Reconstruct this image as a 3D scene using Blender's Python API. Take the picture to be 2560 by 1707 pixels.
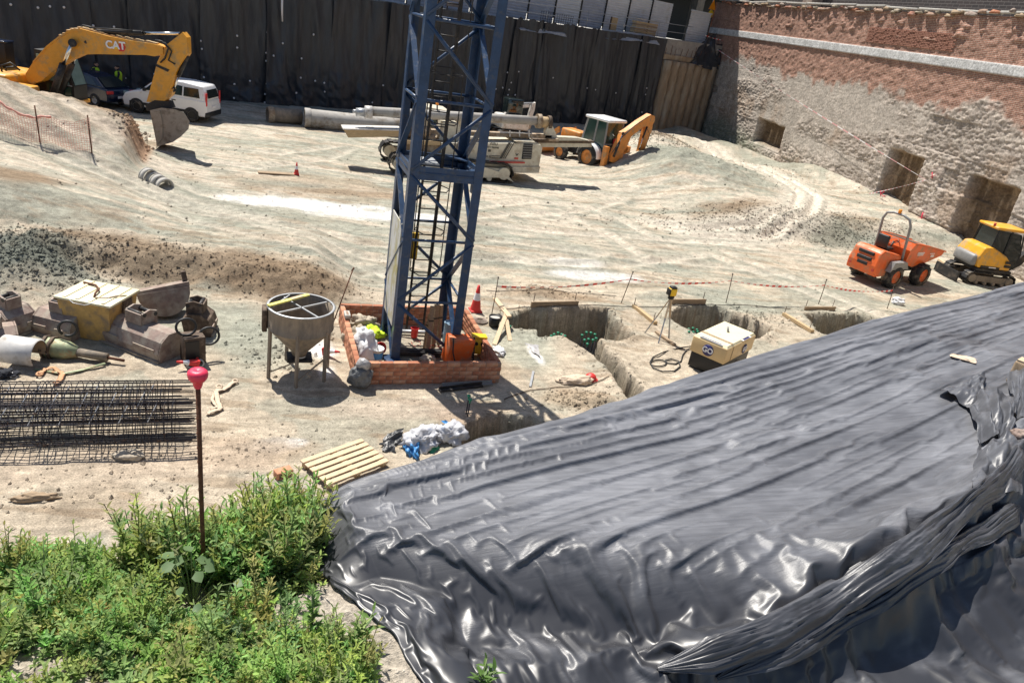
import bpy, bmesh, math, random
import numpy as np
from mathutils import Vector, Matrix
random.seed(7); RNG = np.random.default_rng(11)
for o in list(bpy.data.objects): bpy.data.objects.remove(o)
SC = bpy.context.scene; COL = SC.collection
# ---------------- camera
W, H0 = 2560, 1707
F, YAW, PIT, ROL, HC = 1840.0, math.radians(22), math.radians(24), math.radians(9.9), 7.55
_f = np.array([math.sin(YAW)*math.cos(PIT), math.cos(YAW)*math.cos(PIT), -math.sin(PIT)])
_r0 = np.array([math.cos(YAW), -math.sin(YAW), 0]); _u0 = np.cross(_r0, _f)
_r = math.cos(ROL)*_r0+math.sin(ROL)*_u0; _u = -math.sin(ROL)*_r0+math.cos(ROL)*_u0
cd = bpy.data.cameras.new('camera'); cam = bpy.data.objects.new('camera', cd); COL.objects.link(cam)
cam.matrix_world = Matrix(((_r[0], _u[0], -_f[0], 0), (_r[1], _u[1], -_f[1], 0), (_r[2], _u[2], -_f[2], HC), (0, 0, 0, 1)))
cd.sensor_width = 36; cd.lens = F/W*36; cd.clip_start = .05; cd.clip_end = 600
SC.camera = cam
# ---------------- sky, sun, exposure
SUN_EL, SUN_AZ = math.radians(61.5), math.radians(-21)      # azimuth clockwise from +Y
wd = bpy.data.worlds.new('World'); SC.world = wd; wd.use_nodes = True
nt = wd.node_tree; bg = nt.nodes['Background']
sky = nt.nodes.new('ShaderNodeTexSky'); sky.sky_type = 'NISHITA'; sky.sun_disc = False
sky.sun_elevation = SUN_EL; sky.sun_rotation = SUN_AZ; sky.air_density = 1.0; sky.dust_density = 1.0
nt.links.new(sky.outputs[0], bg.inputs[0]); bg.inputs[1].default_value = .07
sl = bpy.data.lights.new('sun', 'SUN'); sl.energy = 4.6; sl.angle = math.radians(.5); sl.color = (1, .95, .87)
sun = bpy.data.objects.new('sun', sl); COL.objects.link(sun); sun.location = (0, 0, 40)
_sd = Vector((math.sin(SUN_AZ)*math.cos(SUN_EL), math.cos(SUN_AZ)*math.cos(SUN_EL), math.sin(SUN_EL)))
sun.rotation_euler = _sd.to_track_quat('Z', 'Y').to_euler()
vs = SC.view_settings; vs.view_transform = 'Standard'; vs.look = 'None'; vs.gamma = 1; vs.exposure = .65
vs.use_curve_mapping = False
# ---------------- pixel helpers (a pixel gives a direction; depth comes from the surface named)
def ray(x, y): return _f+_r*(x-W/2)/F+_u*(H0/2-y)/F
def G(x, y, z=0.0):
    d = ray(x, y); t = (z-HC)/d[2]; return Vector((t*d[0], t*d[1], z))
def PL(x, y, P, n):
    d = ray(x, y); o = np.array([0, 0, HC]); n = np.array(n, float); t = ((np.array(P, float)-o)@n)/(d@n); return Vector(o+t*d)
# ---------------- noise
def _hash(i, j, s):
    h = (i.astype(np.int64)*374761393+j.astype(np.int64)*668265263+s*974634777) & 0xffffffff
    h = ((h ^ (h >> 13))*1274126177) & 0xffffffff
    h = ((h ^ (h >> 16))*2246822519) & 0xffffffff
    return (h & 0xffff)/65535.0
def vn(x, y, s=0):
    x = np.asarray(x, float); y = np.asarray(y, float)
    i = np.floor(x); j = np.floor(y); u = x-i; v = y-j; u = u*u*u*(u*(u*6-15)+10); v = v*v*v*(v*(v*6-15)+10)
    return (_hash(i, j, s)*(1-u)*(1-v)+_hash(i+1, j, s)*u*(1-v)+_hash(i, j+1, s)*(1-u)*v+_hash(i+1, j+1, s)*u*v)*2-1
def fbm(x, y, o=4, s=0, g=.5):
    t = 0; a = 1; n = 0
    for k in range(o):
        t = t+a*vn(x*2**k+k*17.3, y*2**k-k*9.1, s+k); n += a; a *= g
    return t/n
def sm(a, b, x):
    t = np.clip((np.asarray(x, float)-a)/(b-a), 0, 1); return t*t*(3-2*t)
def poly_sd(px, py, pts):
    pts = np.asarray(pts, float)[:, :2]; d = np.full(px.shape, 1e9); ins = np.zeros(px.shape, bool)
    for a, b in zip(pts, np.roll(pts, -1, 0)):
        e = b-a; wx = px-a[0]; wy = py-a[1]; t = np.clip((wx*e[0]+wy*e[1])/(e@e+1e-12), 0, 1)
        d = np.minimum(d, np.hypot(wx-e[0]*t, wy-e[1]*t))
        c = ((a[1] > py) != (b[1] > py)) & (px < (b[0]-a[0])*(py-a[1])/(b[1]-a[1]+1e-12)+a[0]); ins ^= c
    return np.where(ins, -d, d)
def line_d(px, py, pts):
    pts = np.asarray([tuple(p)[:2] for p in pts], float); D = np.full(px.shape, 9.0)
    lo = pts.min(0)-1.2; hi = pts.max(0)+1.2; k = (px > lo[0]) & (px < hi[0]) & (py > lo[1]) & (py < hi[1])
    if not k.any(): return D
    x = px[k]; y = py[k]; d = np.full(x.shape, 9.0)
    for a, b in zip(pts[:-1], pts[1:]):
        e = b-a; t = np.clip(((x-a[0])*e[0]+(y-a[1])*e[1])/(e@e), 0, 1)
        d = np.minimum(d, np.hypot(x-a[0]-e[0]*t, y-a[1]-e[1]*t))
    D[k] = d; return D
# ---------------- mesh builder
class MB:
    def __init__(s): s.v = []; s.f = []; s.sm = []
    def add(s, v, f, smooth=False, M=None):
        k = len(s.v)
        s.v += [tuple(M@Vector(p)) if M is not None else tuple(p) for p in v]
        s.f += [tuple(i+k for i in q) for q in f]; s.sm += [smooth]*len(f); return s
    def box(s, c, d, M=None, taper=(1, 1)):
        x, y, z = d[0]/2, d[1]/2, d[2]/2; tx, ty = taper
        v = [(-x, -y, -z), (x, -y, -z), (x, y, -z), (-x, y, -z), (-x*tx, -y*ty, z), (x*tx, -y*ty, z), (x*tx, y*ty, z), (-x*tx, y*ty, z)]
        v = [(a+c[0], b+c[1], e+c[2]) for a, b, e in v]
        return s.add(v, [(3, 2, 1, 0), (4, 5, 6, 7), (0, 1, 5, 4), (1, 2, 6, 5), (2, 3, 7, 6), (3, 0, 4, 7)], M=M)
    def rbox(s, c, d, r=.05, n=3, M=None, seg=2):
        b = bmesh.new(); bmesh.ops.create_cube(b, size=1)
        for q in b.verts: q.co = Vector((q.co.x*d[0], q.co.y*d[1], q.co.z*d[2]))+Vector(c)
        bmesh.ops.bevel(b, geom=b.edges[:], offset=r, segments=seg, profile=.5, affect='EDGES')
        b.verts.index_update(); s.add([q.co[:] for q in b.verts], [[q.index for q in f.verts] for f in b.faces], True, M); b.free(); return s
    def tube(s, pts, r, n=8, cap=True, smooth=True, closed=False, M=None, flat=1.0):
        pts = [Vector(p) for p in pts]; m = len(pts); rs = r if isinstance(r, (list, tuple)) else [r]*m
        v = []; up = None
        for i, p in enumerate(pts):
            a = pts[(i-1) % m] if (i or closed) else p; b = pts[(i+1) % m] if (i < m-1 or closed) else p
            d = (b-a).normalized() if (b-a).length > 1e-9 else Vector((0, 0, 1))
            if up is None: up = d.orthogonal().normalized() if abs(d.z) > .95 else Vector((0, 0, 1))
            sd = d.cross(up)
            if sd.length < 1e-4: sd = d.orthogonal()
            sd.normalize(); uu = sd.cross(d).normalized(); up = uu
            for k in range(n):
                t = 2*math.pi*k/n+(math.pi/4 if n == 4 else 0)
                v.append(p+sd*math.cos(t)*rs[i]+uu*math.sin(t)*rs[i]*flat)
        f = []
        for i in range(m if closed else m-1):
            j = (i+1) % m
            for k in range(n): f.append((i*n+k, i*n+(k+1) % n, j*n+(k+1) % n, j*n+k))
        s.add(v, f, smooth and n > 4, M)
        if cap and not closed:
            k0 = len(s.v)-len(v); s.f += [tuple(k0+k for k in reversed(range(n))), tuple(k0+(m-1)*n+k for k in range(n))]; s.sm += [False, False]
        return s
    def bar(s, a, b, w, h=None, M=None): return s.tube([a, b], w/2*1.414, 4, M=M, flat=(h/w if h else 1))
    def cyl(s, a, b, r, n=16, M=None): return s.tube([a, b], r, n, M=M)
    def prism(s, pts, ax, t, M=None, smooth=False):
        # pts: list of 3D points of a planar outline, extruded along vector ax*t centred
        pts = [Vector(p) for p in pts]; ax = Vector(ax).normalized(); n = len(pts)
        nn = Vector((0, 0, 0))
        for i in range(n): nn += pts[i].cross(pts[(i+1) % n])
        if nn.dot(ax) < 0: pts = pts[::-1]
        v = [p-ax*t/2 for p in pts]+[p+ax*t/2 for p in pts]
        f = [tuple(reversed(range(n))), tuple(range(n, 2*n))]+[(i, (i+1) % n, n+(i+1) % n, n+i) for i in range(n)]
        return s.add(v, f, smooth, M)
    def lathe(s, prof, n=24, M=None, axis='z', arc=2*math.pi, smooth=True):
        v = []; m = len(prof); full = arc > 6.28; nn = n if full else n+1
        for k in range(nn):
            t = arc*k/n
            for r, z in prof:
                p = (r*math.cos(t), r*math.sin(t), z)
                v.append(p if axis == 'z' else ((z, p[0], p[1]) if axis == 'x' else (p[0], z, p[1])))
        f = []
        for k in range(n):
            q = (k+1) % nn
            for i in range(m-1): f.append((k*m+i, q*m+i, q*m+i+1, k*m+i+1) if axis != 'y' else (k*m+i, k*m+i+1, q*m+i+1, q*m+i))
        return s.add(v, f, smooth, M)
    def blob(s, c, r, n=10, amp=.25, seed=0, M=None, low=-.5):
        b = bmesh.new(); bmesh.ops.create_icosphere(b, subdivisions=4 if n > 12 else 2, radius=1)
        from mathutils import noise as nz
        for q in b.verts:
            p = q.co.copy(); k = 1+amp*nz.noise(p*1.7+Vector((seed*7.3, seed*3.1, 0)))+amp*.5*nz.noise(p*4.3+Vector((seed, 0, 5)))
            k += amp*.45*abs(nz.noise(p*7.1+Vector((seed, 9, 1))))*(n > 12)+amp*.22*nz.noise(p*13.+Vector((seed, 2, 7)))*(n > 12); p *= k; p.z = max(p.z, low); q.co = Vector((p.x*r[0]+c[0], p.y*r[1]+c[1], p.z*r[2]+c[2]))
        b.verts.index_update(); s.add([q.co[:] for q in b.verts], [[q.index for q in f.verts] for f in b.faces], True, M); b.free(); return s
    def build(s, name, mat, par=None, world=False, label=None):
        v = s.v
        if par is not None and world:
            Mi = TM[par.name].inverted(); v = [tuple(Mi@Vector(p)) for p in v]
        me = bpy.data.meshes.new(name); me.from_pydata([tuple(p) for p in v], [], s.f)
        me.polygons.foreach_set('use_smooth', s.sm); me.materials.append(MAT[mat] if isinstance(mat, str) else mat); me.update()
        return link(name, me, par, label)
TM = {}
def link(name, me, par=None, label=None):
    o = bpy.data.objects.new(name, me); COL.objects.link(o)
    if par is not None: o.parent = par; TM[o.name] = TM[par.name]
    else: TM[o.name] = Matrix.Identity(4)
    if label: o['label'] = label
    return o
def thing(name, label, cat, loc=(0, 0, 0), rz=0, group=None, rx=0, ry=0):
    o = bpy.data.objects.new(name, None); COL.objects.link(o); o.empty_display_size = .2
    o.location = loc; o.rotation_euler = (rx, ry, rz); o['label'] = label; o['category'] = cat
    if group: o['group'] = group
    TM[o.name] = Matrix.Translation(Vector(loc))@o.rotation_euler.to_matrix().to_4x4(); return o
def tag(o, label, cat, group=None):
    o['label'] = label; o['category'] = cat
    if group: o['group'] = group
    return o
def copy_tree(o, par=None):
    c = o.copy(); COL.objects.link(c); c.parent = par
    for ch in list(o.children): copy_tree(ch, c)
    return c
def np_mesh(name, V, Fq, mat, cols=None, smooth=True, extra=None):
    me = bpy.data.meshes.new(name); V = np.asarray(V, np.float32); Fq = np.asarray(Fq, np.int32); k = Fq.shape[1]
    me.vertices.add(len(V)); me.vertices.foreach_set('co', V.ravel())
    me.loops.add(Fq.size); me.loops.foreach_set('vertex_index', Fq.ravel())
    me.polygons.add(len(Fq)); me.polygons.foreach_set('loop_start', np.arange(0, Fq.size, k, dtype=np.int32))
    me.polygons.foreach_set('use_smooth', np.full(len(Fq), smooth))
    for nm, c in (cols or {}).items():
        a = me.color_attributes.new(nm, 'FLOAT_COLOR', 'POINT'); c = np.asarray(c, np.float32)
        if c.shape[1] == 3: c = np.concatenate([c, np.ones((len(c), 1), np.float32)], 1)
        a.data.foreach_set('color', c.ravel())
    me.materials.append(MAT[mat] if isinstance(mat, str) else mat); me.update(calc_edges=True); me.validate(); return me
def grid_faces(n, m):
    i = np.arange((n-1)*m).reshape(n-1, m)[:, :-1].ravel(); return np.stack([i, i+1, i+m+1, i+m], 1)
def text_mesh(txt, size, name, mat, par, M, ext=.004, bold=0, shear=0):
    cu = bpy.data.curves.new('t', 'FONT'); cu.body = txt; cu.size = size; cu.extrude = ext; cu.align_x = 'CENTER'; cu.align_y = 'CENTER'; cu.offset = bold; cu.shear = shear
    t = bpy.data.objects.new('t', cu); COL.objects.link(t); bpy.context.view_layer.update()
    me = bpy.data.meshes.new_from_object(t.evaluated_get(bpy.context.evaluated_depsgraph_get())); bpy.data.objects.remove(t)
    me.transform(M); me.materials.clear(); me.materials.append(MAT[mat]); me.name = name; return link(name, me, par)
def frame(o, x, y):  # matrix with given origin and x / y axes
    x = Vector(x).normalized(); z = x.cross(Vector(y)).normalized(); y = z.cross(x)
    return Matrix(((x.x, y.x, z.x, o[0]), (x.y, y.y, z.y, o[1]), (x.z, y.z, z.z, o[2]), (0, 0, 0, 1)))
# ---------------- materials
MAT = {}
def mat(name, col, rough=.7, metal=0.0, var=.25, sc=6, bump=.3, bs=60, dirt=None, da=.45, ds=3, spec=.5, coord='Object', bd=.01, streak=None, alpha=None):
    m = bpy.data.materials.new(name); m.use_nodes = True; n = m.node_tree.nodes; L = m.node_tree.links; b = n['Principled BSDF']
    tc = n.new('ShaderNodeTexCoord'); src = tc.outputs[coord]
    if streak:
        mp = n.new('ShaderNodeMapping'); mp.inputs['Scale'].default_value = streak; L.new(src, mp.inputs[0]); s2 = mp.outputs[0]
    else: s2 = src
    nz = n.new('ShaderNodeTexNoise'); nz.inputs['Scale'].default_value = sc; nz.inputs['Detail'].default_value = 5; nz.inputs['Roughness'].default_value = .65; L.new(s2, nz.inputs['Vector'])
    mx = n.new('ShaderNodeMix'); mx.data_type = 'RGBA'; mr = n.new('ShaderNodeMapRange'); mr.inputs[1].default_value = .3; mr.inputs[2].default_value = .7
    L.new(nz.outputs[0], mr.inputs[0]); L.new(mr.outputs[0], mx.inputs[0])
    mx.inputs[6].default_value = (*[c*(1-var) for c in col], 1); mx.inputs[7].default_value = (*[min(1, c*(1+var)) for c in col], 1)
    out = mx.outputs[2]
    if dirt:
        nd = n.new('ShaderNodeTexNoise'); nd.inputs['Scale'].default_value = ds; nd.inputs['Detail'].default_value = 8; nd.inputs['Roughness'].default_value = .7; L.new(s2, nd.inputs['Vector'])
        md = n.new('ShaderNodeMapRange'); md.inputs[1].default_value = .62-da*.35; md.inputs[2].default_value = .72-da*.2; L.new(nd.outputs[0], md.inputs[0])
        m2 = n.new('ShaderNodeMix'); m2.data_type = 'RGBA'; L.new(md.outputs[0], m2.inputs[0]); L.new(out, m2.inputs[6]); m2.inputs[7].default_value = (*dirt, 1); out = m2.outputs[2]
        m3 = n.new('ShaderNodeMix'); L.new(md.outputs[0], m3.inputs[0]); m3.inputs[2].default_value = rough; m3.inputs[3].default_value = max(rough, .85); L.new(m3.outputs[0], b.inputs['Roughness'])
    L.new(out, b.inputs['Base Color'])
    if not dirt: b.inputs['Roughness'].default_value = rough
    b.inputs['Metallic'].default_value = metal; b.inputs['Specular IOR Level'].default_value = spec
    if bump:
        nb = n.new('ShaderNodeTexNoise'); nb.inputs['Scale'].default_value = bs; nb.inputs['Detail'].default_value = 3; L.new(s2, nb.inputs['Vector'])
        bp = n.new('ShaderNodeBump'); bp.inputs['Strength'].default_value = bump; bp.inputs['Distance'].default_value = bd; L.new(nb.outputs[0], bp.inputs['Height']); L.new(bp.outputs[0], b.inputs['Normal'])
    if alpha is not None: b.inputs['Alpha'].default_value = alpha
    MAT[name] = m; return m
DUST = (.36, .31, .24)
mat('blue_steel', (.020, .052, .118), .38, 0, .25, 5, .15, 80, dirt=(.09, .10, .12), da=.25, ds=6)
mat('galv', (.42, .43, .44), .45, .5, .2, 8, .1)
mat('chrome', (.75, .75, .74), .18, 1, .05, 5, 0)
mat('dark_metal', (.025, .025, .027), .5, .3, .3, 8, .2, dirt=(.12, .1, .08), da=.3)
mat('rubber', (.022, .022, .023), .8, 0, .3, 10, .4, 90, dirt=(.2, .17, .13), da=.4)
mat('cat_yellow', (.72, .33, .035), .38, 0, .1, 4, .08, 60, dirt=(.44, .29, .13), da=.33, ds=2.5)
mat('bh_orange', (.72, .27, .055), .45, 0, .15, 4, .1, 60, dirt=(.40, .26, .14), da=.3)
mat('dump_orange', (.75, .13, .022), .4, 0, .12, 4, .08, 60, dirt=(.44, .24, .14), da=.38)
mat('mini_yellow', (.78, .38, .03), .35, 0, .1, 4, .08, 60, dirt=(.46, .32, .16), da=.35)
mat('skip_yellow', (.50, .31, .10), .6, 0, .2, 5, .2, 50, dirt=(.26, .19, .12), da=.4, ds=4)
mat('yellow', (.82, .52, .02), .45, 0, .1, 6, .1)
mat('pale_yellow', (.72, .66, .18), .8, 0, .15, 9, .3)
mat('rig_white', (.58, .54, .43), .5, 0, .12, 5, .1, 50, dirt=(.42, .35, .25), da=.35, ds=2.2)
mat('rig_brown', (.30, .21, .13), .7, .1, .3, 5, .3, 40, dirt=(.46, .40, .31), da=.45, ds=2.5)
mat('white_paint', (.80, .80, .80), .25, 0, .03, 3, 0, dirt=(.6, .57, .5), da=.05)
mat('cream', (.74, .68, .47), .42, 0, .06, 4, .05, dirt=(.55, .46, .3), da=.2, ds=5)
mat('cream_shell', (.62, .45, .23), .45, 0, .06, 4, .05)
mat('black_paint', (.012, .012, .013), .5, 0, .2, 6, .1)
mat('navy_print', (.018, .018, .11), .5, 0, .05, 6, 0)
mat('white_print', (.8, .8, .82), .5, 0, .03, 6, 0)
mat('grey_print', (.07, .065, .055), .6, 0, .1, 6, 0)
mat('red_print', (.5, .06, .04), .5, 0, .1, 6, 0)
mat('glass', (.015, .022, .022), .08, 0, .1, 3, 0, spec=.8)
mat('green_glass', (.02, .055, .045), .1, 0, .3, 3, 0, spec=.8)
mat('pale_glass', (.16, .25, .25), .12, 0, .2, 3, 0, spec=.8)
mat('navy_car', (.008, .015, .04), .18, 0, .1, 3, 0, spec=.7)
mat('red_plastic', (.62, .035, .03), .5, 0, .12, 6, .1)
mat('pink_plastic', (.72, .035, .09), .45, 0, .1, 8, .15, 60)
mat('rust', (.13, .055, .03), .85, .2, .4, 30, .5, 120)
mat('rebar', (.035, .035, .045), .6, .6, .35, 20, .4, 90, dirt=(.12, .07, .045), da=.25, ds=9)
mat('rusty_bucket', (.27, .20, .165), .62, .3, .25, 6, .4, 60, dirt=(.42, .37, .30), da=.42, ds=4)
mat('rusty_red', (.245, .175, .145), .7, .15, .25, 6, .4, 60, dirt=(.38, .33, .275), da=.55, ds=4)
mat('dark_rust', (.10, .07, .05), .75, .3, .35, 8, .4, 60, dirt=(.25, .19, .14), da=.35, ds=5)
mat('bucket_grey', (.36, .32, .27), .55, .35, .15, 5, .3, 50, dirt=(.25, .20, .15), da=.35, ds=3)
mat('conc_dirty', (.27, .22, .165), .85, .0, .25, 7, .4, 50, dirt=(.17, .145, .12), da=.4, ds=5, streak=(1, 1, .35))
mat('conc', (.46, .44, .40), .9, 0, .15, 5, .4, 60, dirt=(.3, .27, .23), da=.3)
mat('pipe_conc', (.40, .38, .35), .8, 0, .15, 3, .3, 40, dirt=(.2, .16, .12), da=.35, ds=1.6)
mat('timber', (.50, .36, .20), .8, 0, .25, 5, .5, 40, streak=(1, 6, 6))
mat('timber_old', (.33, .24, .155), .85, 0, .3, 5, .5, 40, streak=(1, 6, 6))
mat('pale_wood', (.62, .475, .31), .8, 0, .18, 5, .5, 40, streak=(2, 8, 8))
mat('brick', (.38, .145, .075), .85, 0, .22, 5, .5, 45, dirt=(.52, .33, .22), da=.25, ds=6)
mat('mortar', (.33, .22, .16), .95, 0, .2, 12, .5, 60)
mat('white_plastic', (.70, .70, .70), .4, 0, .06, 6, .5, 14, bd=.03)
mat('clear_white', (.52, .52, .54), .35, 0, .15, 9, .5, 14, dirt=(.30, .36, .48), da=.3, ds=4, bd=.03)
mat('blue_plastic', (.06, .25, .55), .45, 0, .1, 6, .2)
mat('pale_blue', (.30, .45, .58), .5, 0, .15, 6, .2)
mat('hivis', (.55, .78, .03), .75, 0, .12, 20, .4, 30)
mat('skin', (.50, .30, .21), .6, 0, .08, 6, 0)
mat('dark_cloth', (.02, .022, .03), .9, 0, .2, 20, .3)
mat('hair', (.03, .022, .018), .8, 0, .2, 20, .3)
mat('grey_bag', (.13, .135, .14), .45, 0, .35, 18, .6, 25, bd=.03)
mat('clear_bag', (.38, .37, .37), .4, 0, .3, 14, .6, 20, bd=.03)
mat('black_scrap', (.035, .036, .04), .4, 0, .3, 6, .5, 12, bd=.03)
mat('webbing', (.55, .30, .16), .85, 0, .2, 30, .3)
mat('webbing_pale', (.58, .46, .34), .85, 0, .2, 30, .3)
mat('hose', (.02, .02, .02), .55, 0, .2, 8, .1)
mat('tape_white', (.80, .76, .74), .5, 0, .05, 8, 0)
mat('tape_red', (.75, .06, .05), .5, 0, .08, 8, 0)
mat('net_orange', (.72, .33, .26), .6, 0, .1, 8, 0)
mat('tape_faded', (.72, .36, .36), .5, 0, .08, 8, 0)
mat('green_cap', (.02, .22, .12), .5, 0, .1, 8, 0)
mat('stone', (.42, .36, .28), .95, 0, .25, 9, .6, 40)
mat('soil_clod', (.33, .28, .21), .98, 0, .3, 6, .7, 50)
mat('amber', (.85, .28, .01), .35, 0, .1, 6, 0)
mat('grey_paint', (.24, .24, .235), .45, 0, .15, 6, .1, dirt=(.35, .32, .27), da=.2)
mat('lattice_white', (.62, .60, .57), .5, .1, .15, 6, .2, dirt=(.36, .31, .25), da=.3)
mat('hammer_green', (.30, .34, .20), .55, .1, .35, 6, .3, 40, dirt=(.40, .22, .11), da=.35, ds=5)
# ================= GROUND: one height function for everything that stands on it
EX, EY = math.cos(math.radians(19)), math.sin(math.radians(19))       # direction of the near bank's edge
ENC = (2.16, 5.34, 13.57, 16.71)                                        # brick enclosure round the crane foot
def GP(l): return [tuple(G(*p))[:2] for p in l]
PITS = [  # outline, depth, wall width
    (GP([(1262, 797), (1313, 777), (1478, 772), (1517, 776), (1590, 838), (1545, 853), (1492, 847), (1545, 900), (1606, 978), (1575, 1004), (1530, 935), (1480, 887), (1450, 872), (1409, 842), (1346, 846), (1336, 826), (1286, 822)]), 1.25, .11),
    (GP([(1668, 792), (1700, 768), (1800, 770), (1872, 792), (1930, 822), (1900, 850), (1840, 858), (1740, 836)]), 1.25, .12),
    (GP([(2006, 787), (2140, 788), (2190, 800), (2120, 850), (2050, 836)]), 1.1, .14),
    (GP([(1142, 1074), (1215, 1044), (1330, 1048), (1372, 1064), (1330, 1190), (1140, 1190)]), 1.2, .12)]
TRK = [GP(l) for l in ([(1735, 372), (1830, 425), (1920, 475), (1985, 520), (1975, 560), (1880, 580), (1740, 575), (1650, 560)],
    [(1760, 372), (1860, 425), (1960, 480), (2030, 530), (2010, 575), (1900, 598), (1740, 592)])]
RUTS = [GP(l) for l in ([(0, 420), (300, 490), (600, 570), (900, 640), (1200, 690)], [(0, 372), (300, 455), (600, 535), (900, 605), (1250, 650), (1500, 640)],
    [(0, 455), (250, 520), (520, 600), (900, 690)], [(0, 345), (300, 425), (560, 500)], [(1780, 640), (1960, 710), (2120, 775)], [(1200, 560), (1500, 590), (1800, 610), (2050, 640)],
    [(1300, 540), (1480, 525), (1560, 500), (1420, 470)], [(1810, 628), (2000, 706), (2200, 790)], [(1180, 520), (1320, 505), (1450, 515), (1540, 545), (1640, 600)], [(1180, 545), (1330, 530), (1430, 545), (1500, 575), (1600, 640)], [(1230, 600), (1400, 620), (1600, 650), (1800, 665), (1960, 690)], [(1150, 640), (1350, 660), (1560, 665), (1750, 640)], [(640, 590), (820, 640), (1000, 700)], [(480, 400), (640, 420), (820, 400), (880, 370)], [(520, 360), (700, 385), (850, 365)], [(0, 400), (300, 472), (600, 552), (860, 625)])]
def bank_t(x, y): return -x*EY+y*EX, x*EX+y*EY
def Hraw(x, y, fine=True):
    x = np.asarray(x, float); y = np.asarray(y, float)
    t, s = bank_t(x, y)
    z = .05*fbm(x*.35, y*.35, 3, 3)+.025*fbm(x*1.7, y*1.7, 3, 5)
    # ramp climbing to the left
    road = .2*np.clip(-1.5-x, 0, 20); mr = sm(20.3, 22.9, y)
    berm = sm(27.2, 31.4, y)*sm(-3.55, -4.15, x)*(1.0+.16*fbm(x*1.2, y*1.2, 4, 9)); far = 1-sm(32.0, 33.4, y)
    z = z+road*mr*(far*sm(-1.2, -4.2, x)*sm(28, 31, y)+(1-sm(28.4, 30.2, y)*(1-sm(-3.4, -4.2, x))*1.0)*(1-sm(28, 31, y)))
    z = z+berm*far
    # scarp between the haul road and the tool yard
    dl = (y-(20.0-.17*(x+6)))
    z = z+.55*sm(-.8, .35, dl+.35*fbm(x*1.3, y*1.3, 3, 21))*(1-sm(2, 7, dl))*(1-sm(1.6, 3.2, x))*sm(-9, -5, x)
    # rough clay heap at left
    z = z+.75*np.exp(-((x+5.2)/1.6)**2-((y-19.0)/1.1)**2)
    # right-hand spoil bench, gravel pile beside the backhoe
    z = z+.75*sm(26.3, 28.6, y+.9*fbm(x*.4, y*.4, 3, 31))*(1-sm(41, 46, y))*sm(17, 23, x)
    z = z+1.2*np.exp(-((x-23.5)/4.2)**2-((y-37.0)/3.8)**2)*(1+.3*fbm(x*.8, y*.8, 3, 35))
    z = z+1.5*np.exp(-((x-25.5)/3.2)**2-((y-44.6)/2.4)**2)+.9*np.exp(-((x-31)/4)**2-((y-50)/3.2)**2)+.5*np.exp(-((x-36.5)/1.6)**2)*sm(30, 36, y)
    # spoil beside the trenches
    for (cx, cy, r, a) in ((8.1, 19.0, .8, .2), (7.4, 12.6, .55, .18), (10.6, 15.2, .5, .08), (14.0, 17.2, .7, .25), (12.6, 19.4, .9, .15), (13.6, 16.4, .8, .2)):
        z = z+a*np.exp(-((x-cx)/r)**2-((y-cy)/(r*.6))**2)
    if fine:
        rough = .35+1.2*np.exp(-((x-23.5)/4.6)**2-((y-37.0)/4.2)**2)+1.3*np.clip(sm(-.9, -.1, dl)*(1-sm(.8, 2.2, dl))*(1-sm(1.6, 3, x)), 0, 1)+1.7*np.exp(-((x+5.2)/1.9)**2-((y-19)/1.3)**2)+1.2*sm(26, 28, y)*sm(17, 23, x)*(1-sm(33, 36, y))+1.1*np.exp(-((x-25.5)/4)**2-((y-44.6)/3)**2)+berm*far*1.2
        z = z+.035*rough*fbm(x*6, y*6, 4, 41)+.05*(rough-.3)*np.maximum(0, fbm(x*2.6, y*2.6, 3, 47))
        for k, l in enumerate(TRK+RUTS):
            d = line_d(x, y, l); am = 1.8 if k < 2 else 1.0; z = z-.05*am*np.exp(-(d/.18)**2)+.035*am*np.exp(-((d-.36)/.14)**2)
    ins = (x > ENC[0]-.25) & (x < ENC[1]+.25) & (y > ENC[2]-.25) & (y < ENC[3]+.25)
    z = np.where(ins, z*.15, z)
    for pts, dep, w in PITS:
        P = np.array(pts); bb = (x > P[:, 0].min()-1) & (x < P[:, 0].max()+1) & (y > P[:, 1].min()-1) & (y < P[:, 1].max()+1)
        if bb.any():
            xx = x[bb] if x.ndim else x; yy = y[bb] if y.ndim else y
            d = poly_sd(xx, yy, pts)+.10*fbm(xx*3, yy*3, 4, 61)
            dz = dep*sm(0, w, -d)-.05*np.exp(-((d-.12)/.15)**2)*(d > 0)
            if x.ndim: z[bb] = z[bb]-dz
            else: z = z-dz
    # near bank on which the weeds and the sheet lie
    tc = 2.34+.40*sm(.75, .1, s)+.06*sm(-.4, 1.1, s)+.05*fbm(x*3, y*3, 3, 71)
    top = 5.33-.80*sm(2.0, 1.2, t)*sm(1.2, 1.9, s)+.05*fbm(x*2.2, y*2.2, 4, 73)-.10*sm(tc-.5, tc, t)
    if fine: top = top+.02*fbm(x*14, y*14, 3, 77)
    w = sm(tc, tc+2.3, t)
    return top*(1-w)+z*w
def hz(x, y): return float(Hraw(np.array([x]), np.array([y]))[0])
def GG(px, py, dz=0):  # pixel onto the actual ground
    z = 0.0
    for _ in range(6):
        p = G(px, py, z); z = hz(p.x, p.y)
    p = G(px, py, z); p.z = z+dz; return p
na = 860; ang = YAW+np.radians(np.linspace(-56, 56, na))
rad = np.concatenate([np.geomspace(a_, b_, k_, endpoint=False) for a_, b_, k_ in ((.45, 1.6, 60), (1.6, 4.2, 150), (4.2, 8.6, 50), (8.6, 22, 330), (22, 50, 250), (50, 100, 40))]); nr = len(rad)
RR, AA = np.meshgrid(rad, ang, indexing='ij'); gx = (RR*np.sin(AA)).ravel(); gy = (RR*np.cos(AA)).ravel()
gz = Hraw(gx, gy)
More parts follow.
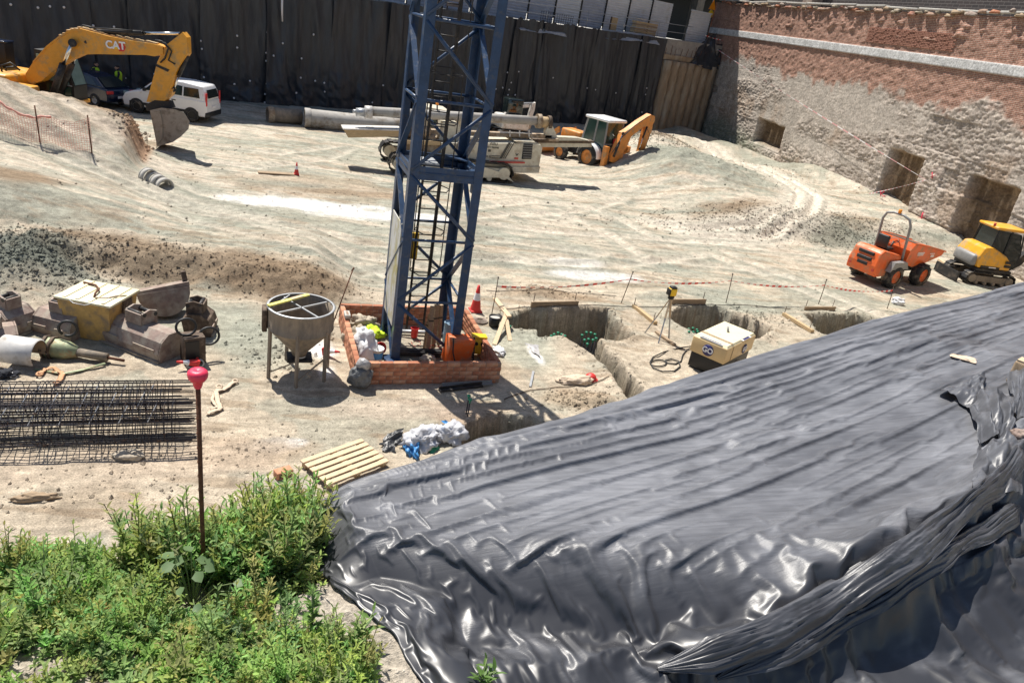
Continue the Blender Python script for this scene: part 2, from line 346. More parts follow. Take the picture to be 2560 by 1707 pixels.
# far beyond the pit the sheet stays low; the street decks stand on their own slabs
def rgb(*c): return np.array(c)
SAND, PALE, GREEN, BROWN, CLAY, WHITE = rgb(.50, .425, .325), rgb(.58, .52, .43), rgb(.315, .32, .26), rgb(.215, .155, .10), rgb(.19, .20, .165), rgb(.70, .68, .64)
tt, ss = bank_t(gx, gy)
u = gx*.97-gy*.22; v = gx*.22+gy*.97
col = SAND[None]*np.ones((len(gx), 1))
def blend(c, m):
    global col
    m = np.clip(m, 0, 1)[:, None]; col = col*(1-m)+c[None]*m
blend(PALE, sm(20, 26, gy)*.55*(1+.8*fbm(gx*.25, gy*.3, 3, 81)))
st = fbm(u*.22, v*1.5, 4, 83); blend(GREEN, sm(-.06, .30, st+.25*fbm(gx*.15, gy*.2, 2, 85))*sm(14, 20, gy)*.8)
blend(SAND*1.12, sm(.1, .45, fbm(u*.3, v*2.4, 4, 87))*.6)
blend(BROWN*1.25, sm(.18, .5, fbm(gx*.5, gy*.6, 4, 89))*.35)
blend(GREEN*1.05, sm(.05, .3, fbm(gx*1.1, gy*1.1, 4, 91))*.5*(tt > 4)); blend(BROWN*1.3, sm(.22, .42, fbm(u*.7, v*3.2, 4, 93))*.5*(tt > 4)); blend(GREEN*.8, sm(.25, .45, fbm(u*.5+7, v*4.2, 4, 94))*.6*sm(15, 20, gy))
def zone(px, py, rx, ry, c, a, an=0):
    p = G(px, py); dx = gx-p.x; dy = gy-p.y; ca, sa = math.cos(an), math.sin(an)
    d = np.hypot((dx*ca+dy*sa)/rx, (-dx*sa+dy*ca)/ry)+.45*fbm(gx*.9, gy*.9, 4, 95); blend(c, a*(1-sm(.45, 1.15, d)))
for zn in ((60, 690, 2.2, 1.3, CLAY, 1), (260, 650, 1.6, .8, BROWN, .8), (40, 540, 1.4, 1.2, BROWN*1.2, .9), (430, 690, 3.0, .9, BROWN*1.1, .8), (720, 730, 2.2, .9, BROWN*1.2, .9),
    (640, 860, .9, 1.2, GREEN, .8), (520, 820, 1.3, 1.5, GREEN*1.1, .8), (200, 860, 1.6, 1.0, GREEN*1.15, .5), (640, 520, 5, 1.6, GREEN*.95, .7), (430, 470, 2.6, 1.5, GREEN, .75), (760, 460, 5, 2, BROWN*1.55, .5), (700, 460, 2.2, 1.0, GREEN*.9, .7),
    (1600, 380, 4.5, 3.2, GREEN*1.05, .9), (1650, 395, 2.6, 1.4, rgb(.44, .32, .22), .7), (1950, 575, 6, 2.2, BROWN*1.05, .85), (1730, 455, 4.6, 4.2, GREEN*.9, .95), (1930, 430, 2.6, 5, GREEN*.9, .85), (2090, 600, 3.2, 1.6, GREEN*.85, .8),
    (1690, 320, 5, 3, BROWN*.8, .9), (1830, 380, 2, 4, GREEN*.7, .7), (1290, 870, 1.1, 1.3, GREEN*1.25, .75), (1330, 830, 1.0, .7, GREEN*1.2, .6), (1440, 1000, 1.0, .6, BROWN*1.7, .6), (1360, 740, 2.2, .5, BROWN*1.5, .7),
    (1790, 760, 2.5, .8, GREEN*1.1, .6), (2080, 745, 3, 1.2, GREEN, .6), (1480, 690, 2.2, .6, WHITE, .85), (1440, 655, 1.2, .5, WHITE, .8), (800, 880, .35, .55, WHITE*1.15, 1.0), (815, 930, .25, .4, WHITE*1.1, .9), (1340, 890, .14, .5, WHITE*1.15, .9), (740, 1105, .22, .15, WHITE*1.1, .9), (690, 1110, .5, .25, WHITE, .6),
    (620, 500, 1.6, .5, WHITE*1.1, .9), (780, 512, 3.4, .9, WHITE*1.1, .95), (950, 540, 3.0, .9, WHITE*1.1, .9), (1060, 545, 2, .6, WHITE, .7), (860, 480, 4.0, .5, BROWN*1.3, .6), (620, 1130, 1.2, .5, BROWN*1.8, .6), (300, 1150, 3, .8, rgb(.52, .42, .32), .7), (1180, 1040, .9, .7, rgb(.42, .31, .22), .8), (1000, 1020, 1.6, .5, rgb(.52, .42, .33), .6)): zone(*zn)
mb = sm(29.0, 30.2, gy)*sm(-3.5, -4.1, gx)*(1-sm(33.2, 34.2, gy)); blend(rgb(.46, .37, .28), mb*.8)
blend(BROWN*1.3, mb*sm(31.0, 31.9, gy+.5*fbm(gx*1.5, gy*1.5, 3, 97))*.9)
blend(rgb(.40, .25, .16), sm(-4.4, -4.0, gx)*sm(-3.3, -3.6, gx)*sm(29.6, 30.4, gy)*(1-sm(33, 34, gy))*sm(.1, .3, gz)*.9)
for k, l in enumerate(TRK+RUTS):
    d = line_d(gx, gy, l); wv = .20+.05*fbm(gx*.8, gy*.8, 2, 99)
    if k < 2: blend(PALE*1.08, np.exp(-(d/1.0)**4)*.85)
    blend(PALE*1.15, np.exp(-(d/(wv*1.5))**2)*(1.0 if k < 2 else .75)*(.6+.5*fbm(gx*.7, gy*.7, 3, 101)))
    blend(GREEN*.85, np.exp(-((d-.52)/.14)**2)*.4)
slope = np.abs(np.gradient(gz.reshape(nr, na), axis=0)/np.gradient(RR, axis=0)).ravel()
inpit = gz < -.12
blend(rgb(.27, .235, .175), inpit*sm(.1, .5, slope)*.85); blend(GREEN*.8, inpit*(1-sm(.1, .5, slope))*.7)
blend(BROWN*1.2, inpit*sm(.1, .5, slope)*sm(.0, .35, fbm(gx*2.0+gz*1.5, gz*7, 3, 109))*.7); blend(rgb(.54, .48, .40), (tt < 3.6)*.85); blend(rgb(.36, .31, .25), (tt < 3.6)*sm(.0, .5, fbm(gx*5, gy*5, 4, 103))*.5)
col *= (1+.16*fbm(gx*9, gy*9, 3, 105))[:, None]*(1+.10*fbm(gx*2.2, gy*2.2, 3, 107))[:, None]
m = bpy.data.materials.new('earth'); m.use_nodes = True; n = m.node_tree.nodes; L = m.node_tree.links; b = n['Principled BSDF']; MAT['earth'] = m
at = n.new('ShaderNodeAttribute'); at.attribute_name = 'soil'; tc = n.new('ShaderNodeTexCoord')
n1 = n.new('ShaderNodeTexNoise'); n1.inputs['Scale'].default_value = 5; n1.inputs['Detail'].default_value = 8; n1.inputs['Roughness'].default_value = .72; L.new(tc.outputs['Object'], n1.inputs['Vector'])
n2 = n.new('ShaderNodeTexNoise'); n2.inputs['Scale'].default_value = 38; n2.inputs['Detail'].default_value = 5; n2.inputs['Roughness'].default_value = .7; L.new(tc.outputs['Object'], n2.inputs['Vector'])
mr = n.new('ShaderNodeMapRange'); mr.inputs[1].default_value = .28; mr.inputs[2].default_value = .72; mr.inputs[3].default_value = .70; mr.inputs[4].default_value = 1.28; L.new(n1.outputs[0], mr.inputs[0])
mr2 = n.new('ShaderNodeMapRange'); mr2.inputs[1].default_value = .3; mr2.inputs[2].default_value = .7; mr2.inputs[3].default_value = .60; mr2.inputs[4].default_value = 1.40; L.new(n2.outputs[0], mr2.inputs[0])
ml = n.new('ShaderNodeMath'); ml.operation = 'MULTIPLY'; L.new(mr.outputs[0], ml.inputs[0]); L.new(mr2.outputs[0], ml.inputs[1])
vm = n.new('ShaderNodeVectorMath'); vm.operation = 'SCALE'; L.new(at.outputs['Color'], vm.inputs[0]); L.new(ml.outputs[0], vm.inputs['Scale']); L.new(vm.outputs[0], b.inputs['Base Color'])
b.inputs['Roughness'].default_value = .95; b.inputs['Specular IOR Level'].default_value = .15
mp = n.new('ShaderNodeMapping'); mp.inputs['Rotation'].default_value = (0, 0, math.radians(12)); mp.inputs['Scale'].default_value = (.55, 3.4, 1); L.new(tc.outputs['Object'], mp.inputs[0])
n3 = n.new('ShaderNodeTexNoise'); n3.inputs['Scale'].default_value = 1.6; n3.inputs['Detail'].default_value = 10; n3.inputs['Roughness'].default_value = .72; n3.inputs['Distortion'].default_value = .4; L.new(mp.outputs[0], n3.inputs['Vector'])
mr3 = n.new('ShaderNodeMapRange'); mr3.inputs[1].default_value = .34; mr3.inputs[2].default_value = .62; mr3.inputs[3].default_value = .74; mr3.inputs[4].default_value = 1.12; L.new(n3.outputs[0], mr3.inputs[0])
ml3 = n.new('ShaderNodeMath'); ml3.operation = 'MULTIPLY'; L.new(ml.outputs[0], ml3.inputs[0]); L.new(mr3.outputs[0], ml3.inputs[1]); L.new(ml3.outputs[0], vm.inputs['Scale'])
ad = n.new('ShaderNodeMath'); ad.operation = 'MULTIPLY_ADD'; L.new(n1.outputs[0], ad.inputs[0]); ad.inputs[1].default_value = 1.6; L.new(n2.outputs[0], ad.inputs[2])
bp = n.new('ShaderNodeBump'); bp.inputs['Strength'].default_value = .75; bp.inputs['Distance'].default_value = .05; L.new(ad.outputs[0], bp.inputs['Height']); L.new(bp.outputs[0], b.inputs['Normal'])
fq = grid_faces(nr, na)[:, ::-1]
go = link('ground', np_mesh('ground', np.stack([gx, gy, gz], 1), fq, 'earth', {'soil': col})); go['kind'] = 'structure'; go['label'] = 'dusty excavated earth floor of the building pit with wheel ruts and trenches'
# apron far round about, under everything
ap = MB(); ap.add([(-260, -160, -1.9), (300, -160, -1.9), (300, 320, -1.9), (-260, 320, -1.9)], [(0, 1, 2, 3)]); o = ap.build('terrain', 'soil_clod'); o['kind'] = 'structure'; o['label'] = 'plain earth lying around and below the building pit'
# loose stones and clods, one mass
def stones():
    V = []; Fc = []; k = 0; base = np.array([(1, 0, 0), (-1, 0, 0), (0, 1, 0), (0, -1, 0), (0, 0, 1), (0, 0, -1)], float)
    fc = np.array([(0, 2, 4), (2, 1, 4), (1, 3, 4), (3, 0, 4), (2, 0, 5), (1, 2, 5), (3, 1, 5), (0, 3, 5)])
    spots = []
    def put(px, py, rx, ry, nn, lo, hi):
        p = G(px, py)
        for _ in range(nn): spots.append((p.x+RNG.normal()*rx, p.y+RNG.normal()*ry, RNG.uniform(lo, hi)))
    put(60, 690, 1.2, .7, 2200, .012, .065); put(270, 660, 1.2, .5, 300, .012, .06); put(720, 720, 1.6, .5, 420, .012, .05); put(480, 690, 1.5, .4, 260, .012, .05); put(1600, 385, 2.4, 1.6, 2600, .03, .12); put(1950, 580, 4, 1.0, 1800, .02, .09); put(2090, 590, 2, 1.0, 700, .02, .08); put(1800, 440, 4, 4, 1200, .02, .08)
    put(1440, 1000, .5, .3, 260, .015, .06); put(1360, 735, .9, .25, 160, .02, .06); put(1830, 800, .6, .4, 200, .02, .07); put(700, 880, .5, .6, 160, .02, .07); put(1900, 790, .7, .4, 160, .02, .07)
    put(250, 330, 1.2, .8, 320, .04, .15); put(330, 400, .3, .7, 160, .04, .12); put(640, 1120, 1.2, .4, 160, .012, .045); put(260, 1230, 1.5, .5, 200, .012, .05); put(900, 640, 5, 3, 600, .012, .04); put(1500, 620, 6, 4, 700, .015, .05); put(600, 450, 4, 4, 500, .015, .06); put(1000, 1000, 1.5, .8, 240, .01, .03)
    put(820, 820, .25, .6, 120, .02, .07)
    for pts, _, _ in PITS:
        P = np.array(pts)
        for a_, b_ in zip(P, np.roll(P, -1, 0)):
            for _ in range(int(np.linalg.norm(b_-a_)*26)): f = RNG.random(); spots.append((a_[0]+(b_[0]-a_[0])*f+RNG.normal()*.16, a_[1]+(b_[1]-a_[1])*f+RNG.normal()*.16, RNG.uniform(.012, .055)))
    x = np.array([q[0] for q in spots]); y = np.array([q[1] for q in spots]); r = np.array([q[2] for q in spots]); r = r*np.where(RNG.random(len(r)) < .7, .6, 1); z = Hraw(x, y)
    tt2, _ = bank_t(x, y); ok = (tt2 > 6) & ~((x > ENC[0]-.15) & (x < ENC[1]+.15) & (y > ENC[2]-.15) & (y < ENC[3]+.15)); x, y, z, r = x[ok], y[ok], z[ok], r[ok]; N = len(x)
    sc = RNG.uniform(.6, 1.3, (N, 6, 3))*r[:, None, None]; an = RNG.uniform(0, 6.28, N); c, s_ = np.cos(an), np.sin(an)
    P = base[None]*sc; P[:, :, 2] *= .75; X = P[:, :, 0]*c[:, None]-P[:, :, 1]*s_[:, None]+P[:, :, 2]*.3; Y = P[:, :, 0]*s_[:, None]+P[:, :, 1]*c[:, None]
    V = np.stack([X+x[:, None], Y+y[:, None], P[:, :, 2]+z[:, None]+r[:, None]*.25], 2).reshape(-1, 3); Fc = (fc[None]+6*np.arange(N)[:, None, None]).reshape(-1, 3)
    # colour of the soil they lie on
    ia = np.clip(((np.arctan2(x, y)-ang[0])/(ang[1]-ang[0])).astype(int), 0, na-1); ir = np.clip(np.searchsorted(rad, np.hypot(x, y)), 0, nr-1)
    cc = col[ir*na+ia]*RNG.uniform(.7, 1.2, (N, 1)); return np_mesh('loose_stones', V, Fc, 'earth', {'soil': np.repeat(cc, 6, 0)}, smooth=False)
o = link('loose_stones', stones()); o['kind'] = 'stuff'; o['label'] = 'loose stones and clods strewn over the pit floor'
# ================= FAR RETAINING WALL HUNG WITH BLACK SHEETS
FA, FB = Vector((-.4, 48.5, 0)), Vector((39.7, 61.0, 0)); FD = (FB-FA).normalized(); FN = Vector((FD.y, -FD.x, 0))   # FN points to the pit
def fw(px, py, off=0): return PL(px, py, FA+FN*off, FN)
def fs(p): return (Vector(p)-FA).dot(FD)                 # distance along the wall
def ftop(s): return 6.42+.0255*s
def FP(s, off, z): p = FA+FD*s+FN*off; return Vector((p.x, p.y, z))
S0, S1 = -26.0, fs(fw(1640, 200)); SE = 42.1
mat('sheet', (.030, .034, .042), .42, 0, .3, 3, .35, 9, dirt=(.05, .05, .052), da=.22, ds=1.3, streak=(1, 1, .25), bd=.05)
mat('pile', (.30, .215, .14), .9, 0, .25, 3, .6, 22, dirt=(.40, .34, .26), da=.35, ds=1.2, streak=(1, 1, .3), bd=.05)
mat('shotcrete', (.34, .31, .28), .95, 0, .2, 3, .8, 12, bd=.08)
rw = thing('retaining_wall', 'tall retaining wall at the back of the pit hung with black sheets', 'wall', FP(8, 0, 0))
mb = MB(); N = 40
for k in range(N):
    a, b2 = S0+(SE-S0)*k/N, S0+(SE-S0)*(k+1)/N; q = [FP(a, -.05, -.6), FP(b2, -.05, -.6), FP(b2, -.05, ftop(b2)), FP(a, -.05, ftop(a)), FP(a, -.9, ftop(a)), FP(b2, -.9, ftop(b2))]
    mb.add(q, [(0, 1, 2, 3), (3, 2, 5, 4)])
mb.build('wall_face', 'shotcrete', rw, True)
edges = [fs(fw(x, 150)) for x in (25, 80, 128, 225, 325, 420, 500, 585, 663, 742, 822, 888, 962, 1040, 1115, 1200, 1270, 1300, 1345, 1422, 1480, 1532, 1590)]
edges = [S0, S0+4.5, S0+9, S0+13.5]+[e for e in edges if e > S0+15]+[S1]
edges = sorted(edges); sheets = []
for k, (a, b2) in enumerate(zip(edges[:-1], edges[1:])):
    nx, nz_ = max(14, int((b2-a)*14)), 70
    aa = np.linspace(a-.04, b2+.12, nx); zz = np.linspace(0, 1, nz_); A, Z = np.meshgrid(aa, zz, indexing='ij')
    top = ftop(A)+.05*fbm(A*1.7, A*0, 3, 200)+(.28 if 17 < k < 23 else .02)*np.abs(fbm(A*2.1, A*0+3, 2, 201)); zv = -.12+Z*(top+.12)
    lean = .10*(1-Z)*(A-a)/(b2-a)
    off = .16+.05*(k % 2)+.30*fbm(A*.9+k*5, zv*.16, 3, 203)+.13*fbm(A*2.6+zv*.25, zv*.22, 3, 205)+.28*(1-sm(0, 2.6, zv))*fbm(A*1.6+zv*.9, zv*1.1, 3, 207)*1.0+.12*np.abs(fbm(A*2.4+zv*1.3, zv*.9-A, 3, 209))*(1-sm(.5, 3.5, zv))
    off = np.maximum(off, .015)+.02*(k % 2)
    base = np.array(FA)[None, None]+np.array(FD)[None, None]*(A+lean)[..., None]+np.array(FN)[None, None]*off[..., None]; base[..., 2] = zv
    # fold the top edge back over the wall head
    V = base.reshape(-1, 3)-np.array(rw.location)
    me = np_mesh('sheet', V, grid_faces(nx, nz_), 'sheet'); o = link('sheet', me, rw); sheets.append((a, b2, o))
pins = [(27, 12), (95, 20), (125, 17), (160, 19), (233, 65), (285, 68), (425, 75), (503, 103), (593, 90), (505, 123), (593, 120), (293, 178), (342, 182), (313, 196), (339, 197), (386, 186), (510, 194), (520, 198), (625, 203), (546, 247), (585, 246), (586, 211),
    (669, 82), (784, 87), (707, 109), (754, 147), (666, 133), (684, 140), (669, 144), (666, 153), (861, 183), (752, 195), (788, 203), (811, 208), (667, 210), (707, 216), (741, 233), (812, 230), (663, 236), (672, 245), (899, 232), (855, 249), (896, 249), (662, 257), (707, 257), (958, 214), (931, 257),
    (1269, 182), (1297, 180), (1323, 202), (1278, 207), (1383, 195), (1257, 220), (1273, 225), (1240, 223), (1270, 238), (1288, 238), (1411, 213), (1440, 220), (1468, 221), (1489, 225), (1517, 202), (1512, 233), (1540, 233), (1432, 258), (1595, 236), (1614, 237), (1617, 221), (1605, 281), (1378, 282), (1424, 304)]
pm = MB(); pm.lathe([(0, .035), (.035, .03), (.062, .0), (.062, -.01)], 8); pme = None
for x, y in pins:
    p = fw(x, y, .24); ow = None
    for a, b2, o in sheets:
        if a <= fs(p) <= b2: ow = o
    if ow is None: continue
    if pme is None: po = pm.build('pin', 'tape_white', ow); pme = po.data
    else: po = link('pin', pme, ow)
    po.location = p-Vector(rw.location); po.rotation_euler = Vector(FN).to_track_quat('Z', 'Y').to_euler()
# bare bored piles at the right end
for k in range(7):
    s = S1+.35+(SE-S1-.9)*(k+.5)/7; m2 = MB(); r = (SE-S1)/15.5
    pts = []
    for j in range(15): zz = -.4+j/14*6.1; pts.append(FP(s+.02*math.sin(j*1.7+k), .02, zz)); 
    m2.tube(pts, [r*(1+.05*math.sin(j*2.3+k*1.9)) for j in range(15)], 12); m2.build('pile', 'pile', rw, True)
m2 = MB(); m2.add([FP(S1, .14, 5.75), FP(SE, .14, 5.75), FP(SE, .14, 6.15), FP(S1, .14, 6.15), FP(SE, -.3, 6.15), FP(S1, -.3, 6.15)], [(0, 1, 2, 3), (3, 2, 4, 5)]); m2.build('capping_ledge', 'pile', rw, True)
for k in range(16):
    s = S1+.3+k*.62+random.uniform(-.12, .12)
    if s < SE-.4: m2 = MB(); m2.bar(FP(s, .12, 6.1), FP(s+random.uniform(-.1, .1), .14+random.uniform(0, .1), 6.1+random.uniform(.5, 1.05)), .035); m2.build('starter_bar', 'rust', rw, True)
m2 = MB(); m2.add([FP(S1, -.25, 6.1), FP(SE, -.25, 6.1), FP(SE, -.25, ftop(SE)), FP(S1, -.25, ftop(S1))], [(0, 1, 2, 3)]); m2.build('brick_backing', 'rusty_red', rw, True)
# loose sheet scrap over the capping
def scrap(name, pts, mat_, label, cat, n=14, amp=.12, seed=1, par=None, thick=None):
    (a, b_, c, d) = [np.array(p, float) for p in pts]; U, V_ = np.meshgrid(np.linspace(0, 1, n), np.linspace(0, 1, n), indexing='ij'); U = U[..., None]; V_ = V_[..., None]
    P = a*(1-U)*(1-V_)+b_*U*(1-V_)+c*U*V_+d*(1-U)*V_; nn = np.cross(b_-a, d-a); nn /= np.linalg.norm(nn)+1e-9; L_ = max(np.linalg.norm(b_-a), np.linalg.norm(d-a))
    P = P+nn*(amp*fbm(U*3.1+seed*3.7, V_*3.3, 3, seed)+.5*amp*np.abs(fbm(U*6+V_*3, V_*5-U*2+seed, 2, seed+4)))+(b_-a)*.10*fbm(V_*3+seed, U*2, 2, seed+9)+(d-a)*.10*fbm(U*3-seed, V_*2, 2, seed+8)
    V3 = P.reshape(-1, 3); c0 = V3.mean(0); c0[2] = V3[:, 2].min()
    me = np_mesh(name, V3-c0, grid_faces(n, n), mat_); o = link(name, me); o.location = c0
    return tag(o, label, cat)
scrap('plastic_sheet', [FP(S1+3.2, .35, 5.6), FP(S1+6.8, .4, 5.5), FP(S1+6.2, -.2, 8.4), FP(S1+4.6, -.2, 7.3)], 'sheet', 'torn black plastic bunched up on top of the bare piles', 'sheet', 18, .25, 3)
scrap('plastic_sheet', [FP(S1+6.9, .3, 5.9), FP(S1+8.3, .3, 5.8), FP(S1+8.4, -.2, 7.5), FP(S1+6.8, -.2, 7.6)], 'black_scrap', 'glossy plastic rag draped at the corner beside the brick wall', 'sheet', 14, .2, 6)
o = scrap('plastic_sheet', [FP(19.0, -.5, ftop(19)-.05), FP(24.0, -.5, ftop(24)-.05), FP(24, .35, ftop(24)-.75), FP(19.2, .35, ftop(19)-.6)], 'clear_bag', 'crumpled grey plastic edge folded over the top of the sheets near the crane', 'sheet', 20, .16, 8)
o = scrap('plastic_sheet', [FP(28.0, -.4, ftop(28)+.2), FP(33.6, -.4, ftop(33)+.15), FP(33.6, .35, ftop(33)-.45), FP(28, .35, ftop(28)-.45)], 'clear_bag', 'shiny plastic edge folded over the sheets below the timber stack', 'sheet', 20, .16, 9)
# street deck behind the wall
mb = MB(); mb.add([FP(S0, -.85, ftop(S0)-.02), FP(SE+30, -.85, ftop(SE)-.02), FP(SE+30, -60, ftop(SE)-.02), FP(S0, -60, ftop(S0)-.02)], [(0, 1, 2, 3)]); o = mb.build('street', 'conc'); o['kind'] = 'structure'; o['label'] = 'street paving behind the retaining wall'
# hoarding of corrugated panels
mat('panel_grey', (.42, .45, .52), .45, .2, .12, 2, .1, 30, dirt=(.55, .56, .58), da=.3, ds=.8)
mat('panel_white', (.66, .67, .69), .5, .1, .08, 2, .1, 30, dirt=(.52, .5, .46), da=.2, ds=.8)
hd = thing('hoarding', 'long site hoarding of pale corrugated metal panels above the black sheets', 'hoarding', FP(15, -2.4, ftop(15)))
hs = [S0+2+k*2.55 for k in range(24)]; hs = [s for s in hs if s < S1+3.0]
def corr(s0, s1, z0, z1, off, name, mt, par, pitch=.19, amp=.022, slant=0):
    nz_ = int((z1-z0)/pitch*4)+2; V = []; 
    for i in range(2):
        for j in range(nz_):
            zz = z0+(z1-z0)*j/(nz_-1); p = FP(s0+(s1-s0)*i, off+amp*math.sin(zz/pitch*2*math.pi), zz); V.append(p-Vector(par.location))
    V2 = [np.array(v) for v in V]; f = [(j, nz_+j, nz_+j+1, j+1) for j in range(nz_-1)]
    return link(name, np_mesh(name, V2, f, mt, smooth=True), par)
for k, s in enumerate(hs):
    z0 = ftop(s)+.02; corr(s+.03, s+2.49, z0, z0+2.75, -2.4, 'panel', 'panel_grey' if s < S1-12 or k % 5 == 0 else 'panel_white', hd)
    m2 = MB(); m2.box((0, 0, 0), (.07, .07, 2.9)); o = m2.build('post', 'dark_metal', hd); o.location = FP(s, -2.33, z0+1.4)-Vector(hd.location)
c2 = thing('metal_panel', 'bright corrugated metal panel standing forward at the end of the hoarding', 'panel', FP(S1+5.0, -1.6, ftop(S1)))
corr(S1+4.0, S1+6.6, ftop(S1)+.03, ftop(S1)+2.55, -1.5, 'panel_sheet', 'panel_white', c2)
m2 = MB(); m2.box((0, 0, 0), (2.7, .08, .12)); o = m2.build('top_rail', 'panel_white', c2); o.location = FP(S1+5.3, -1.47, ftop(S1)+2.55)-Vector(c2.location); o.rotation_euler = (0, 0, math.atan2(FD.y, FD.x))
# guard rail on the wall head
gr = thing('guard_rail', 'thin pale steel guard rail along the top of the black sheets', 'railing', FP(26, -.45, ftop(26)))
for hgt in (.55, 1.15):
    m2 = MB(); m2.tube([FP(s, -.45, ftop(s)+hgt) for s in (18.4, 24, 30, 36, S1+.5+3)], .03, 6); m2.build('rail', 'galv', gr, True)
for s in (18.4, 22.3, 26.2, 30.1, 34.0, 37.4):
    m2 = MB(); m2.tube([FP(s, -.45, ftop(s)-.1), FP(s, -.45, ftop(s)+1.2)], .028, 6); m2.build('post', 'galv', gr, True)
ms = thing('mesh_panel', 'dark wire mesh panel leaning behind the guard rail', 'mesh panel', FP(23.5, -.8, ftop(23)))
for k in range(15): m2 = MB(); m2.bar(FP(22+k*.22, -.8, ftop(23)), FP(22+k*.22, -.8, ftop(23)+.75), .02); m2.build('wire', 'dark_metal', ms, True)
for k in range(5): m2 = MB(); m2.bar(FP(22, -.83, ftop(23)+.1+k*.15), FP(25.1, -.83, ftop(23)+.1+k*.15), .02); m2.build('wire', 'dark_metal', ms, True)
# timber stack, board, red barriers on the street edge
st = thing('timber_stack', 'stack of shuttering boards standing in front of the hoarding', 'timber', FP(33.2, -1.3, ftop(33)), math.atan2(FD.y, FD.x))
for k in range(6): m2 = MB(); m2.box((random.uniform(-.06, .06), 0, .06+k*.17), (2.5, .5+random.uniform(-.1, .1), .15)); m2.build('board', 'timber' if k % 2 else 'timber_old', st)
m2 = MB(); m2.box((.2, 0, 1.16), (2.1, .55, .06)); m2.build('board', 'pale_wood', st)
bd = thing('plywood_board', 'narrow pinkish board leaning on the hoarding left of the timber stack', 'board', FP(29.7, -1.2, ftop(30)), math.atan2(FD.y, FD.x)); m2 = MB(); m2.box((0, 0, .5), (.62, .05, 1.0)); m2.build('plank', 'timber', bd); m2 = MB(); m2.box((-.36, .02, .5), (.09, .1, 1.05)); m2.build('edge_batten', 'dark_rust', bd)
for k, s in enumerate((13.2, 14.6)):
    t = thing('barrier', ('rusty red barrier board behind the crane mast, left one', 'rusty red barrier board behind the crane mast, right one')[k], 'barrier', FP(s, -1.0, ftop(s)), math.atan2(FD.y, FD.x))
    for j in range(3): m2 = MB(); m2.box((0, 0, .35+j*.33), (1.1, .05, .24)); m2.build('plank', 'rusty_red', t)
    for x in (-.45, .45): m2 = MB(); m2.box((x, .05, .55), (.07, .07, 1.1)); m2.build('leg', 'dark_rust', t)
m2 = MB(); 
tag((lambda o: o)(MB().tube([fw(706, -40, .5), fw(705, 20, .5), fw(706, 55, .5)], [.06, .06, .04], 8).build('hanging_pipe', 'tape_white')), 'thin white pipe hanging down in front of the black sheets', 'pipe')
# dark shop front at right; unseen length and storeys added to shade the wall foot
bl = thing('building', 'dark building with open ground floor behind the hoarding, lengthened and raised out of view to cast shade', 'building', FP(S1+8, -6, ftop(SE)), math.atan2(FD.y, FD.x))
m2 = MB(); m2.box((-14, 6, 12.6), (78, 8, 15.4)); m2.build('shade_upper_wall', 'grey_paint', bl)
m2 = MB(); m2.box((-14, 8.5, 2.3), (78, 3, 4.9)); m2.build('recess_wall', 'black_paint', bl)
for k in range(5): m2 = MB(); m2.box((-10+k*7.2, 2.6, 2.3), (1.0, .9, 5.1)); m2.build('column', 'conc_dirty', bl)
m2 = MB(); m2.box((-14, 2.4, 4.75), (78, .9, .3)); m2.build('canopy', 'dark_metal', bl)
for k in range(8): m2 = MB(); m2.box((-9+k*3.4, 1.97, 8.5), (1.5, .12, 1.6)); m2.build('window', 'glass', bl)
lp = thing('street_sign', 'orange warning sign on a post at the brick wall corner', 'sign', FP(SE-.3, -2.2, ftop(SE)), math.atan2(FD.y, FD.x))
m2 = MB(); m2.tube([(0, 0, 0), (0, 0, 4.2)], .05, 8); m2.build('post', 'galv', lp)
m2 = MB(); m2.prism([(-.42, -.08, 2.75), (.42, -.08, 2.75), (.0, -.08, 3.6)], (0, 1, 0), .05); m2.build('triangle_plate', 'amber', lp)
m2 = MB(); m2.lathe([(0, .03), (.32, .03), (.32, -.03), (0, -.03)], 20, M=Matrix.Translation((0, -.08, 2.4))@Matrix.Rotation(math.pi/2, 4, 'X')); m2.build('round_plate', 'yellow', lp)
# ================= RIGHT-HAND PARTY WALL
RA = Vector((39.5, 60.0, 0)); RD = Vector((math.sin(math.radians(9)), math.cos(math.radians(9)), 0)); RN = Vector((-RD.y, RD.x, 0))   # RN to the pit
def rwp(px, py, off=0): return PL(px, py, RA+RN*off, RN)
def rs(p): return (Vector(p)-RA).dot(RD)
def RP(s, off, z): p = RA+RD*s+RN*off; return Vector((p.x, p.y, z))
R0, R1 = -58.0, 4.6
m = bpy.data.materials.new('party_wall'); m.use_nodes = True; n = m.node_tree.nodes; L = m.node_tree.links; b = n['Principled BSDF']; MAT['party_wall'] = m
at = n.new('ShaderNodeAttribute'); at.attribute_name = 'stone'; tc = n.new('ShaderNodeTexCoord')
uvm = n.new('ShaderNodeAttribute'); uvm.attribute_name = 'wuv'
bt = n.new('ShaderNodeTexBrick'); bt.inputs['Scale'].default_value = 1; bt.inputs['Brick Width'].default_value = .26; bt.inputs['Row Height'].default_value = .085; bt.inputs['Mortar Size'].default_value = .011; bt.inputs['Mortar Smooth'].default_value = .3
bt.inputs['Color1'].default_value = (.37, .19, .135, 1); bt.inputs['Color2'].default_value = (.29, .15, .11, 1); bt.inputs['Mortar'].default_value = (.46, .385, .32, 1); L.new(uvm.outputs['Vector'], bt.inputs['Vector'])
n1 = n.new('ShaderNodeTexNoise'); n1.inputs['Scale'].default_value = 1.6; n1.inputs['Detail'].default_value = 9; n1.inputs['Roughness'].default_value = .72; L.new(tc.outputs['Object'], n1.inputs['Vector'])
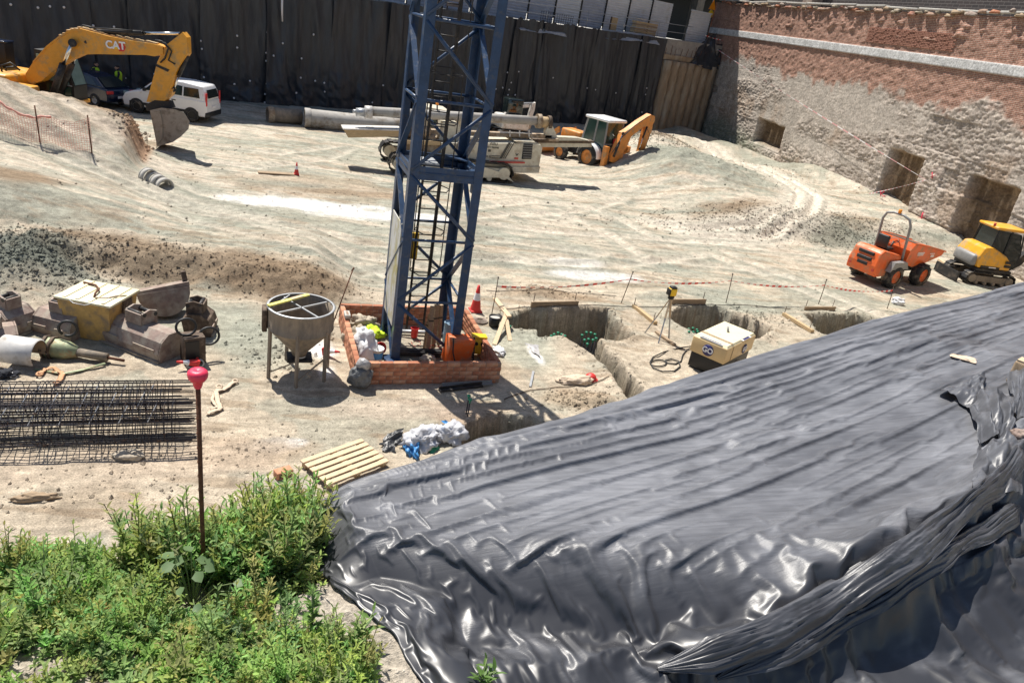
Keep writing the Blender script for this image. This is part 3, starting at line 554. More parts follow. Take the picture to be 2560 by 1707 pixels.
n2 = n.new('ShaderNodeTexNoise'); n2.inputs['Scale'].default_value = 9; n2.inputs['Detail'].default_value = 6; n2.inputs['Roughness'].default_value = .7; L.new(tc.outputs['Object'], n2.inputs['Vector'])
mr = n.new('ShaderNodeMapRange'); mr.inputs[1].default_value = .3; mr.inputs[2].default_value = .7; mr.inputs[3].default_value = .55; mr.inputs[4].default_value = 1.45; L.new(n2.outputs[0], mr.inputs[0])
mr2 = n.new('ShaderNodeMapRange'); mr2.inputs[1].default_value = .3; mr2.inputs[2].default_value = .7; mr2.inputs[3].default_value = .7; mr2.inputs[4].default_value = 1.3; L.new(n1.outputs[0], mr2.inputs[0])
ml = n.new('ShaderNodeMath'); ml.operation = 'MULTIPLY'; L.new(mr.outputs[0], ml.inputs[0]); L.new(mr2.outputs[0], ml.inputs[1])
mx = n.new('ShaderNodeMix'); mx.data_type = 'RGBA'; L.new(at.outputs['Alpha'], mx.inputs[0]); L.new(at.outputs['Color'], mx.inputs[6]); L.new(bt.outputs['Color'], mx.inputs[7])
vm = n.new('ShaderNodeVectorMath'); vm.operation = 'SCALE'; L.new(mx.outputs[2], vm.inputs[0]); L.new(ml.outputs[0], vm.inputs['Scale']); L.new(vm.outputs[0], b.inputs['Base Color'])
b.inputs['Roughness'].default_value = .95; b.inputs['Specular IOR Level'].default_value = .15
mf = n.new('ShaderNodeMath'); mf.operation = 'MULTIPLY'; L.new(bt.outputs['Fac'], mf.inputs[0]); L.new(at.outputs['Alpha'], mf.inputs[1])
ad = n.new('ShaderNodeMath'); ad.operation = 'MULTIPLY_ADD'; L.new(mf.outputs[0], ad.inputs[0]); ad.inputs[1].default_value = -.5; L.new(n2.outputs[0], ad.inputs[2])
bp = n.new('ShaderNodeBump'); bp.inputs['Strength'].default_value = .6; bp.inputs['Distance'].default_value = .05; L.new(ad.outputs[0], bp.inputs['Height']); L.new(bp.outputs[0], b.inputs['Normal'])
ns, nz_ = 560, 300; sv = np.linspace(R0, R1, ns); zv = np.linspace(-.8, 11.0, nz_); S, Z = np.meshgrid(sv, zv, indexing='ij')
ze = 6.6+.0*S+.55*fbm(S*.35, S*0, 3, 301)+.5*fbm(S*.9, Z*.4, 3, 302)-1.3*sm(-10, -30, S)*0
isbr = sm(-.25, .25, Z-ze+.5*fbm(S*2.2, Z*2.2, 3, 303)); band = sm(8.36, 8.40, Z)*(1-sm(8.86, 8.9, Z))
blk = np.round(S/3.1+.3*np.round(Z/2.4)); pn = vn(blk*3.3, np.round(Z/1.7)*2.1, 307)
smooth_patch = sm(-.12, .15, fbm(S*.16+4, Z*.32, 3, 309))*sm(7.4, 6.5, Z)*sm(1.2, 2.4, Z)
rough = (1-isbr)*(1-.85*smooth_patch)*(1-band)
off = .03*fbm(S*.4, Z*.4, 3, 311)+rough*(.065*np.abs(fbm(S*1.7, Z*1.7, 4, 313))+.030*fbm(S*5.2, Z*5.2, 3, 315)+.07*pn)+isbr*(1-band)*.05*fbm(S*4, Z*4, 3, 317)+band*.10+.05*fbm(S*9, Z*9, 2, 319)*(rough+.15)+isbr*(1-band)*.10*sm(.25, .6, fbm(S*1.5, Z*2.5, 3, 321))*(Z > 9.6)
col = np.zeros(S.shape+(3,)); base = np.array([.40, .345, .295]); col[:] = base; col *= (1+.22*pn)[..., None]
def wb(c, m):
    global col
    m = np.clip(m, 0, 1)[..., None]; col = col*(1-m)+np.array(c)*m
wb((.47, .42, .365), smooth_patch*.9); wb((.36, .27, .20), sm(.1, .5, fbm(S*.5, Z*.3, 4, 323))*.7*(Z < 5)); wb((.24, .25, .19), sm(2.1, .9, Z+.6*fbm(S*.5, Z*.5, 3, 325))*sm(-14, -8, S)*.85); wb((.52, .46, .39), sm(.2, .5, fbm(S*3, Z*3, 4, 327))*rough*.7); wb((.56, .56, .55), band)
# deep brown recesses cut for the underpinning, brown darkened to paint in depth shading
RECS = [((2230, 372), (2320, 380), (2258, 600)), ((2430, 440), (2552, 470), (2390, 640)), ((1898, 298), (1966, 306), (1890, 350))]
for (tl, tr, bl_) in RECS:
    a, b_, c = rwp(*tl), rwp(*tr), rwp(*bl_); s0, s1 = sorted((rs(a), rs(b_)))
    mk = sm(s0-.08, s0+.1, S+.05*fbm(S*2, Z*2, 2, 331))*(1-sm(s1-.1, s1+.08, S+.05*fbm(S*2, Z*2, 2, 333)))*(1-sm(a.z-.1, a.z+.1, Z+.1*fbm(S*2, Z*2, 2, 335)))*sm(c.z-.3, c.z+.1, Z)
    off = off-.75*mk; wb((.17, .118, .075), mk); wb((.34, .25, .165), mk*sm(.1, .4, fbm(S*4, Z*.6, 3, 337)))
wb((.5, .07, .1), .0*S)
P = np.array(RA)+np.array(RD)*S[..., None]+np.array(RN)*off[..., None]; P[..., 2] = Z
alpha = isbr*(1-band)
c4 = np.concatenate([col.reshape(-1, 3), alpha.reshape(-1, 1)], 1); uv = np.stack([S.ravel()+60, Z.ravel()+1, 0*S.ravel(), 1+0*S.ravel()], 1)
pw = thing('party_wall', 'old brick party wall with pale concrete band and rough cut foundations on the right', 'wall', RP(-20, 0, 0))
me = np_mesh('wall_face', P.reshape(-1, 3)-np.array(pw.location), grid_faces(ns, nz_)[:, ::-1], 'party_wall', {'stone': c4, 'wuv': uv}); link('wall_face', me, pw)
m2 = MB(); m2.add([RP(R0, .05, 10.95), RP(R1, .05, 10.95), RP(R1, -1.3, 11.1), RP(R0, -1.3, 11.1)], [(0, 1, 2, 3)]); m2.build('wall_head', 'conc', pw, True)
m2 = MB(); m2.add([RP(R1, .3, -.8), RP(R1, -1.3, -.8), RP(R1, -1.3, 11), RP(R1, .1, 11)], [(0, 1, 2, 3)]); m2.build('wall_end', 'brick', pw, True)
# single bricks of the nearest courses under the head, proud and uneven
mat('wall_brick', (.34, .16, .11), .9, 0, .35, 3, .5, 30, dirt=(.42, .33, .27), da=.35, ds=2); bm = MB(); bm.box((0, 0, 0), (.235, .10, .068)); bme = None; rzw = math.atan2(RD.y, RD.x)
for k in range(300):
    row = k // 30; s = -28.6+(k % 30)*.262+(.13 if row % 2 else 0)+1.0; z = 9.0+row*.085
    if bme is None: bo = bm.build('brick', 'wall_brick', pw); bme = bo.data
    else: bo = link('brick', bme, pw)
    bo.location = RP(s, -.01+random.uniform(0, .04), z+.2)-Vector(pw.location); bo.rotation_euler = (random.uniform(-.03, .03), random.uniform(-.03, .03), rzw+random.uniform(-.04, .04))
# broken head course: rubble, mortar lumps and a pipe-like ledge
for k in range(70):
    s = R1-1.0-(k+random.random()*.7)*.62; m2 = MB(); m2.blob((0, 0, 0), (random.uniform(.12, .5), random.uniform(.1, .2), random.uniform(.05, .14)), 8, .7, k); o = m2.build('rubble', random.choice(['soil_clod', 'rusty_red', 'mortar', 'timber_old', 'wall_brick', 'brick']), pw); o.location = RP(s, random.uniform(-.05, .12), 11.0+random.uniform(-.18, .1)+.16*sm(-24, -32, s))-Vector(pw.location); o.rotation_euler = (0, 0, rzw)
for k in range(12): m2 = MB(); m2.rbox((0, 0, 0), (3.0, .34, .12), .03); o = m2.build('coping', 'conc', pw); o.location = RP(R1-2-k*3.1, -.1, 11.18+random.uniform(-.05, .05))-Vector(pw.location); o.rotation_euler = (0, random.uniform(-.02, .02), rzw)
# pink survey marks sprayed on the wall
def mark(px, py, lab, n=3, sz=.35):
    p = rwp(px, py, .27); t = thing('spray_mark', lab, 'spray mark', p)
    for k in range(n):
        a = random.uniform(0, 3.14); d = RD*math.cos(a)*sz/2+Vector((0, 0, math.sin(a)*sz/2)); q = RD*random.uniform(-sz, sz)*.6+Vector((0, 0, random.uniform(-sz, sz)*.6)); m2 = MB(); m2.tube([q-d, q+RN*.01, q+d], .035, 5, flat=.3); m2.build('stroke', 'pink_plastic', t)
mark(2062, 448, 'small pink spray mark at the dark foot of the party wall'); mark(2153, 493, 'pink spray marks left of the narrow brown recess', 4); mark(2204, 493, 'pink spray marks inside the narrow brown recess', 4); mark(2290, 555, 'pink survey numbers sprayed between the two brown recesses', 9, .6); mark(2335, 440, 'pink dash sprayed beside the end of the tape line', 2); mark(1862, 392, 'pink dash sprayed low at the far end of the party wall', 2)
# dark brick building standing on the party wall
mat('dark_brick', (.05, .043, .042), .9, 0, .3, 6, .4)
m = MAT['dark_brick']; n = m.node_tree.nodes; L = m.node_tree.links; b = n['Principled BSDF']; bt = n.new('ShaderNodeTexBrick'); bt.inputs['Scale'].default_value = 1; bt.inputs['Brick Width'].default_value = .5; bt.inputs['Row Height'].default_value = .17; bt.inputs['Mortar Size'].default_value = .014
bt.inputs['Color1'].default_value = (.055, .043, .042, 1); bt.inputs['Color2'].default_value = (.038, .033, .034, 1); bt.inputs['Mortar'].default_value = (.15, .135, .13, 1); tc = n.new('ShaderNodeTexCoord'); mp = n.new('ShaderNodeMapping'); mp.inputs['Rotation'].default_value = (math.pi/2, 0, 0); L.new(tc.outputs['Object'], mp.inputs[0]); L.new(mp.outputs[0], bt.inputs['Vector']); L.new(bt.outputs['Color'], b.inputs['Base Color'])
db = thing('dark_building', 'dark brick building rising above the head of the party wall', 'building', RP(-20, -1.4, 11.0), rzw)
m2 = MB(); m2.box((-14, -1.0, 5.0), (76, 1.5, 10.4)); m2.build('facade', 'dark_brick', db)
pp = rwp(2025, 20, -1.2); s = rs(pp)+20; m2 = MB(); m2.box((s, .12, 1.6), (1.3, .9, 4.0)); m2.build('brick_pier', 'rusty_red', db)
for k in range(9): m2 = MB(); m2.box((-44+k*7, -.22, 6.2), (1.6, .1, 2.0)); m2.build('window', 'glass', db)
# ================= TOWER CRANE MAST
MX0, MX1, MY0, MY1 = 3.13, 4.61, 14.66, 16.14
cr = thing('tower_crane_mast', 'blue steel lattice mast of a tower crane standing in the brick enclosure', 'crane', ((MX0+MX1)/2, (MY0+MY1)/2, 0))
TOPZ = 14.6
CN = {'FL': (MX0, MY0), 'FR': (MX1, MY0), 'BL': (MX0, MY1), 'BR': (MX1, MY1)}
for k, (x, y) in CN.items():
    sx = 1 if x == MX0 else -1; sy = 1 if y == MY0 else -1; m2 = MB()
    # angle-iron leg: two flanges
    w, t = .19, .03
    m2.box((x+sx*(w/2-t), y-sy*t/2, TOPZ/2), (w, t, TOPZ)); m2.box((x-sx*t/2, y+sy*(w/2), TOPZ/2), (t, w, TOPZ)); m2.build('leg', 'blue_steel', cr, True)
    m2 = MB(); m2.box((x, y, .04), (.36, .36, .07)); m2.build('base_plate', 'blue_steel', cr, True)
    for zz in (4.1, 9.8):
        m2 = MB(); m2.box((x+sx*.09, y+sy*.09, zz), (.14, .14, .34)); m2.build('splice_block', 'blue_steel', cr, True)
LV = [.08, 1.44, 2.85, 4.27, 5.69, 7.15, 8.6, 10.0, 11.4, 12.8, 14.2]
def member(a, b2, w, name='brace', kind='tube'):
    m2 = MB()
    if kind == 'tube': m2.tube([a, b2], w/2, 8)
    else: m2.bar(a, b2, w, w*.35)
    return m2.build(name, 'blue_steel', cr, True)
for i, z in enumerate(LV):
    if i == 0: continue
    for (a, b2) in (('FL', 'FR'), ('BL', 'BR'), ('FL', 'BL'), ('FR', 'BR')):
        p, q = CN[a], CN[b2]; d = Vector((q[0]-p[0], q[1]-p[1], 0)).normalized()*.07
        member(Vector((*p, z))+d, Vector((*q, z))-d, .062, 'strut')
for i in range(len(LV)-1):
    z0, z1 = LV[i]+.05, LV[i+1]-.05
    for j, (a, b2) in enumerate((('FL', 'FR'), ('BL', 'BR'), ('FL', 'BL'), ('FR', 'BR'))):
        p, q = CN[a], CN[b2]; up = (i+(j % 2)) % 2 == 0
        if j == 0: up = (i % 2 == 0)
        # front face: even bays fall to the right
        if j == 0: A, B = (Vector((*p, z1)), Vector((*q, z0))) if i % 2 == 0 else (Vector((*p, z0)), Vector((*q, z1)))
        elif j == 1: A, B = (Vector((*p, z0)), Vector((*q, z1))) if i % 2 == 0 else (Vector((*p, z1)), Vector((*q, z0)))
        else: A, B = (Vector((*p, z1)), Vector((*q, z0))) if i % 2 else (Vector((*p, z0)), Vector((*q, z1)))
        off = Vector((0, -.02, 0)) if j == 0 else Vector((0, 0, 0))
        if j < 2: member(A+off, B+off, .075, 'brace')
        else: member(A, B, .11, 'side_brace', 'flat')
# channel frame between the two mast sections
for (a, b2, n_) in (('FL', 'FR', -1), ('BL', 'BR', 1), ('FL', 'BL', 0), ('FR', 'BR', 0)):
    p, q = CN[a], CN[b2]; m2 = MB(); c = ((p[0]+q[0])/2, (p[1]+q[1])/2, 4.27)
    d = (abs(q[0]-p[0])-.08 if q[0] != p[0] else .035, abs(q[1]-p[1])-.08 if q[1] != p[1] else .035, .26); m2.box(c, d)
    d2 = (d[0] if d[0] > .1 else .16, d[1] if d[1] > .1 else .16, .03); m2.box((c[0]+(0 if d[0] > .1 else (.06 if p[0] == MX0 else -.06)), c[1]+(0 if d[1] > .1 else (.06 if p[1] == MY0 else -.06)), 4.27-.125), d2); m2.build('ring_channel', 'blue_steel', cr, True)
m2 = MB(); m2.add([(MX0+.1, MY1-.75, 4.32), (MX0+.75, MY1-.75, 4.32), (MX0+.75, MY1-.1, 4.32), (MX0+.1, MY1-.1, 4.32), (MX0+.1, MY1-.75, 4.29), (MX0+.75, MY1-.75, 4.29), (MX0+.75, MY1-.1, 4.29), (MX0+.1, MY1-.1, 4.29)], [(0, 1, 2, 3), (7, 6, 5, 4), (0, 4, 5, 1), (1, 5, 6, 2), (2, 6, 7, 3), (3, 7, 4, 0)]); m2.build('platform', 'galv', cr, True)
# gusset triangles in the ring
for x, y in ((MX1-.02, MY1-.02), (MX1-.02, MY0+.02)): 
    m2 = MB(); sy = -1 if y > 15.4 else 1; m2.prism([(x, y, 4.36), (x-.4, y, 4.36), (x, y+sy*.4, 4.36)], (0, 0, 1), .03); m2.build('gusset', 'blue_steel', cr, True)
# ladder with rungs and back hoops
lx, ly = 3.83, 15.72
for dx in (-.2, .2): m2 = MB(); m2.bar((lx+dx, ly, .3), (lx+dx, ly, TOPZ), .04); m2.build('ladder_rail', 'dark_metal', cr, True)
for k in range(44): m2 = MB(); m2.tube([(lx-.2, ly, .55+k*.3), (lx+.2, ly, .55+k*.3)], .014, 6); m2.build('rung', 'dark_metal', cr, True)
for k in range(9):
    z = 1.9+k*.95+(.45 if k > 2 else 0); m2 = MB(); m2.tube([(lx-.2, ly, z), (lx-.34, ly-.3, z), (lx-.2, ly-.62, z), (lx+.2, ly-.62, z), (lx+.34, ly-.3, z), (lx+.2, ly, z)], .013, 5); m2.build('safety_hoop', 'dark_metal', cr, True)
for dx in (-.34, 0, .34): m2 = MB(); m2.bar((lx+dx, ly-(.3 if dx else .63), 1.9), (lx+dx, ly-(.3 if dx else .63), 9.9), .018); m2.build('hoop_strip', 'dark_metal', cr, True)
m2 = MB(); m2.tube([(3.35, 15.9, .4), (3.36, 15.93, 4), (3.40, 15.9, 8), (3.42, 15.9, 13)], .02, 6); m2.build('yellow_cable', 'yellow', cr, True)
m2 = MB(); m2.tube([(3.30, 15.2, .4), (3.32, 15.25, 3), (3.33, 15.2, 7), (3.3, 15.2, 12)], .016, 6); m2.build('black_cable', 'hose', cr, True)
m2 = MB(); m2.rbox((3.62, 15.82, 2.35), (.17, .12, .62), .02); m2.build('limit_box', 'yellow', cr, True)
mat('panel_dirty', (.60, .60, .58), .5, 0, .1, 4, .1, dirt=(.42, .36, .12), da=.42, ds=2.5, streak=(1, 1, .5))
m2 = MB(); m2.box((MX0-.035, 15.38, 1.95), (.02, 1.05, 2.35)); m2.build('side_panel', 'panel_dirty', cr, True)
# ================= BRICK ENCLOSURE
x0, x1, y0, y1 = ENC; WH = .51; TH = .11
be = thing('brick_enclosure', 'low square wall of red hollow bricks round the foot of the crane', 'brick wall', ((x0+x1)/2, (y0+y1)/2, 0))
mat('brick_b', (.40, .15, .08), .85, 0, .2, 6, .5, 45, dirt=(.50, .30, .2), da=.2, ds=6)
mat('brick_c', (.52, .24, .135), .85, 0, .2, 6, .5, 45, dirt=(.55, .36, .25), da=.3, ds=6)
bmes = []
for mt_ in ('brick', 'brick_b', 'brick_c'):
    bm = MB(); bm.rbox((0, 0, 0), (.272, TH, .092), .006, seg=1); o = bm.build('brick', mt_, be); bmes.append(o.data); bpy.data.objects.remove(o)
hmes = bpy.data.meshes
for (ax, ay, bx_, by_) in ((x0, y0+TH/2, x1, y0+TH/2), (x0, y1-TH/2, x1, y1-TH/2), (x0+TH/2, y0+TH+.005, x0+TH/2, y1-TH-.005), (x1-TH/2, y0+TH+.005, x1-TH/2, y1-TH-.005)):
    Lw = math.hypot(bx_-ax, by_-ay); an = math.atan2(by_-ay, bx_-ax); d = Vector((math.cos(an), math.sin(an), 0))
    cw = MB(); cw.box((0, 0, 0), (Lw-.012, TH-.02, WH-.012)); w = cw.build('wall', 'mortar', be); w.location = Vector(((ax+bx_)/2, (ay+by_)/2, WH/2-.012))-Vector(be.location); w.rotation_euler = (0, 0, an)
    nb = int(round(Lw/.284)); pitch = Lw/nb
    for r in range(5):
        o_ = 0 if r % 2 == 0 else .5
        for k in range(nb):
            c = (k+.5+o_-.25)*pitch
            if c > Lw-.13: c = Lw-.137
            if c < .13: c = .137
            o = link('brick', random.choice(bmes), w); TM[o.name] = TM[be.name]
            o.location = (c-Lw/2, random.uniform(-.004, .004), -WH/2+.062+r*.1012); o.rotation_euler = (random.uniform(-.01, .01), random.uniform(-.008, .008), random.uniform(-.012, .012))
# ---- things lying in and round the enclosure
def setdown(px, py, z=None): return GG(px, py) if z is None else G(px, py, z)
def sack(name, px, py, r, mt, label, cat, seed, amp=.35, p=None):
    p = p or GG(px, py); m2 = MB(); m2.blob((0, 0, r[2]*.5), r, 16, amp, seed); o = m2.build(name, mt); o.location = p; return tag(o, label, cat)
fl = lambda px, py: G(px, py, .03)
t = thing('sack', 'big white woven sack slumped in the left front corner of the brick enclosure', 'sack', fl(906, 893)); m2 = MB(); m2.blob((0, 0, .2), (.27, .33, .42), 16, .35, 3); m2.build('body', 'white_plastic', t); m2 = MB(); m2.blob((-.05, .12, .56), (.12, .12, .13), 10, .6, 5); m2.build('gathered_neck', 'white_plastic', t)
sack('rag', 926, 838, (.30, .22, .13), 'hivis', 'bright yellow-green safety vest heaped behind the white sack', 'vest', 8, .6, fl(926, 838))
sack('soil_lump', 893, 845, (.30, .25, .22), 'soil_clod', 'grey lump of earth in the back left corner of the enclosure', 'soil', 4, .5, fl(888, 850))
sack('soil_lump', 905, 826, (.35, .2, .26), 'stone', 'pale broken lump beside the mast inside the enclosure', 'soil', 9, .5, fl(905, 826))
def bucket(name, p, r0, r1, h, mt, label, tilt=0, band=None, rz=0, handle=True):
    t = thing(name, label, 'bucket', p, rz, rx=tilt); m2 = MB(); m2.lathe([(0, .01), (r0*.96, .0), (r0, .01), (r1, h), (r1+.012, h), (r1+.012, h-.02), (r1-.01, h-.01), (r0-.012, .03), (0, .03)], 20); m2.build('shell', mt, t)
    if band: m2 = MB(); m2.lathe([(r0+(r1-r0)*.25+.004, h*.25), (r0+(r1-r0)*.75+.004, h*.75)], 10, arc=1.6); o = m2.build('label', band, t); o.rotation_euler = (0, 0, -2.2)
    if handle: m2 = MB(); m2.tube([(r1*math.cos(a), r1*math.sin(a)*.35, h-.02-.3*r1*math.sin(a)) for a in np.linspace(0, math.pi, 9)], .004, 5); m2.build('handle', 'galv', t)
    return t
bucket('bucket', fl(940, 900), .13, .15, .30, 'white_plastic', 'white plastic bucket with blue label in the front left corner of the enclosure', band='blue_plastic')
bucket('bucket', fl(938, 884)+Vector((0, .1, .12)), .11, .13, .26, 'red_plastic', 'dark red bucket lying on its side behind the white bucket', tilt=1.25, rz=.4)
t = thing('junction_box', 'orange steel switch cabinet tilted in the front right corner of the enclosure', 'cabinet', fl(1137, 905), .12, ry=.10); m2 = MB(); m2.rbox((0, 0, .33), (.60, .36, .64), .02); m2.build('housing', 'dump_orange', t)
m2 = MB(); m2.rbox((0, -.19, .33), (.52, .02, .56), .008); m2.build('door', 'dump_orange', t); m2 = MB(); m2.tube([(-.28, -.22, .7), (-.22, -.24, .35), (-.1, -.3, .05), (.1, -.35, .02)], .017, 6); m2.build('cable', 'hose', t); m2 = MB(); m2.tube([(.28, -.1, .7), (.33, -.15, .4), (.3, -.3, .1)], .017, 6); m2.build('cable', 'hose', t)
t = thing('socket_box', 'yellow plastic socket box beside the orange cabinet', 'socket box', fl(1192, 888), -.15, rx=-.12); m2 = MB(); m2.rbox((0, 0, .26), (.32, .26, .40), .04); m2.build('housing', 'yellow', t); m2 = MB(); m2.rbox((0, 0, .48), (.36, .3, .05), .015); m2.build('lid', 'yellow', t)
for dx in (-.07, .07): m2 = MB(); m2.cyl((dx, -.13, .34), (dx, -.17, .33), .04, 10); m2.build('socket', 'dark_metal', t)
for dx in (-.12, .12): m2 = MB(); m2.tube([(dx, -.1, .12), (dx*1.3, -.2, .03), (dx, -.3, .02)], .02, 6); m2.build('leg', 'dark_metal', t)
t = thing('drum', 'blue steel drum standing in the back right corner of the enclosure', 'drum', fl(1122, 855)); m2 = MB(); m2.lathe([(0, 0), (.16, 0), (.165, .02), (.165, .2), (.172, .22), (.165, .24), (.165, .5), (.17, .52), (.15, .53), (.15, .5), (0, .5)], 20); m2.build('shell', 'pale_blue', t); m2 = MB(); m2.cyl((.07, 0, .5), (.07, 0, .535), .03, 10); m2.build('bung', 'galv', t)
for k, (px, py, h, w) in enumerate(((1068, 880, 1.15, .09), (1082, 868, 1.1, .10), (1096, 862, 1.05, .08), (1060, 872, .9, .06))):
    p = fl(px, py); t = thing('timber_post', ('rough timber post upright inside the mast, leftmost tall one', 'thickest rough timber post upright inside the mast', 'rough timber post upright inside the mast, rightmost one', 'thin short timber stake upright inside the mast')[k], 'timber post', p, .2*k, rx=random.uniform(-.05, .05), ry=random.uniform(-.06, .06)); m2 = MB(); m2.box((0, 0, h/2), (w, w*.8, h)); m2.build('shaft', 'timber_old', t); m2 = MB(); m2.box((0, 0, h*.7), (w+.02, w*.8+.02, .03)); m2.build('binding_wire', 'dark_metal', t)
for k, (px, py) in enumerate(((1020, 905), (1100, 905))):
    pass
t = thing('rail', 'steel pipe rail lying across the mast foot', 'pipe', fl(995, 828)); m2 = MB(); m2.tube([fl(985, 832)+Vector((0, 0, .05)), fl(1120, 838)+Vector((0, 0, .05))], .05, 8); m2.build('tube', 'galv', t, True)
t = thing('floor_beam', 'dark steel beam lying behind the front brick wall', 'beam', fl(1000, 902)); m2 = MB(); m2.bar(fl(992, 900)+Vector((0, .25, .06)), fl(1135, 905)+Vector((0, .25, .06)), .1); m2.build('web', 'dark_metal', t, True); m2 = MB(); m2.bar(fl(992, 896)+Vector((0, .25, .12)), fl(1135, 901)+Vector((0, .25, .12)), .14, .02); m2.build('flange', 'dark_metal', t, True)
t = thing('cable_tangle', 'tangle of thin wire loops on the ground inside the mast', 'wire', fl(1060, 880))
for k in range(5):
    c = fl(1040+k*14, 865+(k % 3)*10); m2 = MB(); m2.tube([c+Vector((.12*math.cos(a)*(1+.2*k), .11*math.sin(a), .03+.06*abs(math.sin(a*1.5+k)))) for a in np.linspace(0, 5.6, 16)], .007, 5); m2.build('loop', 'dark_metal' if k % 2 else 'red_print', t, True)
bucket('bucket', fl(1035, 842), .08, .09, .24, 'red_plastic', 'small red can standing by the back wall of the enclosure', handle=False)
sack('stone', 1068, 905, (.16, .12, .09), 'stone', 'grey stone lying behind the front wall below the timber posts', 'stone', 12, .4, fl(1072, 908)+Vector((0, .15, 0)))
t = thing('loose_brick', 'loose pale brick resting on the left wall of the enclosure', 'brick', (x0+TH/2+.03, 15.9, WH+.0)); m2 = MB(); m2.rbox((0, 0, .05), (.13, .3, .09), .008); m2.build('body', 'conc', t); m2 = MB(); m2.box((0, 0, .1), (.05, .2, .006)); m2.build('mortar_smear', 'mortar', t)
t = thing('rubbish_bag', 'grey clear plastic bag of rubbish leaning on the front left corner of the brick wall', 'bag', GG(893, 970)+Vector((.05, .05, 0))); m2 = MB(); m2.blob((0, 0, .22), (.23, .17, .30), 16, .28, 21); m2.build('body', 'grey_bag', t); m2 = MB(); m2.blob((.05, 0, .52), (.17, .12, .13), 12, .6, 23); m2.build('gathered_top', 'clear_bag', t)
for k, (a, b2) in enumerate((((1098, 980), (1205, 967)), ((1105, 970), (1230, 962)))):
    p, q = GG(*a), GG(*b2); t = thing('steel_channel', ('dark steel channel lying in front of the brick enclosure', 'grey steel channel lying close against the front brick wall')[k], 'steel channel', p); m2 = MB(); m2.bar(p+Vector((0, 0, .04)), q+Vector((0, 0, .04)), .11, .03); m2.build('web', 'grey_paint' if k else 'dark_metal', t, True); m2 = MB(); m2.bar(p+Vector((0, .05, .07)), q+Vector((0, .05, .07)), .03, .05); m2.build('lip', 'grey_paint' if k else 'dark_metal', t, True)
# leaning rods beside the enclosure
a, b2 = G(830, 815), PL(883, 672, (2.1, 16.9, 0), (0, 1, 0)); t = thing('steel_rod', 'long thin rusty rod leaning up at the left back corner of the enclosure', 'rod', GG(830, 815)); m2 = MB(); m2.tube([GG(830, 815), b2], .016, 6); m2.build('shaft', 'rust', t, True); m2 = MB(); m2.tube([b2-Vector((.03, 0, .06)), b2+Vector((.02, 0, .03))], .022, 6); m2.build('hooked_end', 'rust', t, True)
# ================= MACHINES
def wheel(par, c, r, w, hub, axis='y', n=24, rim=.58, tread=True, side=-1):
    M = Matrix.Translation(c); t = MB()
    t.lathe([(r*rim, -w/2), (r*.9, -w/2), (r, -w*.32), (r, w*.32), (r*.9, w/2), (r*rim, w/2)], n, axis='y', M=M)
    if tread:
        for k in range(n):
            a = 2*math.pi*k/n; M3 = M@Matrix.Rotation(a, 4, 'Y')@Matrix.Translation((r*1.0, (w*.2 if k % 2 else -w*.2), 0)); t.box((0, 0, 0), (r*.07, w*.5, r*.11), M=M3)
    wo = t.build('wheel', 'rubber', par)
    h = MB(); h.lathe([(0, side*w*.30), (r*.2, side*w*.34), (r*.25, side*w*.22), (r*rim*.85, side*w*.2), (r*rim, side*w*.42), (r*rim*1.02, 0)], n, axis='y', M=M); 
    h.lathe([(0, -side*w*.3), (r*rim, -side*w*.35), (r*rim*1.02, 0)], n, axis='y', M=M); h.build('rim', hub, wo)
    return wo
def track(par, c, L_, h, w, nm='track', frame_m='dark_metal', belt='rubber', nsh=26):
    r = h/2; t = MB(); pts = []
    for k in range(9): a = math.pi/2+math.pi*k/8; pts.append((-L_/2+r+r*math.cos(a), r+r*math.sin(a)))
    for k in range(9): a = -math.pi/2+math.pi*k/8; pts.append((L_/2-r+r*math.cos(a), r+r*math.sin(a)))
    out = [(p[0], p[1]) for p in pts]; inn = [((p[0])*(1-.055*2*r/L_*1.0) if 1 else 0, r+(p[1]-r)*.86) for p in pts]; n = len(out); V = []
    for y in (-w/2, w/2):
        for p in out: V.append((p[0]+c[0], y+c[1], p[1]+c[2]))
        for p in inn: V.append((p[0]+c[0], y+c[1], p[1]+c[2]))
    f = []
    for i in range(n):
        j = (i+1) % n; f += [(i, j, 2*n+j, 2*n+i)[::-1], (n+i, n+j, 3*n+j, 3*n+i), (i, j, n+j, n+i), (2*n+i, 2*n+j, 3*n+j, 3*n+i)[::-1]]
    t.add(V, f)
    # grouser bars
    seg = [(Vector((out[i][0], 0, out[i][1])), Vector((out[(i+1) % n][0], 0, out[(i+1) % n][1]))) for i in range(n)]; tot = sum((b_-a_).length for a_, b_ in seg); step = tot/nsh; acc = 0; nxt = 0
    for a_, b_ in seg:
        ln = (b_-a_).length
        while nxt < acc+ln:
            p = a_.lerp(b_, (nxt-acc)/ln); d = (b_-a_).normalized(); an = math.atan2(d.z, d.x); t.box((0, 0, 0), (step*.55, w*1.0, .045), M=Matrix.Translation((p.x+c[0], c[1], p.z+c[2]))@Matrix.Rotation(-an, 4, 'Y')); nxt += step
        acc += ln
    o = t.build(nm, belt, par)
    fr = MB(); fr.box((c[0], c[1], c[2]+r), (L_-2*r, w*.7, r*.9)); fr.build('track_frame', frame_m, o)
    for sx in (-1, 1): q = MB(); q.cyl((c[0]+sx*(L_/2-r), c[1]-w*.52, c[2]+r), (c[0]+sx*(L_/2-r), c[1]+w*.52, c[2]+r), r*.62, 16); q.build('sprocket', frame_m, o)
    for k in range(4): q = MB(); x = c[0]+(k-1.5)*(L_-2.4*r)/4; q.cyl((x, c[1]-w*.5, c[2]+r*.38), (x, c[1]+w*.5, c[2]+r*.38), r*.26, 10); q.build('roller', frame_m, o)
    return o
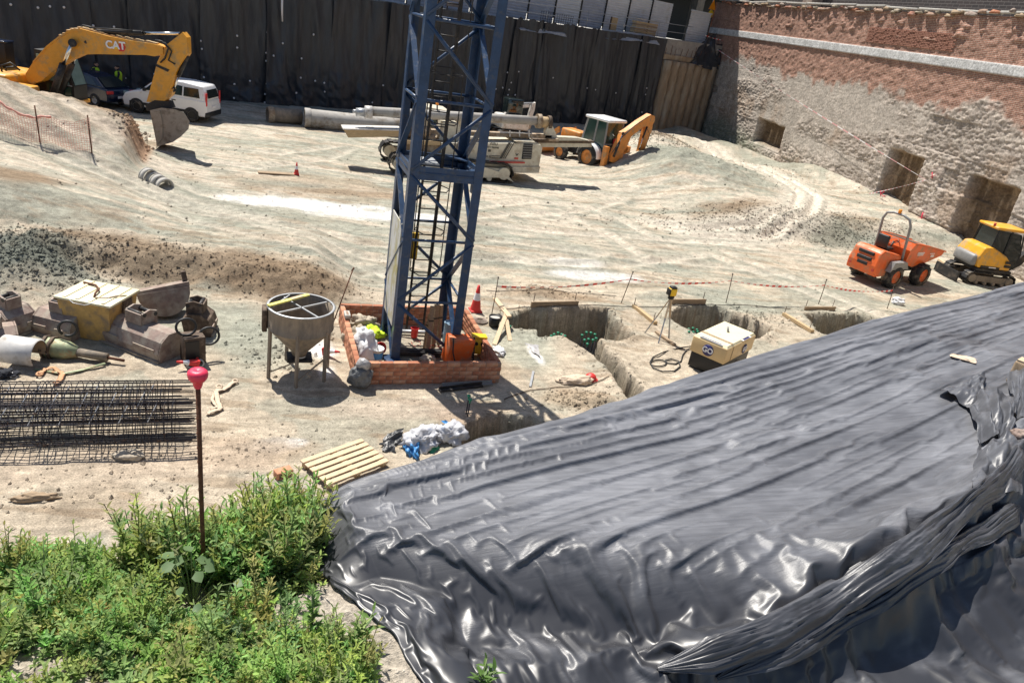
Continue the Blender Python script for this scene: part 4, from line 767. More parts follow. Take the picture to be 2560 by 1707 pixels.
# ---- large yellow excavator
a = math.radians(-20); EPt = Vector((-3.48, 34.41, 0)); ED = Vector((math.cos(a), math.sin(a), 0)); EN = Vector((-math.sin(a), math.cos(a), 0))
def ep(x, y, off=0): return PL(x/3.564, y/3.564, EPt+EN*off, EN)
ex = thing('excavator', 'large yellow tracked excavator with its bucket resting on the ground at upper left', 'excavator', (-8.9, 36.42, 0.0), a)
B = [(262, 655), (330, 550), (450, 415), (560, 328), (650, 275), (740, 260), (850, 290), (1000, 330), (1200, 368), (1400, 398), (1478, 425), (1478, 480), (1400, 502), (1330, 490), (1100, 486), (900, 482), (760, 486), (650, 532), (560, 590), (480, 652), (400, 722), (320, 745), (275, 720)]
m2 = MB(); m2.prism([ep(*p) for p in B], EN, .50); boom = m2.build('boom', 'cat_yellow', ex, True)
m2 = MB(); m2.prism([ep(x, y-6) for x, y in B[1:11]]+[ep(x, y+14) for x, y in B[1:11]][::-1], EN, .56); m2.build('boom_rim', 'cat_yellow', boom, True)
Sk = [(1600, 325), (1645, 288), (1682, 335), (1688, 480), (1660, 520), (1600, 610), (1565, 700), (1540, 795), (1500, 885), (1470, 915), (1325, 905), (1345, 835), (1382, 700), (1420, 555), (1470, 450), (1510, 395)]
m2 = MB(); m2.prism([ep(*p) for p in Sk], EN, .38); stick = m2.build('stick', 'cat_yellow', ex, True)
m2 = MB(); m2.prism([ep(*p) for p in ((1415, 570), (1530, 620), (1515, 640), (1410, 590))], EN, .42); m2.build('stick_band', 'dark_metal', stick, True)
def cylinder(par, p0, pm, p1, r, off=0, nm='hydraulic_cylinder', bm='dark_metal', fn=ep):
    m2 = MB(); m2.cyl(fn(*p0, off), fn(*pm, off), r, 12); o = m2.build(nm, bm, par, True); m2 = MB(); m2.cyl(fn(*pm, off), fn(*p1, off), r*.55, 12); m2.build('piston_rod', 'chrome', o, True)
    m2 = MB(); m2.cyl(fn(*p1, off-.07), fn(*p1, off+.07), r*1.15, 12); m2.build('pin_eye', 'dark_metal', o, True)
cylinder(ex, (860, 282), (1275, 297), (1625, 302), .10); cylinder(ex, (470, 850), (562, 575), (645, 385), .135, -.42); cylinder(ex, (520, 870), (640, 560), (690, 480), .135, .42)
cylinder(ex, (1672, 500), (1590, 680), (1545, 800), .085)
m2 = MB(); m2.tube([ep(700, 255), ep(740, 228), ep(790, 240), ep(860, 262)], .035, 6); m2.build('hydraulic_hose', 'hose', ex, True); m2 = MB(); m2.tube([ep(830, 250, -.2), ep(1000, 262, -.2), ep(1180, 275, -.2)], .03, 6); m2.build('hydraulic_hose', 'hose', ex, True); m2 = MB(); m2.tube([ep(1380, 360, -.28), ep(1440, 370, -.28), ep(1500, 430, -.28), ep(1470, 520, -.25), ep(1430, 560, -.25)], .035, 6); m2.build('hydraulic_hose', 'hose', ex, True); m2 = MB(); m2.tube([ep(1400, 370, -.24), ep(1470, 385, -.25), ep(1530, 460, -.24), ep(1500, 540, -.22), ep(1560, 575, -.22)], .03, 6); m2.build('hydraulic_hose', 'hose', ex, True)
m2 = MB()
for k in range(26): x = 560+k*33; yy = np.interp(x, [b_[0] for b_ in B[3:11]], [b_[1] for b_ in B[3:11]]); m2.box((0, 0, 0), (.16, .3, .05), M=Matrix.Translation(ep(x, yy-12+4*math.sin(k*2.1)))@Matrix.Rotation(a, 4, 'Z'))
m2.build('pipe_clamps', 'timber', boom, True)
m2 = MB(); m2.cyl(ep(645, 385, -.62), ep(645, 385, .62), .13, 14); m2.build('pin', 'dark_metal', boom, True); m2 = MB(); m2.cyl(ep(765, 378, -.262), ep(765, 378, .262), .06, 10); m2.build('pin', 'dark_metal', boom, True)
# lettering on the boom side
c0 = ep(1030, 408, -.262); ux = (ep(1090, 413, -.262)-ep(970, 400, -.262)).normalized(); uy = Vector((0, 0, 1)); Mt = TM[ex.name].inverted()@frame(c0, ux, uy)
text_mesh('CAT', .40, 'lettering', 'white_print', boom, Mt@Matrix.Translation((0, 0, .012)), .008, .012)
c1 = ep(1085, 425, -.256); m2 = MB(); m2.prism([ep(1060, 385, -.256), ep(1100, 388, -.256), ep(1122, 425, -.256), ep(1105, 462, -.256), ep(1060, 460, -.256)], EN, .01); m2.build('emblem', 'red_plastic', boom, True)
m2 = MB(); m2.prism([ep(1012, 440, -.268), ep(1055, 442, -.268), ep(1033, 408, -.268)], EN, .012); m2.build('emblem', 'yellow', boom, True)
# linkage and bucket
m2 = MB(); m2.prism([ep(*p) for p in ((1500, 800), (1555, 790), (1540, 850), (1470, 905), (1440, 880))], EN, .30); m2.build('link', 'cat_yellow', ex, True)
m2 = MB(); m2.prism([ep(*p) for p in ((1315, 930), (1400, 890), (1520, 900), (1545, 960), (1480, 990), (1330, 985))], EN, .42); m2.build('coupler', 'dark_metal', ex, True)
bk = MB(); O = [(1335, 985), (1440, 962), (1560, 975), (1645, 1010), (1690, 1085), (1680, 1150), (1610, 1220), (1540, 1268), (1400, 1308)]; wB = 1.15
P0 = [ep(*p, -wB/2) for p in O]; P1 = [ep(*p, wB/2) for p in O]; nO = len(O)
bk.add(P0+P1, [(i, i+1, nO+i+1, nO+i) for i in range(nO-1)]+[tuple(range(nO)), tuple(reversed(range(nO, 2*nO)))]); bko = bk.build('bucket', 'bucket_grey', ex, True)
m2 = MB(); m2.prism([ep(1350, 1000, -wB/2-.02), ep(1425, 985, -wB/2-.02), ep(1450, 1100, -wB/2-.02), ep(1452, 1230, -wB/2-.02), ep(1400, 1290, -wB/2-.02), ep(1380, 1120, -wB/2-.02)], EN, .05); m2.build('side_cutter', 'bucket_grey', bko, True)
for k in range(5): q = -wB/2+.1+k*(wB-.2)/4; m2 = MB(); m2.prism([ep(1398, 1270, q), ep(1440, 1290, q), ep(1395, 1330, q)], EN, .10); m2.build('tooth', 'chrome', bko, True)
# house, cab, tracks (mostly hidden behind the spoil bank)
for sy in (-1, 1): track(ex, (-.1, sy*1.25, 0), 4.6, .98, .6, belt='dark_metal')
m2 = MB(); m2.rbox((-1.3, 0, 1.62), (3.6, 2.6, .9), .12); m2.build('house', 'cat_yellow', ex)
m2 = MB(); m2.rbox((-2.3, 0, 2.28), (1.9, 2.5, .55), .1); m2.build('engine_hood', 'cat_yellow', ex); m2 = MB(); m2.rbox((-3.2, 0, 1.7), (.8, 2.7, 1.2), .2); m2.build('counterweight', 'dark_metal', ex)
m2 = MB(); m2.rbox((-.85, .55, 2.55), (.75, .6, 1.0), .04); m2.build('air_box', 'black_paint', ex); m2 = MB(); m2.rbox((-.85, .55, 3.08), (.8, .65, .08), .03); m2.build('air_box_lid', 'navy_car', ex)
m2 = MB(); m2.rbox((.62, -1.0, 1.5), (1.5, .78, .52), .05); m2.build('tool_box', 'cat_yellow', ex)
m2 = MB()
for x in (-2.6, -1.9, -1.2): m2.tube([(x, -1.2, 2.1), (x, -1.2, 3.0)], .022, 6)
m2.tube([(-2.6, -1.2, 2.98), (-1.2, -1.2, 2.98), (-.6, -1.2, 2.2)], .022, 6); m2.build('hand_rail', 'dark_metal', ex)
m2 = MB(); m2.tube([(-.2, -.5, 1.9), (-.1, -.6, 2.3), (.2, -.5, 2.45), (.5, -.4, 2.2)], .04, 6); m2.build('hydraulic_hose', 'hose', ex); m2 = MB(); m2.tube([(-.3, -.2, 1.9), (-.1, -.3, 2.2), (.3, -.3, 2.3)], .04, 6); m2.build('hydraulic_hose', 'hose', ex)
cab = MB(); cab.prism([(.55, .95, 1.15), (2.1, .95, 1.15), (2.12, .95, 1.75), (1.75, .95, 2.95), (.6, .95, 3.0)], (0, 1, 0), .98); co = cab.build('cab', 'black_paint', ex)
for yy in (.44, 1.46): m2 = MB(); m2.prism([(.68, yy, 1.9), (1.95, yy, 1.8), (1.68, yy, 2.82), (.68, yy, 2.85)], (0, 1, 0), .03); m2.build('window', 'pale_glass', co); m2 = MB(); m2.prism([(1.0, yy, 1.28), (2.02, yy, 1.28), (2.0, yy, 1.7), (1.0, yy, 1.75)], (0, 1, 0), .03); m2.build('window', 'green_glass', co)
m2 = MB(); m2.prism([(2.14, .95, 1.8), (1.79, .95, 2.88), (1.77, .95, 2.88), (2.12, .95, 1.8)], (0, 1, 0), .8); m2.build('windscreen', 'pale_glass', co); m2 = MB(); m2.rbox((1.35, .95, 1.1), (1.7, 1.05, .14), .03); m2.build('cab_floor', 'cat_yellow', co)
m2 = MB(); m2.tube([(1.5, .46, 1.78), (2.05, .46, 1.76)], .02, 6); m2.build('grab_rail', 'galv', co)
# ---- road vehicles
def loft(poly, zb, zt, wb_, wt, M=None):
    V = []; n = len(poly)
    for sgn in (-1, 1):
        for x, z in poly: k = min(1, max(0, (z-zb)/(zt-zb))); V.append((x, sgn*(wb_+(wt-wb_)*k), z))
    f = [tuple(range(n)), tuple(reversed(range(n, 2*n)))]+[(i, n+i, n+(i+1) % n, (i+1) % n) for i in range(n)]
    m2 = MB(); m2.add(V, f, M=M); return m2
def bevelled(mb, name, mt, par, w=.05):
    o = mb.build(name, mt, par); md = o.modifiers.new('b', 'BEVEL'); md.width = w; md.segments = 2; md.limit_method = 'ANGLE'; md.angle_limit = .4; return o
def wall_panel(par, name, pts, mt, zb, zt, wb_, wt, side, d=.006, t=.012):
    V = []; 
    for e in (0, t):
        for x, z in pts: k = (z-zb)/(zt-zb); V.append((x, side*(wb_+(wt-wb_)*k+d+e), z))
    n = len(pts); m2 = MB(); m2.add(V, [tuple(range(n)), tuple(range(n, 2*n))]+[(i, (i+1) % n, n+(i+1) % n, n+i) for i in range(n)]); return m2.build(name, mt, par)
fr_, rr_ = Vector((-5.03, 41.58, 0)), Vector((-2.51, 40.62, 0)); hd_ = (fr_-rr_).normalized(); lf = Vector((-hd_.y, hd_.x, 0)); mid = (fr_+rr_)/2-lf*.74
vn_ = thing('delivery_van', 'white delivery van with dark side windows parked by the black sheets', 'van', mid, math.atan2(hd_.y, hd_.x))
bo = bevelled(loft([(-2.07, .30), (-2.12, .62), (-2.08, 1.10), (1.05, 1.12), (1.5, 1.04), (1.92, .88), (2.08, .62), (2.05, .28)], .3, 1.1, .84, .88), 'body', 'white_paint', vn_, .07)
g_ = [(-2.06, 1.08), (-1.98, 1.5), (-1.86, 1.74), (-.9, 1.82), (.15, 1.79), (.5, 1.66), (1.2, 1.08)]; gh = bevelled(loft(g_, 1.08, 1.8, .87, .72), 'roof', 'white_paint', vn_, .06)
for sd in (-1, 1):
    wall_panel(vn_, 'window', [(-1.78, 1.18), (-.98, 1.18), (-.98, 1.6), (-1.68, 1.6)], 'glass', 1.08, 1.8, .87, .72, sd); wall_panel(vn_, 'window', [(-.9, 1.18), (-.08, 1.18), (-.08, 1.62), (-.9, 1.62)], 'glass', 1.08, 1.8, .87, .72, sd); wall_panel(vn_, 'window', [(0, 1.16), (.95, 1.16), (.5, 1.58), (0, 1.62)], 'glass', 1.08, 1.8, .87, .72, sd)
    m2 = MB(); m2.rbox((.88, sd*.98, 1.2), (.12, .2, .16), .03); m2.build('mirror', 'black_paint', vn_); m2 = MB(); m2.box((0, sd*.872, .48), (3.4, .02, .12)); m2.build('side_moulding', 'black_paint', vn_)
    m2 = MB(); m2.box((-.5, sd*.888, .92), (.2, .02, .04)); m2.build('door_handle', 'black_paint', vn_); m2 = MB(); m2.rbox((-2.08, sd*.78, 1.15), (.06, .12, .62), .02); m2.build('tail_lamp', 'red_plastic', vn_); m2 = MB(); m2.rbox((1.95, sd*.62, .85), (.2, .3, .16), .03); m2.build('headlight', 'pale_glass', vn_)
    for x in (-1.35, 1.35):
        wheel(vn_, Vector((x, sd*.81, .31)), .31, .2, 'galv', tread=False, side=sd); m2 = MB(); m2.cyl((x, sd*.70, .33), (x, sd*.885, .33), .365, 20); m2.build('wheel_arch', 'black_paint', vn_)
m2 = MB(); m2.prism([(-2.10, -.6, 1.2), (-2.10, .6, 1.2), (-2.0, .55, 1.58), (-2.0, -.55, 1.58)], (-1, 0, .2), .03); m2.build('rear_window', 'glass', vn_); m2 = MB(); m2.rbox((-2.08, 0, .42), (.14, 1.7, .25), .04); m2.build('rear_bumper', 'black_paint', vn_); m2 = MB(); m2.rbox((2.06, 0, .40), (.14, 1.7, .25), .04); m2.build('front_bumper', 'black_paint', vn_); m2 = MB(); m2.box((-2.13, 0, .75), (.02, .5, .11)); m2.build('number_plate', 'white_print', vn_)
m2 = MB(); m2.prism([(1.22, -.7, 1.12), (1.22, .7, 1.12), (.56, .64, 1.64), (.56, -.64, 1.64)], (.6, 0, .75), .03); m2.build('windscreen', 'glass', vn_)
m2 = MB(); m2.blob((-1.35, .5, 1.16), (.3, .2, .15), 10, .5, 3); m2.build('vest_bundle', 'hivis', vn_)
cr_ = GG(285, 274); cdh = Vector((-.80, .60, 0)).normalized(); cp = Vector((cr_.x, cr_.y, 0))+cdh*2.15-Vector((-cdh.y, cdh.x, 0))*.5
ca = thing('parked_car', 'dark blue car parked behind the excavator cab', 'car', cp, math.atan2(cdh.y, cdh.x))
bevelled(loft([(-2.15, .3), (-2.2, .6), (-2.12, .92), (-1.6, .98), (1.0, .96), (1.6, .88), (2.1, .72), (2.2, .5), (2.15, .28)], .3, .95, .84, .86), 'body', 'navy_car', ca, .08); bevelled(loft([(-1.95, .95), (-1.3, 1.36), (-.7, 1.46), (.1, 1.45), (.5, 1.36), (1.2, .95)], .95, 1.45, .84, .62), 'roof', 'navy_car', ca, .06)
for sd in (-1, 1):
    wall_panel(ca, 'window', [(-1.55, 1.0), (-.35, 1.0), (-.35, 1.36), (-1.1, 1.33)], 'glass', .95, 1.45, .84, .62, sd); wall_panel(ca, 'window', [(-.28, 1.0), (.9, 1.0), (.45, 1.32), (-.28, 1.36)], 'glass', .95, 1.45, .84, .62, sd)
    m2 = MB(); m2.rbox((-2.12, sd*.66, .78), (.14, .36, .16), .03); m2.build('tail_lamp', 'red_plastic', ca); m2 = MB(); m2.rbox((.75, sd*.95, 1.02), (.12, .18, .12), .03); m2.build('mirror', 'navy_car', ca)
    for x in (-1.35, 1.35): wheel(ca, Vector((x, sd*.79, .31)), .31, .2, 'galv', tread=False, side=sd)
m2 = MB(); m2.box((-2.2, 0, .55), (.02, .5, .11)); m2.build('number_plate', 'white_print', ca); m2 = MB(); m2.prism([(-1.93, -.7, 1.0), (-1.93, .7, 1.0), (-1.34, .56, 1.36), (-1.34, -.56, 1.36)], (-.5, 0, .8), .03); m2.build('rear_window', 'glass', ca)
# ---- people in safety vests
def person(p, face, label, pose, shirt='dark_cloth', vest='hivis'):
    t = thing('person', label, 'person', p, face); J = {}; rad_ = {}
    def j(n_, co_, r): J[n_] = len(J); rad_[n_] = r; pts_.append(co_)
    pts_ = []
    j('pel', (0, 0, .95), .15); j('wai', (.01, 0, 1.12), .14); j('che', (.02, 0, 1.34), .165); j('nec', (.03, 0, 1.5), .06); j('hea', (.05, 0, 1.63), .095); j('top', (.04, 0, 1.74), .07)
    for s_, q in ((1, 'L'), (-1, 'R')):
        j('hip'+q, (0, s_*.1, .9), .11); j('kne'+q, (.03, s_*.12, .5), .075); j('ank'+q, (0, s_*.12, .09), .05); j('toe'+q, (.17, s_*.13, .04), .04)
        j('sho'+q, (.01, s_*.2, 1.43), .07); e, h_ = pose[q]; j('elb'+q, (e[0], s_*e[1], e[2]), .048); j('wri'+q, (h_[0], s_*h_[1], h_[2]), .034); j('han'+q, (h_[0]+.07, s_*h_[1]*.95, h_[2]-.02), .036)
    E_ = [('pel', 'wai'), ('wai', 'che'), ('che', 'nec'), ('nec', 'hea'), ('hea', 'top')]
    for q in 'LR': E_ += [('pel', 'hip'+q), ('hip'+q, 'kne'+q), ('kne'+q, 'ank'+q), ('ank'+q, 'toe'+q), ('che', 'sho'+q), ('sho'+q, 'elb'+q), ('elb'+q, 'wri'+q), ('wri'+q, 'han'+q)]
    me = bpy.data.meshes.new('body'); me.from_pydata(pts_, [(J[a_], J[b_]) for a_, b_ in E_], []); o = link('body', me, t); me.materials.append(MAT[shirt])
    md = o.modifiers.new('s', 'SKIN'); md.use_smooth_shade = True
    for k_, i in J.items(): me.skin_vertices[0].data[i].radius = (rad_[k_], rad_[k_])
    me.skin_vertices[0].data[0].use_root = True; o.modifiers.new('d', 'SUBSURF').render_levels = 2; o.modifiers['d'].levels = 1
    m2 = MB(); m2.lathe([(.13, .0), (.175, .06), (.19, .3), (.20, .42), (.15, .52), (.08, .56)], 14, M=Matrix.Translation((.01, 0, .95))@Matrix.Diagonal((.9, 1.12, 1, 1))); m2.build('safety_vest', vest, t)
    m2 = MB(); m2.blob((.06, 0, 1.655), (.10, .085, .125), 12, .05, 1, low=-1); hd2 = m2.build('head', 'skin', t)
    m2 = MB(); m2.blob((.035, 0, 1.71), (.112, .095, .095), 12, .06, 2, low=-.3); m2.build('hair', 'hair', hd2); m2 = MB(); m2.blob((.16, 0, 1.645), (.02, .016, .025), 8, .05, 3, low=-1); m2.build('nose', 'skin', hd2)
    for s_ in (-1, 1): m2 = MB(); m2.blob((.15, s_*.035, 1.675), (.01, .014, .008), 6, 0, 1, low=-1); m2.build('eye', 'hair', hd2)
    for q in 'LR':
        h_ = pose[q][1]; s_ = 1 if q == 'L' else -1; m2 = MB()
        for k in range(4): m2.tube([(h_[0]+.09, s_*h_[1]*.95+(k-1.5)*.018, h_[2]-.02), (h_[0]+.14, s_*h_[1]*.95+(k-1.5)*.02, h_[2]-.03-.005*k), (h_[0]+.165, s_*h_[1]*.95+(k-1.5)*.02, h_[2]-.06)], .009, 5)
        m2.tube([(h_[0]+.05, s_*(h_[1]*.95-.03), h_[2]-.01), (h_[0]+.09, s_*(h_[1]*.95-.06), h_[2]-.01), (h_[0]+.11, s_*(h_[1]*.95-.055), h_[2]-.03)], .010, 5); m2.blob((h_[0]+.06, s_*h_[1]*.95, h_[2]-.02), (.05, .042, .022), 8, .05, 2, low=-1); m2.build('hand', 'skin', t)
    return t
ph = Vector((-.6, -.8, 0))
person((-7.3, 44.6, hz(-7.3, 44.6)), math.radians(-20), 'person in dark clothes and bright green vest standing left behind the blue car, arms folded', {'L': ((.12, .27, 1.2), (.26, .08, 1.22)), 'R': ((.1, .27, 1.2), (.25, .1, 1.26))})
person((-6.2, 44.3, hz(-6.2, 44.3)), math.radians(200), 'person in bright green vest standing right behind the blue car, one hand raised', {'L': ((.1, .28, 1.2), (.28, .24, 1.12)), 'R': ((.02, .27, 1.18), (.1, .27, .95))})
# ---- backhoe loader
bh_h = Vector((-.45, .89, 0)).normalized(); bl_ = Vector((-bh_h.y, bh_h.x, 0)); rc = GG(1468, 410); rc.z = 0; axle = rc-bl_*.93
bk_ = thing('backhoe_loader', 'orange backhoe loader with white cab roof seen from behind beside the gravel pile', 'backhoe', axle, math.atan2(bh_h.y, bh_h.x))
for sd in (-1, 1): wheel(bk_, Vector((0, sd*.93, .68)), .68, .46, 'bh_orange', side=sd); wheel(bk_, Vector((2.15, sd*.85, .46)), .46, .34, 'bh_orange', side=sd)
m2 = MB(); m2.rbox((.9, 0, .75), (3.2, .9, .5), .06); m2.build('chassis', 'dark_metal', bk_)
m2 = MB(); m2.rbox((2.0, 0, 1.35), (1.5, .95, .8), .1); m2.build('hood', 'bh_orange', bk_)
cabm = MB(); cabm.prism([(-.75, 0, 1.0), (.95, 0, 1.0), (.95, 0, 1.5), (.7, 0, 2.72), (-.7, 0, 2.72), (-.8, 0, 1.6)], (0, 1, 0), 1.45); cab = cabm.build('cab', 'green_glass', bk_)
for sx, tx in ((-.78, -.7), (.05, .0), (.95, .7)):
    for sd in (-1, 1): m2 = MB(); m2.bar((sx, sd*.73, 1.0), (tx, sd*.73, 2.72), .09); m2.build('pillar', 'grey_paint', cab)
m2 = MB(); m2.rbox((0, 0, 2.8), (1.75, 1.65, .16), .06); m2.build('cab_roof', 'white_paint', cab)
for z_ in (1.0, 1.55): m2 = MB(); m2.bar((-.80, -.74, z_), (-.80, .74, z_), .07); m2.build('window_rail', 'grey_paint', cab)
m2 = MB(); m2.rbox((-.84, -.15, 1.62), (.1, .42, .5), .05); m2.build('seat_back', 'red_plastic', bk_); m2 = MB(); m2.rbox((-.83, .25, 1.25), (.06, .5, .4), .02); m2.build('control_panel', 'black_paint', bk_)
for sd in (-1, 1):
    m2 = MB(); m2.lathe([(.74, -.27), (.78, -.2), (.78, .2), (.74, .27)], 18, axis='y', M=Matrix.Translation((0, sd*.93, .72)), arc=math.pi); m2.build('mudguard', 'white_paint' if sd > 0 else 'grey_paint', bk_)
    m2 = MB(); m2.box((-1.15, sd*.98, .95), (.26, .26, 1.15)); so = m2.build('stabilizer_tube', 'bh_orange', bk_); m2 = MB(); m2.box((-1.15, sd*1.0, .25), (.16, .16, .5)); m2.build('stabilizer_leg', 'rust', so); m2 = MB(); m2.box((-1.15, sd*1.0, .04), (.4, .36, .06)); m2.build('foot', 'dark_rust', so)
m2 = MB(); m2.box((-1.15, 0, .8), (.22, 1.9, .42)); m2.build('rear_frame', 'dark_rust', bk_)
m2 = MB(); m2.prism([(2.6, .75, 1.5), (3.5, .75, .9), (3.6, .75, 1.1), (2.7, .75, 1.8)], (0, 1, 0), .12); m2.build('loader_arm', 'bh_orange', bk_); m2 = MB(); m2.prism([(2.6, -.75, 1.5), (3.5, -.75, .9), (3.6, -.75, 1.1), (2.7, -.75, 1.8)], (0, 1, 0), .12); m2.build('loader_arm', 'bh_orange', bk_)
m2 = MB(); m2.prism([(3.5, 0, .9), (3.7, 0, .15), (4.4, 0, .12), (4.3, 0, .25), (3.9, 0, .4), (3.8, 0, 1.0)], (0, 1, 0), 2.1); m2.build('loader_bucket', 'bh_orange', bk_)
kp = axle-bh_h*1.45; KD = Vector((.95, .31, 0)).normalized(); KN = Vector((-KD.y, KD.x, 0))
def kq(x, y, off=0): return PL(x/3.564+1200, y/3.564, kp+KN*off, KN)
Bm = [(1155, 1440), (1165, 1380), (1255, 1185), (1300, 1160), (1400, 1085), (1505, 1020), (1540, 1030), (1545, 1070), (1520, 1110), (1440, 1130), (1330, 1215), (1290, 1310), (1200, 1450)]
m2 = MB(); m2.prism([kq(*p) for p in Bm], KN, .30); bm_ = m2.build('boom', 'bh_orange', bk_, True); m2 = MB(); m2.prism([kq(x, y-4, 0) for x, y in Bm[2:6]]+[kq(x+6, y+18) for x, y in Bm[2:6]][::-1], KN, .36); m2.build('boom_rim', 'bh_orange', bm_, True)
m2 = MB(); m2.prism([kq(*p) for p in ((1475, 1090), (1530, 1085), (1520, 1150), (1470, 1290), (1430, 1390), (1390, 1390), (1410, 1330), (1440, 1200))], KN, .24); dp = m2.build('dipper', 'bh_orange', bk_, True)
def kc(x, y, off): return kq(x, y, off)
cylinder(bk_, (1190, 1400), (1240, 1270), (1275, 1190), .07, -.2, fn=kq); cylinder(bk_, (1310, 1160), (1430, 1080), (1500, 1050), .06, 0, fn=kq); cylinder(bk_, (1490, 1130), (1450, 1230), (1420, 1330), .05, -.16, fn=kq)
m2 = MB(); m2.prism([kq(*p) for p in ((1360, 1410), (1420, 1385), (1445, 1410), (1400, 1470), (1345, 1455))], KN, .35); m2.build('bucket', 'dark_rust', bk_, True); m2 = MB(); m2.tube([kq(1480, 1130, -.1), kq(1510, 1200, -.1), kq(1480, 1290, -.1), kq(1495, 1310, -.1)], .03, 5); m2.build('hydraulic_hose', 'hose', bk_, True); m2 = MB(); m2.tube([kq(1180, 1360, -.22), kq(1260, 1230, -.25), kq(1380, 1120, -.22), kq(1500, 1040, -.2)], .025, 5); m2.build('hydraulic_hose', 'hose', bk_, True)
m2 = MB(); m2.cyl(kp+Vector((0, 0, .35)), kp+Vector((0, 0, 1.25)), .17, 12); m2.build('king_post', 'bh_orange', bk_, True)
# ---- drilling rig with lowered mast
rg = thing('drilling_rig', 'cream tracked drilling rig with its long mast lowered flat behind the crane', 'drilling rig', (9.8, 34.6, 0))
def rq(px, py, y=33.5): return PL(px, py, (0, y, 0), (0, 1, 0))
YV = Vector((0, 1, 0))
for yy in (33.35, 36.0): 
    o = track(rg, (9.0-9.8, yy-34.6, 0), 5.9, .92, .62, frame_m='rig_white', belt='dark_metal', nsh=34)
m2 = MB(); m2.prism([rq(1060, 428, 33.35), rq(1210, 415, 33.35), rq(1262, 432, 33.35), rq(1280, 452, 33.35), rq(1255, 440, 33.35), rq(1060, 440, 33.35)], YV, .66); m2.build('track_guard', 'rig_white', rg, True)
m2 = MB(); m2.prism([rq(1090, 345, 34.6), rq(1290, 347, 34.6), rq(1332, 350, 34.6), rq(1336, 358, 34.6), rq(1328, 403, 34.6), rq(1090, 400, 34.6)], YV, 2.3); hs_ = m2.build('engine_house', 'rig_white', rg, True)
m2 = MB(); m2.prism([rq(1270, 342, 34.5), rq(1320, 344, 34.5), rq(1332, 352, 34.5), rq(1290, 354, 34.5)], YV, 2.0); m2.build('roof_hatch', 'rig_white', hs_, True)
m2 = MB(); m2.prism([rq(1080, 402, 34.6), rq(1330, 403, 34.6), rq(1326, 418, 34.6), rq(1080, 418, 34.6)], YV, 2.45); m2.build('deck_frame', 'rig_white', hs_, True)
fy = 33.435
m2 = MB(); m2.prism([rq(1214, 402, fy-.08), rq(1312, 405, fy-.08), rq(1312, 409, fy-.08), rq(1214, 408, fy-.08)], YV, .02); m2.build('red_stripe', 'red_print', hs_, True)
m2 = MB(); m2.prism([rq(1309, 359, fy), rq(1332, 360, fy), rq(1328, 398, fy), rq(1304, 398, fy)], YV, .03); m2.build('grille', 'dark_metal', hs_, True)
for k in range(6): m2 = MB(); y_ = 363+k*6; m2.prism([rq(1308, y_, fy-.03), rq(1331, y_+.6, fy-.03), rq(1331, y_+1.8, fy-.03), rq(1308, y_+1.2, fy-.03)], YV, .02); m2.build('slat', 'grey_paint', hs_, True)
for k in range(4):
    m2 = MB(); x_ = 1271+k*4.4; w_ = (4.2, 2.2, 1.4, 2.2)[k]; m2.prism([rq(x_, 357, fy), rq(x_+w_, 357, fy), rq(x_-23+w_, 397, fy), rq(x_-23, 397, fy)], YV, .02); m2.build('stripe', 'grey_print', hs_, True)
for y_ in (389.5, 394.5): m2 = MB(); m2.prism([rq(1229, y_, fy), rq(1250, y_+.5, fy), rq(1249, y_+2.2, fy), rq(1229, y_+1.7, fy)], YV, .02); m2.build('stripe', 'grey_print', hs_, True)
m2 = MB(); m2.prism([rq(1221, 374, fy), rq(1227, 374, fy), rq(1227, 380, fy), rq(1220, 380, fy)], YV, .02); m2.build('square_mark', 'grey_print', hs_, True)
m2 = MB(); m2.prism([rq(1288, 384, fy), rq(1292, 386, fy), rq(1297, 384, fy), rq(1292, 391, fy)], YV, .02); m2.build('emblem', 'grey_print', hs_, True); m2 = MB(); m2.prism([rq(1286, 394, fy), rq(1296, 394.5, fy), rq(1295, 399, fy), rq(1286, 398.5, fy)], YV, .02); m2.build('emblem', 'red_print', hs_, True)
def rtxt(s, px, py, size):
    c = rq(px, py, fy); Mt = TM[rg.name].inverted()@frame(c, (1, 0, .0), (0, 0, 1)); return text_mesh(s, size, 'lettering', 'grey_print', hs_, Mt, .004, .003)
rtxt('VSRU', 1234, 360.5, .17); rtxt('ET Y PILOTES', 1233, 369.3, .095); rtxt('R 33', 1222, 392, .13)
